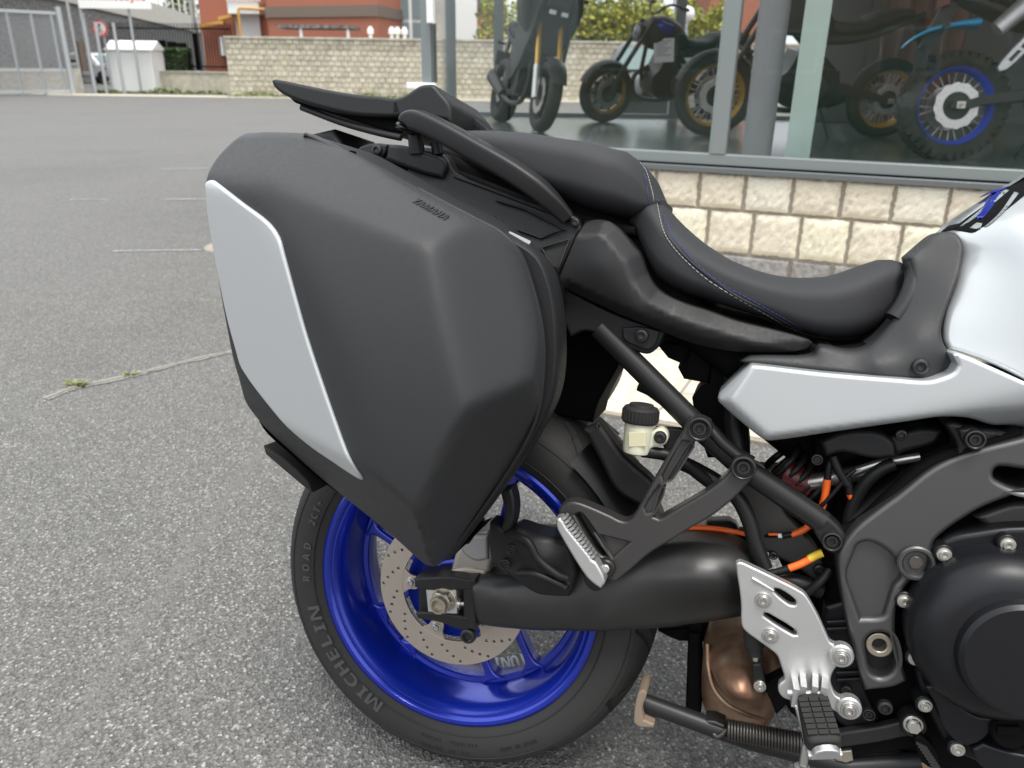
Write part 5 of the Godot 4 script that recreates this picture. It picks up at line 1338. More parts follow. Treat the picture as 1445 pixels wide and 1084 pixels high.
	m = M.new(); m.xf = Transform3D(Basis.IDENTITY, c); slab(m, circle(Vector2.ZERO, 0.1215, 96), 0.086, 0.091, 0.0006, hs)
	var dk := obj("brake_disc", m, mats.disc, w)
	var lug := M.new(); lug.xf = Transform3D(Basis.IDENTITY, Vector3.ZERO); slab(lug, sm(q("86 -26 72 -13 58 -9 54 0 58 9 72 13 86 26"), 4, 60), 0.0865, 0.0905, 0.0006)
	var lm := lug.mesh(mats.disc)
	for k in 5:
		var a := deg_to_rad(179.5 + 72 * k)
		var o := inst("disc_lug", lm, w); o.transform = Transform3D(Basis(Vector3.BACK, a), c)
		bolt(c + Vector3(cos(a), sin(a), 0) * 0.069 + Vector3(0, 0, 0.0915), 0.0085, w, "alu")
func sidewall(m: M, c: Vector3, s: String, r: float, a0: float, a1: float, size: float) -> void:
	# letters spread evenly from a0 to a1 degrees; tops outwards when the angle falls, inwards when it rises
	var n := s.length(); var big := absf(size)
	for i in n:
		var a := deg_to_rad(lerpf(a0, a1, (i + 0.5) / n))
		var d := Vector3(cos(a), sin(a), 0)
		var up := d if size > 0 else -d
		var zt := 0.0905 - 0.0 
		# follow the bulge of the sidewall
		var nrm := (Vector3.BACK + d * ((r - 0.262) * 6.0)).normalized()
		var x := up.cross(nrm).normalized()
		var st := 1.3 if big > 0.02 else 1.0
		m.xf = Transform3D(Basis(x * st, nrm.cross(x), nrm), c + d * (r - (0.36 * big if size > 0 else -0.36 * big) * 1.0) + Vector3(0, 0, 0.0912 - absf(r - 0.262) * 0.12))
		if s[i] != " ": text(m, s[i], big, 0.0016)
	m.xf = Transform3D.IDENTITY
func swing_arm() -> void:
	var s := node("swing_arm", bk)
	var o := q3("37 355 138 84 368 140 126 378 140 177 396 138 225 422 136 263 437 134 309 455 132 351 466 130 393 469 128 421 462 126 446 444 120 464 407 118 454 379 118 423 367 122 387 355 128 341 340 132 275 322 136 195 304 138 112 290 140 57 284 138")
	var cm := q3("89 351 150 91 319 150 152 356 150 175 331 151 230 392 148 245 343 150 288 410 150 325 424 156 360 442 158 388 442 156 416 428 144 349 365 136 384 388 138 429 397 124")
	tag(obj("main_beam", sheet(o, cm, 0.015, 0.06, 0.010), mats.swing, s), "smooth satin black swing arm beam")
	# open dropout with the axle adjuster
	var m := M.new(); slab(m, sm(q("-44 341 -28 346 17 357 48 358 49 344 7 333 -27 327 -41 328"), 3, 40), 0.09, 0.142, 0.003); slab(m, sm(q("-38 287 -25 292 21 298 46 299 47 278 34 277 -1 281 -33 279"), 3, 40), 0.09, 0.142, 0.003)
	slab(m, q("-42 321 39 337 42 297 -40 282"), 0.09, 0.122, 0.0); slab(m, q("34 357 53 361 59 280 39 280"), 0.09, 0.141, 0.004)
	var dp := obj("dropout", m, mats.black_metal, s)
	m = M.new(); slab(m, q("-25 332 23 341 28 299 -18 289"), 0.115, 0.139, 0.0015); obj("adjuster_block", m, mats.alu, s)
	var ax := Vector3(0.0062, 0.3186, 0.1500)
	m = M.new(); lathe(m, pr("0 -2 19 -2 19 1 18 2 0 2"), at3(Vector3(ax.x, ax.y, 0.140)), 32); lathe(m, pr("17.2 2 17.2 15 16 17 0 17"), at3(Vector3(ax.x, ax.y, 0.140)), 6, 20); obj("axle_nut", m, mats.nickel, s)
	m = M.new(); lathe(m, pr("13 14 13 24 12.2 25.5 9.5 25.5 9 24 9 6 0 5"), at3(Vector3(ax.x, ax.y, 0.141)), 32); obj("axle_end", m, mats.nickel, s)
	m = M.new(); tube(m, q3("21 311 131 50 317 131"), 0.0042, 10); lathe(m, pr("0 -4 9 -4 9 4 0 4"), at3(Vector3(0.0264, 0.3124, 0.1310), Vector3.RIGHT), 6, 20); lathe(m, pr("0 -4 9 -4 9 4 0 4"), at3(Vector3(0.0419, 0.3157, 0.1310), Vector3.RIGHT), 6, 20); obj("adjuster_bolt", m, mats.zinc, s)
	bolt(Vector3(0.0446, 0.2637, 0.1280), 0.0125, s, "bolt")
	# cross member and left beam
	m = M.new(); tube(m, PackedVector3Array([Vector3(0.33, 0.40, -0.11), Vector3(0.33, 0.40, 0.11)]), 0.045, 16); slab(m, sm(q("-40 280 -40 340 200 380 400 430 430 400 400 340 200 300"), 3, 60), -0.14, -0.115, 0.008); obj("cross_member", m, mats.swing, s)
	# caliper above the disc
	var cn := node("brake_caliper", bk)
	m = M.new(); slab(m, sm(q("4 352 11 386 32 415 58 426 69 397 65 362 39 348"), 4, 50), 0.07, 0.115, 0.008); obj("body", m, mat(0.30, 0.28, 0.25, 0.5, 0.5), cn)
	m = M.new(); slab(m, sm(q("20 397 30 415 61 423 64 385 44 379 25 387"), 4, 50), 0.10, 0.122, 0.005); obj("piston_cap", m, mat(0.26, 0.26, 0.26, 0.5, 0.5), cn)
	m = M.new(); slab(m, sm(q("-8 348 26 364 60 367 66 349 5 336"), 3, 50), 0.08, 0.118, 0.005); obj("bracket", m, mat(0.33, 0.29, 0.23, 0.5, 0.4), cn)
	# moulded guard in front of the caliper, with the case strut above it
	var g := node("moulded_guard", bk)
	var go := q3("75 460 168 88 458 170 100 452 172 112 458 172 116 461 172 137 458 173 175 455 172 195 450 170 204 422 168 207 408 168 198 372 165 175 368 165 152 367 166 115 385 168 84 398 168 77 424 168")
	obj("cover", sheet(go, q3("101 438 170 127 412 172 138 445 184 165 430 186 183 414 174 146 391 176 172 387 178 110 424 170"), 0.007, 0.13, 0.008), mats.plastic_smooth, g)
	m = M.new(); tube(m, sm3(q3("108 454 178 138 450 186 155 428 186 181 411 184 195 405 178"), 5), 0.0055, 8); tube(m, sm3(q3("125 398 176 151 404 182 181 397 180 194 390 176"), 5), 0.005, 8); obj("ridge", m, mats.plastic_smooth, g)
	for p in [Vector3(0.1127, 0.4297, 0.1730), Vector3(0.1050, 0.4059, 0.1720), Vector3(0.1932, 0.3905, 0.1680)]: bolt(p, 0.0075, g, "ring")
	m = M.new(); slab(m, sm(q("87 509 103 515 109 500 112 478 108 456 97 446 91 450 96 477"), 4, 60), 0.14, 0.168, 0.005); obj("strut", m, mats.black_metal, g)
func tail() -> void:
	var t := node("tail_unit", bk)
	# moulded cover beneath the grab rail
	var o := q3("-179 957 120 -176 965 120 -170 969 120 -149 974 120 -104 972 122 -45 964 124 -24 939 128 38 919 132 111 898 136 153 890 140 163 876 142 151 842 146 138 806 150 123 808 152 98 819 152 50 841 150 -14 865 146 -106 911 138 -157 935 126")
	obj("rear_cover", sheet(o, q3("-70 940 126 44 883 140 117 855 144"), 0.005, 0.06, 0.010, 3), mats.plastic_smooth, t)
	# raised ribs that frame the two recesses
	var m := M.new()
	for path in [q3("45 883 144 61 871 145 111 858 146 142 871 146 84 895 143 42 904 140"), q3("113 845 149 150 859 147 139 820 151 131 823 151 113 845 149"), q3("-24 933 132 40 915 136 112 894 140 149 884 143")]:
		ribbon(m, path, 0.0017)
	obj("rib", m, mats.plastic_smooth, t)
	m = M.new(); slab(m, sm(q("-174 957 -169 967 -145 973 -125 972 -129 960 -135 954 -172 953"), 3, 50), 0.1, 0.134, 0.004); var bp := obj("bracket_plate", m, mats.black_metal, t)
	bolt(Vector3(-0.1403, 0.9630, 0.1360), 0.0075, t, "bolt")
	m = M.new(); slab(m, sm(q("-124 972 -99 971 -71 964 -41 956 -34 945 -39 929 -69 934 -127 950"), 3, 50), 0.08, 0.138, 0.006); obj("rail_mount", m, mats.plastic_smooth, t)
	m = M.new(); slab(m, sm(q("-134 950 -95 942 -95 928 -124 936"), 3, 50), 0.1, 0.131, 0.004); obj("reflector_recess", m, mats.dark, t)
	# grab rails
	var rail := sm3(q3("-92 988 150 -86 1000 152 -70 1001 154 -34 988 156 13 967 158 65 943 160 101 923 160 125 905 156 144 887 146"), 6)
	m = M.new(); tube(m, rail, [0.013, 0.0155, 0.0165, 0.0165, 0.0165, 0.0165, 0.016, 0.014, 0.011], 28, 0.85, Vector3(0.4, 1, 0.2), 5.0); tag(obj("grab_rail", m, mats.black_metal, t), "black pillion grab rail above the side case")
	m = M.new()
	tube(m, q3("-83 991 138 -80 961 134"), 0.011, 12); tube(m, q3("-56 978 126 -53 963 124"), 0.008, 12); obj("rail_post", m, mats.black_metal, t)
	var fr := PackedVector3Array()
	for p in rail: fr.append(Vector3(p.x, p.y, -p.z))
	m = M.new(); tube(m, fr, 0.016, 14, 0.92, Vector3(0.4, 1, -0.2), 2.7); obj("grab_rail", m, mats.black_metal, t)
	# luggage rack
	var rk := node("luggage_rack", bk)
	var ro := sm(q("-343 1063 -337 1065 -296 1059 -251 1052 -220 1048 -188 1045 -162 1044 -138 1042 -123 1046 -110 1054 -99 1060 -86 1062 -78 1061 -66 1050 -52 1036 -48 1022 -48 1010 -64 1014 -99 1017 -143 1015 -200 1016 -247 1023 -289 1032 -320 1042 -339 1054"), 3, 70)
	m = M.new(); slab(m, ro, 0.0, 0.095, 0.006); slab_mirror(m, ro, 0.095, 0.006); obj("rack_plate", m, mats.plastic_smooth, rk)
	var ru := sm(q("-324 1043 -314 1035 -280 1027 -231 1016 -184 1005 -140 996 -124 1001 -125 1015 -185 1019 -256 1026"), 3, 70)
	m = M.new(); slab(m, ru, 0.0, 0.075, 0.004); slab_mirror(m, ru, 0.075, 0.004); obj("underside_tray", m, mats.dark, rk)
	m = M.new(); tube(m, sm3(q3("-304 1029 70 -232 1008 78 -171 995 82 -128 988 86"), 4), 0.005, 8); obj("lower_stay", m, mats.black_metal, rk)
	var nose := sm(q("-106 1051 -94 1055 -77 1053 -64 1044 -44 1029 -22 1013 -35 1006 -95 1008"), 3, 60)
	m = M.new(); slab(m, nose, -0.09, 0.0, 0.006); slab_mirror(m, nose, 0.09, 0.006); obj("rack_nose", m, mats.plastic_smooth, rk)
	# side panel under the seats
	o = q3("166 885 150 191 888 150 207 882 150 221 870 150 233 858 151 244 847 152 257 822 154 273 804 156 300 792 157 339 783 158 376 774 158 426 766 156 463 758 152 469 754 150 461 745 148 419 737 148 363 734 148 319 740 148 270 754 148 212 771 148 153 793 150 142 802 152 141 807 152 152 841 152")
	var pall := o.duplicate(); pall.append_array(q3("199 829 158 250 778 159 324 758 158 394 748 155"))
	var up := q("164 884 192 888 207 882 221 870 233 858 244 847 256 822 273 804 299 792 338 783 376 774 426 766 463 758 470 755")
	var dn := q("466 744 419 736 363 732 319 738 271 752 213 769 153 791")
	tag(obj("side_panel", shell(M.new(), sm(xy(o), 4, 48), bevelled(bevelled(spline(pall, 0.0002), up, 0.018, 0.020), dn, 0.010, 0.014), 0.002, 0.05, 0.0068), mats.plastic_smooth, t), "long black side panel below both seats")
	bolt(Vector3(0.1555, 0.8814, 0.1460), 0.006, t, "bolt")
	# dark inner tail and mudguard
	m = M.new(); slab(m, sm(q("-66 977 217 893 330 789 454 740 372 690 296 734 188 755 1 857"), 3, 60), -0.11, 0.10, 0.02); obj("under_tray", m, mats.dark, t)
	m = M.new(); slab(m, sm(q("-240 700 -120 860 60 860 150 760 120 690 -20 690 -140 620"), 3, 60), -0.08, 0.08, 0.02); obj("inner_mudguard", m, mats.dark, t)
	m = M.new(); slab(m, sm(q("57 764 179 754 219 722 216 690 188 624 182 590 117 594 55 654"), 3, 40), -0.10, 0.02, 0.006); obj("mud_flap", m, mats.dark, t)
	m = M.new(); slab(m, sm(q("-300 980 -250 1000 -160 900 -60 860 -60 800 -200 840 -330 700 -350 700"), 3, 60), -0.07, 0.07, 0.01); obj("tail_bottom", m, mats.plastic_smooth, t)
	# triangular inner cover and screw under the panel
	m = M.new(); slab(m, sm(q("147 794 208 769 286 750 279 729 269 718 257 717 232 724 202 734 178 739 159 729 145 757"), 3, 60), 0.08, 0.128, 0.004); obj("lower_cover", m, mats.plastic_smooth, t)
	m = M.new(); slab(m, sm(q("229 749 254 753 279 750 276 733 267 723 250 726 232 734"), 4, 70), 0.12, 0.134, 0.003); obj("screw_plate", m, mats.plastic_smooth, t)
	bolt(Vector3(0.2565, 0.7416, 0.1370), 0.009, t, "bolt")
func slab_mirror(m: M, o: PackedVector2Array, z: float, b: float) -> void:
	var k := M.new(); slab(k, o, 0.0, z, b)
	for i in range(0, k.v.size(), 3):
		for j in [0, 2, 1]:
			var a: Vector3 = k.v[i + j]; var n: Vector3 = k.n[i + j]
			m.v.append(Vector3(a.x, a.y, -a.z)); m.n.append(Vector3(n.x, n.y, -n.z)); m.c.append(k.c[i + j])
func seat_body(st: PackedVector3Array, ws: String, ex: float) -> M:
	var w := ws.split_floats(" ")
	var R := []
	for i in st.size():
		var row := PackedVector3Array(); var p := st[i]; var hw := w[i] * 0.001
		for j in 64:
			var a := TAU * j / 64; var s := sin(a); var c := cos(a)
			row.append(Vector3(p.x, (p.y + p.z) / 2 + (p.y - p.z) / 2 * signf(s) * pow(absf(s), 2.0 / ex), hw * signf(c) * pow(absf(c), 2.0 / ex)))
		R.append(row)
	var m := M.new(); grid(m, R)
	cap(m, R[0], Vector3.LEFT); cap(m, R[-1], Vector3.RIGHT)
	return m
func stitches(m: M, path: PackedVector3Array, r: float) -> M:
	for i in path.size() - 1:
		var a := path[i]; var b := path[i + 1]
		var n := maxi(1, int(a.distance_to(b) / 0.0055))
		for k in n: tube(m, PackedVector3Array([a.lerp(b, (k + 0.15) / n), a.lerp(b, (k + 0.8) / n)]), r, 5)
	return m
func seats() -> void:
	var s := node("rider_seat", bk)
	obj("cushion", seat_body(q3("215 896 884 216 896 884 220 901 883 225 909 880 232 919 865 242 924 848 253 921 828 266 908 813 281 895 805 297 883 799 314 871 795 332 861 792 351 851 788 371 844 784 391 838 780 411 834 776 431 832 769 450 832 763 469 834 758 487 837 756 505 844 756 521 852 759 535 859 764 548 865 771 559 866 785 569 864 809 576 853 817 582 841 820 585 835 821 586 833 820"), "78 85 91 102 114 125 136 144 149 150 150 150 152 153 153 151 146 139 130 122 113 106 98 90 84 78 72 68 64 58", 3.4), mats.vinyl, s)
	var wp := sm3(q3("253 917 96 262 898 129 271 878 144 285 860 150 306 841 151 334 821 151 367 804 152 397 790 143 425 776 118 453 762 59"), 5)
	obj("white_stitching", stitches(M.new(), wp, 0.00045), mats.white_thread, s)
	var sb := M.new(); slab(sb, sm(q("211 880 238 849 272 804 335 783 410 770 474 752 529 756 555 776 573 797 574 761 520 728 452 720 340 746 240 784"), 3, 60), -0.10, 0.112, 0.006); obj("seat_base", sb, mats.dark, s)
	var bp := sm3(q3("253 921 46 269 896 124 281 875 143 297 859 149 318 840 151 351 818 153 383 804 153 413 790 147 437 779 135 455 768 112"), 5)
	obj("blue_stitching", stitches(M.new(), bp, 0.0004), mats.blue_thread, s)
	var pp := sm3(q3("253 919 74 267 896 125 276 875 143 290 859 148 313 840 150 344 820 151 374 803 152 407 790 145 432 777 128 453 766 100"), 5)
	obj("piping", tube(M.new(), pp, 0.0016, 6), mats.vinyl, s)
	var t := node("pillion_seat", bk)
	obj("cushion", seat_body(q3("-84 983 965 -82 983 965 -77 989 961 -70 997 956 -59 1002 955 -45 1006 951 -30 1007 947 -12 1007 942 8 1007 937 30 1006 931 52 1005 926 75 1003 920 98 1000 914 121 997 909 144 995 904 165 991 899 185 987 895 203 984 893 219 974 892 232 960 892 243 940 898 251 924 907 255 922 913 257 923 914"), "70 77 84 89 90 92 98 106 114 122 129 135 140 144 148 152 152 148 140 131 122 109 98 88", 3.4), mats.vinyl, t)
	var w2 := sm3(q3("221 971 70 231 960 73 242 939 96 249 923 110 249 909 106 244 901 86"), 5)
	obj("white_stitching", stitches(M.new(), w2, 0.00045), mats.white_thread, t)
	var b2 := sm3(q3("201 985 -35 234 951 109 240 936 118 244 922 121 246 909 114 240 899 94"), 5)
	obj("blue_stitching", stitches(M.new(), b2, 0.0004), mats.blue_thread, t)
	var m := M.new(); slab(m, sm(q("-53 952 36 926 123 903 205 887 231 883 232 871 187 868 82 891 -29 923"), 3, 60), -0.1, 0.115, 0.006); obj("seat_base", m, mats.dark, t)
func tank() -> void:
	var t := node("fuel_tank", bk)
	var o := q3("620 905 60 632 922 50 648 938 40 665 953 30 682 967 20 700 982 10 738 1018 5 779 1044 5 826 1028 40 836 933 120 855 797 150 849 703 160 776 704 176 731 723 178 688 743 170 660 754 160 634 761 148 619 764 142 613 776 136 613 801 128 619 827 118 625 854 106 629 880 86")
	var c := q3("668 924 112 675 843 158 726 832 178 776 837 182 723 925 140")
	var all := o.duplicate(); all.append_array(c)
	var h := spline(all, 0.00002)
	var sh := shell(M.new(), sm(xy(o), 4, 50), h, 0.006, -0.02, 0.014)
	var n := sh.v.size()
	obj("right_half", sh, mats.silver, t)
	var mi := M.new()
	for i in range(0, n, 3):
		for j in [0, 2, 1]:
			mi.v.append(Vector3(sh.v[i + j].x, sh.v[i + j].y, -sh.v[i + j].z)); mi.n.append(Vector3(sh.n[i + j].x, sh.n[i + j].y, -sh.n[i + j].z)); mi.c.append(Color.WHITE)
	obj("left_half", mi, mats.silver, t)
	var tu := M.new(); slab(tu, sm(q("640 766 670 760 754 725 881 688 865 773 675 823"), 3, 60), -0.11, 0.11, 0.01); obj("tank_underside", tu, mats.dark, t)
	# tank pad with blue and grey streaks
	var pad := func(x: float, y: float) -> float: return h.call(x, y) + 0.0012
	obj("tank_pad", shell(M.new(), sm(q("620 908 634 923 653 940 676 961 696 978 734 1013 743 1004 689 952 658 925 640 906 634 904"), 3, 50), pad, 0.001, -0.01, 0.008), mats.dark, t)
	var p2 := func(x: float, y: float) -> float: return h.call(x, y) + 0.0022
	obj("blue_streak", shell(M.new(), q("642 921 645 921 661 942 674 961 672 962 657 946 643 926"), p2, 0.0006, -0.01, 0.006), mats.blue, t)
	obj("blue_streak", shell(M.new(), q("657 954 664 958 677 964 683 968 667 962"), p2, 0.0006, -0.01, 0.006), mats.blue, t)
	for g in [q("631 916 634 917 681 962 678 963"), q("646 911 649 913 687 957 684 959"), q("634 910 642 908 645 916 641 917"), q("626 912 628 912 667 952 664 951")]:
		obj("grey_streak", shell(M.new(), g, p2, 0.0005, -0.01, 0.006), mat(0.22, 0.24, 0.25, 0.3), t)
	# black trim between seat, tank and side cover
	var k := q3("594 899 92 606 903 92 617 901 96 624 890 104 625 878 110 622 854 122 615 827 134 609 803 142 607 785 148 611 771 152 619 760 154 626 749 152 626 741 150 613 733 154 598 727 158 579 725 160 536 724 162 481 724 160 431 723 158 398 722 156 384 723 154 398 732 152 469 740 150 476 751 148 486 752 146 511 750 142 529 755 138 542 767 132 555 787 126 565 810 120 573 840 112 571 857 106 567 869 102 579 883 96")
	tag(obj("knee_trim", sheet(k, q3("592 843 118 581 776 150 538 742 160"), 0.006, 0.05, 0.009, 4, 55), mats.plastic, t), "black plastic trim where seat meets tank")
	var m := M.new(); tube(m, sm3(q3("573 862 88 578 854 92 579 842 98 575 824 106 568 806 112 560 792 116"), 5), 0.013, 14); obj("trim_ring", m, mats.plastic_smooth, t)
	bolt(Vector3(0.5873, 0.7424, 0.1630), 0.0095, t, "bolt")
	# silver side cover
	var P := Vector3(0.4353, 0.6851, 0.1820); var Q := Vector3(0.6031, 0.7074, 0.1860); var Rr := Vector3(0.5411, 0.7241, 0.1820)
	var mainp := plane3(Vector3(0.3989, 0.7108, 0.1780), Vector3(0.4319, 0.6485, 0.1780), Vector3(0.6150, 0.7254, 0.1860))
	var tipu := plane3(Vector3(0.3961, 0.7199, 0.1760), Vector3(0.3777, 0.6768, 0.1770), Vector3(0.3635, 0.6760, 0.1600))
	var tipl := plane3(Vector3(0.3777, 0.6768, 0.1770), Vector3(0.4281, 0.6388, 0.1770), Vector3(0.4066, 0.6355, 0.1580))
	var low := plane3(Vector3(0.4281, 0.6388, 0.1770), Vector3(0.5772, 0.6835, 0.1840), Vector3(0.5071, 0.6483, 0.1600))
	var lowr := plane3(Vector3(0.6034, 0.6958, 0.1860), Vector3(0.6878, 0.7310, 0.1900), Vector3(0.6989, 0.6851, 0.1660))
	var sv := q("396 722 401 724 479 724 564 727 594 729 610 736 618 742 621 751 614 762 619 764 648 755 684 742 728 727 787 706 754 676 720 678 699 680 680 679 647 688 616 687 584 677 506 652 436 629 425 630 398 646 366 669 363 675 365 682")
	obj("silver_side_cover", shell(M.new(), sm(sv, 4, 40), facets([mainp, tipu, tipl, low, lowr], 0.0022), 0.005, 0.10, 0.0055), mats.silver, bk)
func frame() -> void:
	var f := node("main_frame", bk)
	var o := q("705 672 739 690 777 704 810 668 807 618 754 616 717 607 694 592 678 579 664 564 649 547 638 530 638 517 637 499 632 486 620 475 610 449 612 409 624 372 635 344 621 332 589 319 578 343 562 385 546 433 535 477 534 501 546 530 569 559 590 583 622 622 655 646")
	var hole := sm(q("687 620 686 629 691 634 719 636 753 646 757 625 723 611 709 611 695 615"), 4, 60)
	var rec := sm(q("551 497 555 511 569 516 596 502 607 480 601 466 597 435 594 423 571 416 558 442 547 468"), 4, 60)
	var boss := sm(q("580 382 584 395 594 401 605 400 612 391 618 371 617 356 611 346 602 342 592 347 586 361"), 5, 80)
	var tilt := func(x: float, y: float) -> float: return 0.02 * clampf((x - 0.66) / 0.12, 0, 1)
	var m := M.new(); slab(m, sm(o, 4, 55), 0.06, 0.152, 0.007, [hole, rec, boss], tilt)
	tag(obj("pivot_plate", m, mats.frame, f), "dark grey cast frame beam beside the engine")
	m = M.new(); slab(m, shrink(ccw(rec), -0.004), 0.125, 0.141, 0.003); obj("recess_floor", m, mats.frame, f)
	m = M.new(); slab(m, shrink(ccw(boss), -0.003), 0.11, 0.128, 0.002); obj("recess_floor", m, mats.black_metal, f)
	var pv := Vector3(0.5986, 0.3806, 0.1400)
	m = M.new(); slab(m, circle(Vector2(pv.x, pv.y), 0.0165, 32), 0.126, 0.142, 0.002, [circle(Vector2(pv.x, pv.y), 0.0085, 24)]); obj("pivot_nut", m, mats.nickel, f)
	m = M.new(); lathe(m, pr("22 -4 22 8 20 10 17 10 15 7 14 -6 0 -8"), at3(Vector3(0.6207, 0.5013, 0.1500)), 36, 30); var er := obj("mount_ring", m, mats.frame, f)
	m = M.new(); lathe(m, pr("9 -6 9 4 8 5 0 5"), at3(Vector3(0.6207, 0.5013, 0.1500)), 6, 20); obj("mount_bolt", m, mat(0.12, 0.11, 0.10, 0.4, 0.7), f)
	# shadow rail along the top of the beam and upper lug
	m = M.new(); tube(m, sm3(q3("530 511 120 557 530 125 587 575 130 619 620 135 657 646 140 708 675 140"), 6), 0.010, 10); obj("cable_channel", m, mats.dark, f)
	m = M.new(); slab(m, sm(q("627 676 638 679 655 674 672 675 694 675 678 664 659 652 646 638 643 655"), 3, 60), 0.11, 0.150, 0.005); obj("subframe_lug", m, mats.black_metal, f)
	m = M.new(); slab(m, sm(q("639 673 656 677 669 670 670 657 661 650 648 657"), 4, 70), 0.14, 0.160, 0.005); obj("lug_boss", m, mats.black_metal, f)
	bolt(Vector3(0.6572, 0.6643, 0.1630), 0.0115, f, "ring")
	# subframe tubes
	var sf := node("subframe", bk)
	m = M.new(); tube(m, q3("196 744 118 341 629 128 406 582 130 511 527 132"), 0.0152, 20); obj("lower_tube", m, mats.black_metal, sf)
	m = M.new(); tube(m, q3("155 724 -118 332 578 -128 412 519 -130 544 449 -132"), 0.0152, 14); obj("lower_tube", m, mats.black_metal, sf)
	m = M.new(); tube(m, q3("371 747 70 386 622 75 410 546 80"), 0.012, 14); obj("upright_tube", m, mats.black_metal, sf)
	m = M.new(); slab(m, sm(q("500 532 511 539 525 532 539 518 542 507 537 494 524 491 513 500 500 518"), 4, 70), 0.115, 0.144, 0.006); var lg := obj("tube_lug", m, mats.black_metal, sf)
	bolt(Vector3(0.5235, 0.5089, 0.1470), 0.0125, sf, "ring")
	m = M.new(); tube(m, q3("331 636 138 351 637 140 376 615 142 395 602 142 415 594 142"), 0.012, 12, 0.7); obj("gusset", m, mats.black_metal, sf)
func engine() -> void:
	var e := node("engine", bk)
	var m := M.new(); slab(m, sm(q("532 520 595 560 651 578 751 595 883 608 956 443 949 252 770 190 627 223 575 274 535 369"), 3, 60), -0.14, 0.10, 0.02); tag(obj("crankcase", m, mats.dark, e), "dark engine block")
	m = M.new(); slab(m, sm(q("638 511 650 535 682 550 725 564 782 568 818 527 847 445 850 346 819 272 737 254 695 267 666 308 645 352 633 397 629 444 635 478"), 4, 60), 0.08, 0.147, 0.008); obj("cover_flange", m, mats.cover, e)
	var cc := Vector3(0.7202, 0.4375, 0.1780)
	m = M.new(); lathe(m, pr("104 -30 104 -2 102 8 97 18 88 27 78 33 68 36 0 37"), at3(Vector3(cc.x, cc.y, 0.176)), 72, 25); tag(obj("clutch_cover", m, mats.cover, e), "domed black clutch cover")
	var c2 := Vector3(0.7323, 0.4290, 0.2260)
	m = M.new(); lathe(m, pr("70 -24 69 -4 66 4 61 8 0 9"), at3(Vector3(c2.x - 0.002, c2.y + 0.002, 0.217)), 64, 25); obj("raised_disc", m, mats.cover, e)
	for p in [Vector3(0.6472, 0.5200, 0.1600), Vector3(0.7114, 0.5445, 0.1600), Vector3(0.6152, 0.4499, 0.1520), Vector3(0.6376, 0.3791, 0.1540), Vector3(0.6572, 0.3215, 0.1560), Vector3(0.7002, 0.2752, 0.1600), Vector3(0.7604, 0.2687, 0.1600)]:
		m = M.new(); lathe(m, pr("11 -30 11 -1 10 0 0 0"), at3(p + Vector3(0, 0, 0.001)), 20); obj("bolt_boss", m, mats.cover, e)
		bolt(p + Vector3(0, 0, 0.003), 0.0085, e, "zinc")
	# lower cover plates
	m = M.new(); slab(m, sm(q("649 354 667 364 687 342 708 331 727 332 728 318 720 300 707 289 690 294 675 309 666 332"), 3, 50), 0.15, 0.176, 0.004); obj("lower_plate", m, mats.cover, e)
	m = M.new(); slab(m, sm(q("712 287 722 297 747 294 766 294 821 298 824 280 737 263 719 271"), 3, 50), 0.15, 0.176, 0.004); obj("lower_plate", m, mats.cover, e)
	m = M.new(); slab(m, sm(q("726 316 731 335 754 344 782 350 789 309 760 305"), 3, 50), 0.14, 0.170, 0.003); obj("filler_plate", m, mats.alu, e)
	m = M.new(); lathe(m, pr("21 -10 21 8 19 11 0 11"), at3(Vector3(0.7447, 0.3225, 0.1740)), 36); bar(m, Vector3(0.7285, 0.3261, 0.1870), Vector3(0.7513, 0.3321, 0.1870), 0.009, 0.010, Vector3.BACK); obj("oil_filler_cap", m, mats.dark, e)
	# gearbox side seen between frame and peg plate
	m = M.new(); slab(m, sm(q("532 408 561 424 594 310 618 265 600 239 567 251 539 328"), 3, 60), 0.05, 0.116, 0.006); obj("gearbox_cover", m, mats.cover, e)
	m = M.new()
	for rb in [q3("537 388 118 564 396 118"), q3("538 378 118 568 387 118"), q3("558 320 118 584 328 118"), q3("560 310 118 587 319 118")]:
		m = M.new(); tube(m, rb, 0.003, 6); obj("casting_rib", m, mats.cover, e)
	bolt(Vector3(0.6159, 0.3014, 0.1460), 0.0095, e, "bolt"); bolt(Vector3(0.6016, 0.2796, 0.1320), 0.008, e, "ring"); bolt(Vector3(0.5725, 0.3000, 0.1200), 0.007, e, "bolt")
	# cylinder side and intake bodies behind the frame
	m = M.new(); slab(m, sm(q("681 561 717 584 735 589 817 611 827 551 742 549 707 548"), 3, 60), 0.0, 0.125, 0.008); obj("cylinder_side", m, mats.cast_grey, e)
	m = M.new(); slab(m, sm(q("491 628 616 659 652 660 654 623 611 579 564 610 523 594 495 599"), 3, 60), -0.1, 0.088, 0.01); obj("throttle_body_cover", m, mats.dark, e)
	m = M.new(); slab(m, sm(q("496 630 519 645 556 652 579 642 585 623 557 617 523 620 504 611"), 3, 60), 0.08, 0.128, 0.006); obj("sensor_housing", m, mats.plastic_smooth, e)
	m = M.new(); slab(m, sm(q("574 646 608 662 633 663 626 645 596 631 586 622"), 3, 60), 0.08, 0.122, 0.006); obj("sensor_housing", m, mats.plastic_smooth, e)
	bolt(Vector3(0.5868, 0.6515, 0.1240), 0.007, e, "bolt"); bolt(Vector3(0.4940, 0.6065, 0.1280), 0.007, e, "ring")
	m = M.new(); tube(m, q3("493 556 60 535 576 70 568 591 80"), 0.011, 14); tube(m, q3("544 588 90 574 608 100 616 623 105"), 0.006, 10); obj("chrome_pipe", m, mats.steel, e)
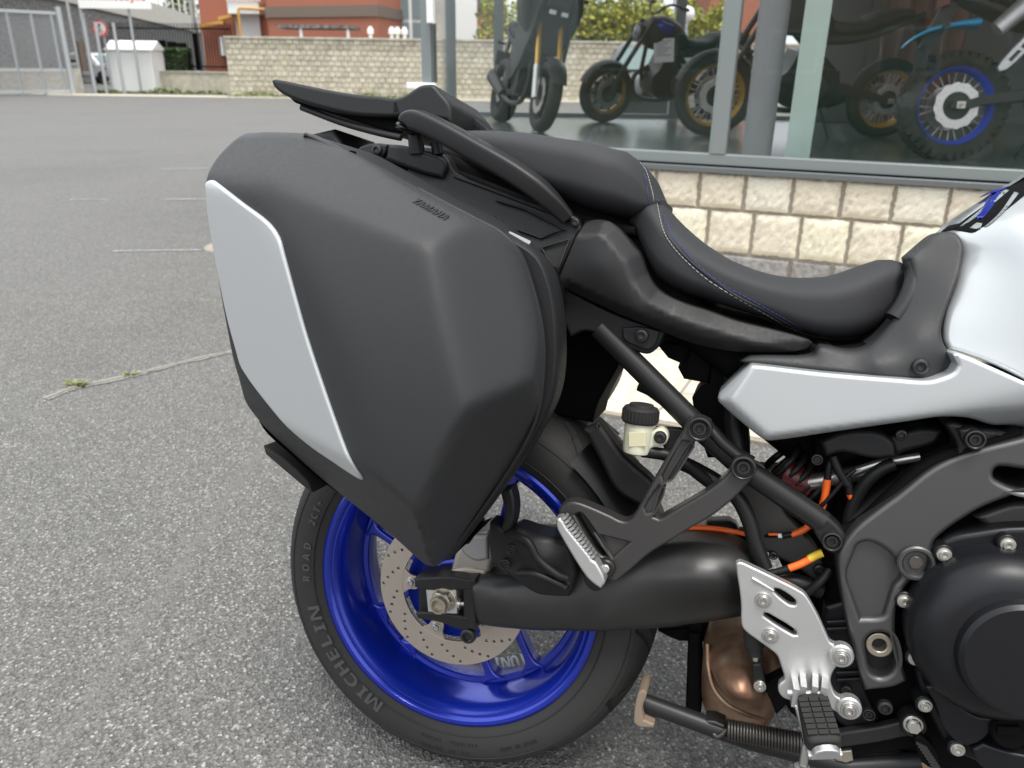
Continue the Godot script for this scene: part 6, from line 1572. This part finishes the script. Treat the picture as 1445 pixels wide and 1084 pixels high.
	m = M.new(); lathe(m, pr("0 -20 22 -20 22 20 0 20"), at3(Vector3(0.4799, 0.5576, 0.0500), Vector3(1, -0.4, 0)), 20); obj("preload_knob", m, mats.red, e)
	m = M.new()
	var coil := PackedVector3Array()
	var ca := Vector3(0.4534, 0.5838, 0.0400); var cb := Vector3(0.5061, 0.5407, 0.0400)
	for i in 80:
		var t := i / 79.0; var a := t * TAU * 5
		var ax := (cb - ca).normalized(); var u := ax.cross(Vector3.BACK).normalized(); var v := ax.cross(u)
		coil.append(ca.lerp(cb, t) + u * cos(a) * 0.028 + v * sin(a) * 0.028)
	tube(m, coil, 0.005, 8); obj("shock_spring", m, mats.hose, e)
	# dark inner mass that closes the middle of the machine
	m = M.new(); slab(m, sm(q("299 725 399 716 651 726 832 711 885 588 681 534 642 558 575 495 537 530 475 572 411 615 345 669"), 3, 60), -0.13, 0.04, 0.02); obj("airbox", m, mats.dark, e)
	m = M.new(); slab(m, sm(q("436 532 542 539 583 506 583 382 534 328 474 423 448 471"), 3, 60), -0.13, 0.02, 0.02); obj("inner_case", m, mats.dark, e)
	# front downpipes low at the right
	m = M.new(); tube(m, sm3(q3("607 148 40 656 182 60 715 201 60 781 187 50 855 169 40"), 5), 0.024, 16); tube(m, sm3(q3("638 100 0 708 136 10 799 142 10"), 5), 0.024, 16); obj("exhaust_header", m, mats.copper, e)
func peg_brackets() -> void:
	var b := node("passenger_peg_bracket", bk)
	var o := q("330 641 344 648 358 644 362 631 357 621 339 613 324 583 308 545 301 507 309 506 324 519 349 540 370 559 386 579 391 593 398 603 410 605 419 595 420 584 410 566 397 547 375 522 353 503 328 480 302 457 279 429 260 407 248 409 237 419 217 450 191 476 174 487 173 498 182 507 195 510 217 506 243 499 261 494 272 500 283 526 300 569 323 622")
	var slot := sm(q("196 491 202 495 209 491 233 463 245 441 237 441 224 453 207 474"), 4, 70)
	var r1 := q("324 614 335 614 338 609 317 564 309 558 306 564")
	var r2 := q("303 550 308 547 307 539 299 514 291 511 288 517 293 531")
	var wedge := sm(q("228 470 272 466 258 449 253 442"), 2, 30)
	var m := M.new(); slab(m, sm(o, 4, 55), 0.142, 0.166, 0.004, [slot, sm(r1, 3, 30), sm(r2, 3, 30), wedge])
	tag(obj("bracket", m, mats.cast_grey, b), "Y-shaped dark grey cast bracket of the passenger peg")
	for rf in [r1, r2, wedge]:
		m = M.new(); slab(m, shrink(ccw(rf), -0.003), 0.145, 0.160, 0.001); obj("recess_floor", m, mats.cast_grey, b)
	for p in [Vector3(0.3459, 0.6345, 0.1680), Vector3(0.4051, 0.5923, 0.1680)]: bolt(p, 0.0158, b, "ring")
	# folded passenger peg
	m = M.new()
	slab(m, sm(q("176 493 183 494 192 483 226 450 230 445 236 442 250 419 245 407 233 413 223 421 207 440 181 475 177 484"), 3, 60), 0.175, 0.197, 0.004)
	var pg := obj("passenger_peg", m, mats.alu, b)
	m = M.new()
	var ta := Vector3(0.1840, 0.4920, 0.1900); var tb := Vector3(0.2269, 0.4462, 0.1900)
	var tooth := M.new(); box(tooth, Vector3(-0.0018, -0.004, -0.010), Vector3(0.0018, 0.006, 0.006)); var tm := tooth.mesh(mats.alu)
	var dd := (tb - ta).normalized()
	for i in 12:
		var t := inst("tooth", tm, b)
		t.transform = Transform3D(Basis(dd, Vector3.BACK.cross(dd), Vector3.BACK), ta.lerp(tb, i / 11.0) + Vector3(0.001, 0.001, 0))
	m = M.new(); lathe(m, pr("13 -30 13 2 11 4 7 4 6 3 0 3"), at3(Vector3(0.2456, 0.4271, 0.1720)), 24); var pv := obj("peg_pivot", m, mats.black_metal, b)
	m = M.new(); lathe(m, pr("6 2 6 6 5 7 0 7"), at3(Vector3(0.2457, 0.4285, 0.1730)), 16); obj("pivot_pin", m, mats.zinc, b)
	m = M.new(); slab(m, sm(q("215 413 228 422 244 413 244 398 234 392 222 398"), 3, 70), 0.15, 0.176, 0.005); obj("peg_stop", m, mats.black_metal, b)
	# silver heel plate and rider's peg
	var h := node("rider_peg_bracket", bk)
	o = q("411 466 416 469 432 465 464 455 495 444 503 437 518 416 531 394 537 385 548 382 557 379 561 372 559 363 549 355 545 346 544 334 550 319 557 314 569 314 578 309 579 299 572 291 557 293 548 297 537 304 520 302 503 296 491 297 484 305 484 315 489 323 484 337 476 353 467 359 452 367 434 377 428 385 424 412 419 434 414 452")
	var s1 := sm(q("462 437 462 442 469 442 487 433 490 427 487 424 480 425"), 3, 80)
	var s2 := sm(q("454 402 454 407 459 407 494 392 496 386 491 385"), 3, 80)
	m = M.new(); slab(m, sm(o, 4, 60), 0.160, 0.172, 0.003, [s1, s2])
	tag(obj("heel_plate", m, mats.alu, h), "silver cast heel plate with two long slots")
	m = M.new(); tube(m, q3("433 451 173 437 449 173 461 439 172"), [0.0015, 0.0025, 0.0015], 8); obj("slot_lead", m, mats.alu, h)
	for p in [Vector3(0.4503, 0.4244, 0.1730), Vector3(0.4648, 0.3789, 0.1730)]: bolt(p, 0.0105, h, "alu")
	for p in [Vector3(0.5506, 0.3718, 0.1740), Vector3(0.5692, 0.3047, 0.1740)]:
		m = M.new(); lathe(m, pr("15 -10 15 2 13 4 0 4"), at3(p), 28); var lb := obj("lug_boss", m, mats.alu, h); bolt(p + Vector3(0, 0, 0.005), 0.0105, h, "alu")
	# dark recess behind the slots
	m = M.new(); slab(m, q("433 438 495 429 509 386 477 369 438 380"), 0.120, 0.140, 0.002); obj("plate_backing", m, mats.dark, h)
	# clevis and peg, which reaches out towards the rider's foot
	m = M.new()
	bar(m, Vector3(0.5006, 0.3179, 0.1700), Vector3(0.5021, 0.3181, 0.2050), 0.008, 0.024, Vector3.UP); bar(m, Vector3(0.5099, 0.3260, 0.1700), Vector3(0.5095, 0.3257, 0.2050), 0.007, 0.02, Vector3.UP); bar(m, Vector3(0.5248, 0.3297, 0.1700), Vector3(0.5223, 0.3289, 0.2050), 0.007, 0.02, Vector3.UP); bar(m, Vector3(0.5371, 0.3268, 0.1700), Vector3(0.5331, 0.3278, 0.2050), 0.008, 0.024, Vector3.UP)
	tube(m, q3("493 318 195 538 327 195"), 0.004, 10); obj("clevis", m, mats.alu, h)
	var pa := Vector3(0.5190, 0.3223, 0.2050); var pb := Vector3(0.5340, 0.2968, 0.2620)
	var ax := (pb - pa).normalized(); var rt := Vector3(1, 0.12, 0.0); rt = (rt - ax * rt.dot(ax)).normalized(); var up := rt.cross(ax)
	if up.z < 0: up = -up
	var PX := Transform3D(Basis(rt, up, rt.cross(up)), pa)
	var L := pa.distance_to(pb)
	var fl := 1.0 if PX.basis.z.dot(ax) > 0 else -1.0
	m = M.new(); m.xf = PX
	var rings := []
	for t in [[0.0, 0.016, 0.010], [0.1, 0.017, 0.012], [0.85, 0.021, 0.014], [0.97, 0.019, 0.012], [1.0, 0.015, 0.009]]:
		var row := PackedVector3Array()
		for i in 24:
			var a := TAU * i / 24
			row.append(Vector3(t[1] * signf(cos(a)) * pow(absf(cos(a)), 0.5), t[2] * signf(sin(a)) * pow(absf(sin(a)), 0.5), fl * t[0] * L))
		rings.append(row)
	grid(m, rings); cap(m, rings[4], Vector3(0, 0, fl)); var rp := obj("footpeg_rubber", m, mats.rubber, h)
	m = M.new(); m.xf = PX
	for j in 3:
		for i in 7:
			var x := -0.0125 + j * 0.0125; var z := fl * L * (0.12 + i * 0.115)
			box(m, Vector3(x - 0.0052, 0.008, minf(z, z + fl * 0.006)), Vector3(x + 0.0052, 0.0152 + 0.001 * i / 7.0, maxf(z, z + fl * 0.006)))
	tag(obj("tread_block", m, mats.rubber, h), "", "", "", "stuff")
	m = M.new(); m.xf = PX; box(m, Vector3(-0.019, -0.016, minf(fl * L * 0.03, fl * (L + 0.006))), Vector3(0.019, -0.0085, maxf(fl * L * 0.03, fl * (L + 0.006))), 0.002); slab(m, sm(PackedVector2Array([Vector2(-0.017, -0.012), Vector2(0.017, -0.012), Vector2(0.012, 0.004), Vector2(-0.010, 0.004)]), 3, 80), fl * L + (0.001 if fl > 0 else -0.009), fl * L + (0.009 if fl > 0 else -0.001), 0.002); obj("peg_core", m, mats.alu, h)
	m = M.new(); tube(m, q3("517 282 240 517 254 240"), 0.005, 10); lathe(m, pr("0 -6 9 -5 10 2 8 8 0 9"), at3(Vector3(0.5168, 0.2478, 0.2400), Vector3(0.2, -1, 0)), 14); obj("feeler_bolt", m, mats.steel, h)
func under_parts() -> void:
	# rear master cylinder
	var b := node("brake_master_cylinder", bk)
	var m := M.new(); tube(m, q3("445 368 140 449 345 140"), 0.013, 16); tube(m, q3("449 347 140 452 333 140"), 0.010, 16); obj("boot", m, mats.rubber, b)
	m = M.new(); tube(m, q3("452 333 140 457 314 140"), 0.0045, 10); obj("pushrod", m, mats.zinc, b)
	m = M.new(); slab(m, sm(q("449 323 461 328 468 304 470 293 463 285 455 294"), 3, 70), 0.134, 0.150, 0.004); var cl := obj("clevis", m, mats.hose, b)
	bolt(Vector3(0.4625, 0.2957, 0.1520), 0.008, b, "alu")
	m = M.new(); slab(m, sm(q("470 291 490 309 506 294 501 267 490 248 483 262 474 278"), 3, 60), 0.11, 0.132, 0.004); obj("pedal_link", m, mats.dark, b)
	# catalyst chamber
	var ex := node("exhaust_chamber", bk)
	var prof := q("387 293 409 305 438 316 470 309 495 273 505 235 502 198 490 164 458 156 433 156 404 163 392 184 386 218 385 259")
	var c3 := q3("435 306 105 465 297 105 412 299 90 458 238 88 413 244 80 483 268 92")
	var o3 := PackedVector3Array()
	for p in prof: o3.append(Vector3(p.x, p.y, 0.045))
	obj("chamber", sheet(o3, c3, 0.03, -0.12, 0.009, 4, 80), mats.copper, ex)
	m = M.new(); tube(m, sm3(q3("390 296 62 396 265 74 407 241 84 427 224 88 454 212 82 481 198 62"), 6), 0.0035, 8); obj("weld_seam", m, mats.copper, ex)
	m = M.new(); slab(m, sm(q("360 293 379 295 394 165 371 159"), 2, 40), -0.02, 0.03, 0.006); obj("stay_pipe", m, mats.dark, ex)
	m = M.new(); slab(m, sm(q("313 269 498 333 530 247 443 274 348 259"), 2, 40), -0.12, 0.0, 0.006); obj("linkage", m, mats.dark, ex)
	# centre stand, folded up
	var cs := node("centre_stand", bk)
	m = M.new(); tube(m, q3("313 205 100 356 201 104 407 196 108 464 189 108 595 183 104 679 213 104"), 0.0135, 16); obj("leg", m, mats.black_metal, cs)
	m = M.new(); slab(m, sm(q("301 205 304 232 311 238 316 232 312 209 316 192 331 189 331 183 311 179 302 184"), 3, 50), 0.075, 0.125, 0.003); obj("foot", m, mat(0.20, 0.15, 0.11, 0.7, 0.2), cs)
	m = M.new(); slab(m, q("400 209 413 211 427 208 435 190 412 188"), 0.09, 0.118, 0.004); obj("spring_tab", m, mats.black_metal, cs)
	m = M.new()
	var ca := Vector3(0.4296, 0.2069, 0.1240); var cb := Vector3(0.5314, 0.2127, 0.1240)
	var hel := PackedVector3Array(); var ax := (cb - ca).normalized(); var u := ax.cross(Vector3.BACK).normalized(); var v := ax.cross(u)
	for i in 420:
		var t := i / 419.0; var a := t * TAU * 25
		hel.append(ca.lerp(cb, t) + u * cos(a) * 0.0125 + v * sin(a) * 0.0125)
	tube(m, hel, 0.0021, 6); obj("return_spring", m, mat(0.06, 0.055, 0.05, 0.4, 0.7), cs)
	m = M.new(); tube(m, sm3(q3("430 207 124 423 196 124 418 192 122 412 194 118"), 4), 0.003, 6); obj("spring_hook", m, mat(0.10, 0.09, 0.08, 0.4, 0.7), cs)
	m = M.new(); slab(m, sm(q("555 213 570 230 661 271 679 267 673 251 667 235 575 193 558 191"), 3, 60), 0.09, 0.112, 0.004); slab(m, sm(q("493 257 527 273 565 257 614 280 627 252 569 227 524 225"), 3, 60), 0.04, 0.09, 0.004); obj("stand_bracket", m, mats.dark, cs)
	# brake pedal
	var p := node("brake_pedal", bk)
	m = M.new(); slab(m, sm(q("566 242 615 264 645 282 655 291 666 287 669 274 665 263 650 259 618 242 569 220"), 3, 60), 0.12, 0.132, 0.004); obj("arm", m, mats.black_metal, p)
	m = M.new(); lathe(m, pr("16 -20 16 2 14 5 0 5"), at3(Vector3(0.6546, 0.2794, 0.1340)), 28); var ps := obj("pivot", m, mats.black_metal, p)
	bolt(Vector3(0.6530, 0.2826, 0.1400), 0.012, p, "hex")
	m = M.new(); slab(m, sm(q("655 270 660 276 677 264 685 251 686 235 676 235 666 242 659 256"), 3, 70), 0.13, 0.150, 0.003); var tr := obj("tread", m, mats.dark, p)
	m = M.new()
	for i in 5:
		for j in 8:
			var w := (Vector3(0.6603, 0.2646, 0.1510)).lerp(Vector3(0.6803, 0.2403, 0.1510), j / 7.0) + ((Vector3(0.6715, 0.2656, 0.1510)) - (Vector3(0.6613, 0.2688, 0.1510))) * (i / 4.0 - 0.2)
			box(m, w - Vector3(0.0015, 0.0015, 0.001), w + Vector3(0.0015, 0.0015, 0.002))
	tag(obj("knurling", m, mats.cast_grey, p), "", "", "", "stuff")
	m = M.new(); slab(m, q("572 208 592 216 596 200 588 194 574 194"), 0.105, 0.118, 0.003); obj("stand_nut", m, mats.nickel, p)
	# side stand on the far side carries the lean
	var ss := node("side_stand", bk)
	m = M.new(); tube(m, PackedVector3Array([Vector3(0.45, 0.28, -0.12), Vector3(0.62, -0.072, -0.34)]), 0.013, 12); box(m, Vector3(0.58, -0.082, -0.375), Vector3(0.67, -0.072, -0.315)); obj("leg", m, mats.black_metal, ss)
	# hugger, chain side
	var hg := node("wheel_hugger", bk)
	var G := []
	for i in 22:
		var a := deg_to_rad(lerpf(4.0, 54.0, i / 21.0)); var row := PackedVector3Array()
		for j in 9:
			var s := lerpf(-1, 1, j / 8.0); var r := 0.335 - 0.045 * pow(absf(s), 3.0)
			row.append(Vector3(0, 0.31, 0) + Vector3(cos(a), sin(a), 0) * r + Vector3(0, 0, s * 0.105))
		G.append(row)
	m = M.new(); grid(m, G, false); obj("shell", m, mats.plastic_smooth, hg)
	m = M.new(); slab(m, sm(q("186 599 200 607 205 615 211 610 247 571 300 529 298 494 274 502 240 519 215 556"), 3, 60), 0.085, 0.115, 0.008); obj("side_fin", m, mats.plastic_smooth, hg)
	# chain run and guard on the far side
	m = M.new(); slab(m, sm(q("-3 237 86 295 323 404 436 418 440 388 328 361 91 243"), 3, 60), -0.135, -0.115, 0.004); obj("chain_guard", m, mats.dark, hg)
	# lower suspension linkage plate with a silver bushing
	var lk := node("suspension_link", bk)
	m = M.new(); slab(m, sm(q("402 554 409 574 427 575 441 557 471 513 513 475 534 442 519 427 489 444 450 457 424 484 404 522"), 3, 60), 0.05, 0.082, 0.005); obj("plate", m, mat(0.055, 0.053, 0.05, 0.5, 0.4), lk)
	m = M.new(); tube(m, sm3(q3("398 535 84 399 562 84 410 577 84 429 574 84 439 556 84"), 5), 0.0055, 8); obj("bracket_edge", m, mat(0.28, 0.24, 0.2, 0.5, 0.5), lk)
	bolt(Vector3(0.4133, 0.5604, 0.0860), 0.010, lk, "bolt"); bolt(Vector3(0.5217, 0.4463, 0.0860), 0.008, lk, "bolt"); bolt(Vector3(0.4610, 0.4550, 0.0860), 0.006, lk, "bolt")
func plumbing() -> void:
	# brake fluid reservoir
	var r := node("brake_reservoir", bk)
	var c := Vector3(0.2659, 0.6051, 0.1350)
	var ax := Transform3D(Basis(Vector3.RIGHT, Vector3.FORWARD, Vector3.UP), c)
	var m := M.new(); lathe(m, pr("0 -23 14 -23 18 -21 19 -16 19.5 10 20 16 18 22 0 22"), ax, 36, 40); obj("bottle", m, mats.ivory, r)
	m = M.new(); slab(m, sm(q("255 613 278 617 280 598 257 594"), 3, 30), 0.1525, 0.1548, 0.0005); obj("level_window", m, mat(0.52, 0.49, 0.33, 0.4), r)
	m = M.new(); lathe(m, pr("0 20 23 20 24 22 24 38 22 41 17 42 16 45 0 45"), ax, 40, 30)
	for i in 30:
		var a := TAU * i / 30; var d := Vector3(cos(a), 0, sin(a))
		bar(m, c + d * 0.024 + Vector3(0, 0.023, 0), c + d * 0.024 + Vector3(0, 0.037, 0), 0.002, 0.002)
	obj("cap", m, mats.rubber, r)
	m = M.new(); slab(m, sm(q("278 607 288 619 299 621 306 611 302 600 287 594 280 586"), 3, 70), 0.122, 0.142, 0.003); obj("ear", m, mats.ivory, r)
	bolt(Vector3(0.2958, 0.6105, 0.1450), 0.0085, r, "bolt")
	m = M.new(); slab(m, sm(q("286 618 319 621 336 620 332 586 305 582"), 3, 60), 0.11, 0.122, 0.003); obj("bracket", m, mats.black_metal, r)
	m = M.new(); tube(m, sm3(q3("273 586 135 286 586 135 305 585 133 329 577 128 354 559 118 384 539 108"), 6), 0.0085, 12); obj("fluid_hose", m, mats.hose, r)
	# hoses and cables
	var h := node("hoses_and_cables", bk)
	m = M.new(); tube(m, sm3(q3("310 573 95 348 563 105 382 550 112 405 535 116 422 509 118 433 482 120 450 448 122"), 6), 0.0105, 14); obj("brake_hose", m, mats.hose, h)
	m = M.new(); tube(m, sm3(q3("312 454 60 338 464 62 371 471 64 400 473 66 425 472 66"), 6), [0.0045, 0.0042, 0.0035], 10); obj("orange_cable", m, mats.orange, h)
	m = M.new(); tube(m, sm3(q3("425 472 66 447 479 80 466 487 92"), 5), 0.0028, 8); obj("cable_sheath", m, mats.hose, h)
	m = M.new(); tube(m, q3("463 486 92 469 487 92"), 0.0034, 8); obj("white_clip", m, mats.white, h)
	m = M.new(); tube(m, sm3(q3("451 485 90 464 488 92"), 3), 0.002, 8); tube(m, sm3(q3("480 492 96 490 499 98 499 508 98 509 526 98 513 549 100 513 576 100"), 6), [0.004, 0.0045, 0.0048, 0.0052], 10); obj("orange_cable", m, mats.orange, h)
	m = M.new(); tube(m, q3("469 487 93 481 493 96"), 0.0042, 10); obj("connector", m, mats.hose, h)
	m = M.new(); tube(m, sm3(q3("513 576 100 513 595 100 516 606 96"), 3), 0.0048, 10); tube(m, sm3(q3("503 528 102 521 558 106 535 585 108 544 596 106"), 5), 0.0028, 8); tube(m, sm3(q3("515 608 104 524 591 106 537 574 106"), 4), 0.006, 8); obj("wiring", m, mats.hose, h)
	m = M.new(); tube(m, sm3(q3("535 588 104 540 570 104 542 562 104"), 3), 0.0052, 10); obj("connector", m, mats.hose, h)
	m = M.new(); tube(m, sm3(q3("542 562 104 546 555 103 547 545 100"), 3), 0.0048, 10); obj("orange_cable", m, mats.orange, h)
	m = M.new(); tube(m, sm3(q3("546 520 100 549 551 102 559 582 108 573 601 110 587 610 108"), 6), 0.0085, 12); obj("coolant_hose", m, mats.hose, h)
	m = M.new(); tube(m, sm3(q3("454 442 125 468 448 125 480 455 125"), 4), 0.0052, 10); obj("connector", m, mats.hose, h)
	m = M.new(); tube(m, sm3(q3("480 455 125 493 463 124 505 472 122"), 4), 0.0050, 10); obj("orange_cable", m, mats.orange, h)
	m = M.new(); tube(m, sm3(q3("503 471 122 510 477 121 518 482 120"), 3), 0.0054, 10); obj("yellow_tape", m, mats.yellow, h)
	m = M.new(); tube(m, sm3(q3("471 431 105 498 429 105 526 424 100"), 4), 0.012, 12); tube(m, sm3(q3("504 419 118 522 443 118 531 458 112"), 4), 0.006, 10); obj("wiring", m, mats.hose, h)
	# rubber panels under the seat
	var u := node("battery_cover", bk)
	for e in [q("268 728 326 730 317 699 288 708"), q("310 726 350 725 346 679 313 681 303 696"), q("346 726 384 724 415 582 358 574 337 618 327 656 337 673 348 680")]:
		m = M.new(); slab(m, e, -0.06, 0.07, 0.003); obj("panel", m, mats.dark, u)
	m = M.new(); tube(m, q3("249 659 40 266 654 44 329 621 60"), 0.008, 8); obj("stay", m, mats.black_metal, u)

func front_end() -> void:
	# the half of the machine that runs out of the photograph
	var c := Vector3(1.50, 0.30, 0)
	spoked(bk, "front_wheel", c, 0.30, 0.12, mats.blue, false, 10, 0.149, true, mats.blue)
	var fk := node("front_fork", bk)
	for s in [-1, 1]:
		var m := M.new(); tube(m, PackedVector3Array([c + Vector3(0.02, -0.03, 0.1 * s), c + Vector3(-0.12, 0.27, 0.1 * s)]), 0.032, 16); obj("lower_leg", m, mats.black_metal, fk)
		m = M.new(); tube(m, PackedVector3Array([c + Vector3(-0.12, 0.27, 0.1 * s), c + Vector3(-0.40, 0.86, 0.1 * s)]), 0.025, 16); obj("fork_tube", m, mats.gold, fk)
		m = M.new(); box(m, c + Vector3(-0.13, 0.02, 0.078 * s - 0.03), c + Vector3(-0.04, 0.15, 0.078 * s + 0.03), 0.012); obj("brake_caliper", m, mats.black_metal, fk)
	var G := []
	for i in 14:
		var a := lerpf(0.3, 2.5, i / 13.0); var row := PackedVector3Array()
		for j in 7:
			var t := lerpf(-1, 1, j / 6.0); row.append(c + Vector3(cos(a), sin(a), 0) * (0.325 - 0.025 * t * t) + Vector3(0, 0, t * 0.078))
		G.append(row)
	var m := M.new(); grid(m, G, false); obj("front_mudguard", m, mats.plastic, bk)
	var fa := node("fairing", bk)
	for s in [-1, 1]:
		m = M.new(); var tl := func(x, y): return s * (0.10 * clampf((1.52 - x) / 0.4, 0.0, 1.0))
		slab(m, sm(q("960 640 1080 560 1200 640 1330 800 1500 1010 1440 1110 1220 1150 1060 1060 980 900"), 4, 60), 0.12 * s - 0.012, 0.12 * s + 0.012, 0.008, [], tl); obj("side_fairing", m, mats.silver, fa)
		m = M.new(); box(m, Vector3(1.46, 0.98, 0.075 * s - 0.045), Vector3(1.52, 1.02, 0.075 * s + 0.045), 0.01); obj("headlight", m, mats.white, fa)
	m = M.new(); slab(m, sm(q("1180 1000 1530 980 1540 1040 1440 1130 1220 1150"), 4, 60), -0.13, 0.13, 0.04); obj("nose", m, mats.plastic_smooth, fa)
	m = M.new(); slab(m, sm(q("-150 0 150 0 170 160 90 330 -90 330 -170 160"), 4, 70), 0.0, 0.006, 0.002)
	for i in m.v.size(): m.v[i] = Vector3(1.42 + m.v[i].z - m.v[i].y * 0.7, 1.12 + m.v[i].y, -m.v[i].x); m.n[i] = Vector3(m.n[i].z, m.n[i].y + m.n[i].z * 0.7, -m.n[i].x).normalized()
	obj("windscreen", m, mats.glass, fa)
	m = M.new(); box(m, Vector3(1.0, 0.42, -0.16), Vector3(1.06, 0.78, 0.16), 0.01); obj("radiator", m, mats.dark, bk)
	m = M.new(); tube(m, sm3(PackedVector3Array([Vector3(0.98, 1.13, -0.40), Vector3(1.05, 1.15, -0.2), Vector3(1.10, 1.08, -0.06), Vector3(1.10, 1.08, 0.06), Vector3(1.05, 1.15, 0.2), Vector3(0.98, 1.13, 0.40)]), 5), 0.012, 10); var hb := obj("handlebar", m, mats.black_metal, bk)
	for s in [-1, 1]:
		m = M.new(); tube(m, PackedVector3Array([Vector3(1.02, 1.14, 0.28 * s), Vector3(0.975, 1.13, 0.41 * s)]), 0.017, 12); obj("grip", m, mats.rubber, hb)

func small_things() -> void:
	# weeds in the joint
	var k := 0
	for e in [[Vector3(-1.554, 0.000, -2.597), 0.026, 36], [Vector3(-1.422, 0.000, -2.701), 0.020, 20]]:
		var b: Vector3 = e[0]; var hh: float = e[1]; var n: int = e[2]
		var m := M.new()
		var r := RandomNumberGenerator.new(); r.seed = 90 + k
		for i in n:
			var a := r.randf() * TAU; var l := hh * r.randf_range(0.5, 1.1)
			var d := Vector3(cos(a), 0, sin(a)); var s := Vector3(-d.z, 0, d.x) * 0.004
			var p := Vector3(r.randf_range(-0.03, 0.03), 0, r.randf_range(-0.012, 0.012))
			var mid := p + d * l * 0.35 + Vector3(0, l * 0.7, 0); var tip := p + d * l * 0.9 + Vector3(0, l * 0.8, 0)
			var t := r.randf(); m.col = Color(0.13, 0.15, 0.04).lerp(Color(0.28, 0.28, 0.10), t)
			m.flat(p - s * 0.5, p + s * 0.5, mid + s, Vector3.UP); m.flat(p - s * 0.5, mid + s, mid - s, Vector3.UP); m.flat(mid - s, mid + s, tip, Vector3.UP)
		var w := obj("weed", m, mats.leaf); w.position = b
		tag(w, ["larger pale green weed growing in the tarmac joint", "smaller pale green weed growing in the joint nearer the side case"][k], "weed"); k += 1
	# brick building across the yard, behind the photographer, mirrored in the showroom glass
	var ob := thing("opposite_building", "long brick building across the yard facing the showroom", "building")
	var bm := M.new(); box(bm, Vector3(-26, 0, 24), Vector3(26, 4.6, 32)); obj("wall", bm, mats.brick, ob)
	bm = M.new(); box(bm, Vector3(-26.3, 4.6, 23.7), Vector3(26.3, 5.0, 32)); obj("parapet", bm, mats.coping, ob)
	for i in 11:
		bm = M.new(); box(bm, Vector3(-24.5 + i * 4.6, 1.0, 23.93), Vector3(-22.3 + i * 4.6, 2.6, 23.99)); var wf := obj("window", bm, mats.white, ob)
		bm = M.new(); box(bm, Vector3(-24.4 + i * 4.6, 1.1, 23.90), Vector3(-22.4 + i * 4.6, 2.5, 23.93)); obj("pane", bm, mat(0.03, 0.035, 0.04, 0.08), wf)
	# rusty inspection cover half hidden behind the case
	var c := Vector3(-1.786, 0.000, -4.944)
	var m := M.new(); lathe(m, PackedVector2Array([Vector2(0, 0.008), Vector2(0.12, 0.008), Vector2(0.125, 0.006), Vector2(0.165, 0.006), Vector2(0.172, 0.0)]), Transform3D(Basis(Vector3.RIGHT, Vector3.FORWARD, Vector3.UP), c), 36)
	tag(obj("inspection_cover", m, mats.mortar), "round pale inspection cover in the tarmac half hidden by the side case", "cover")
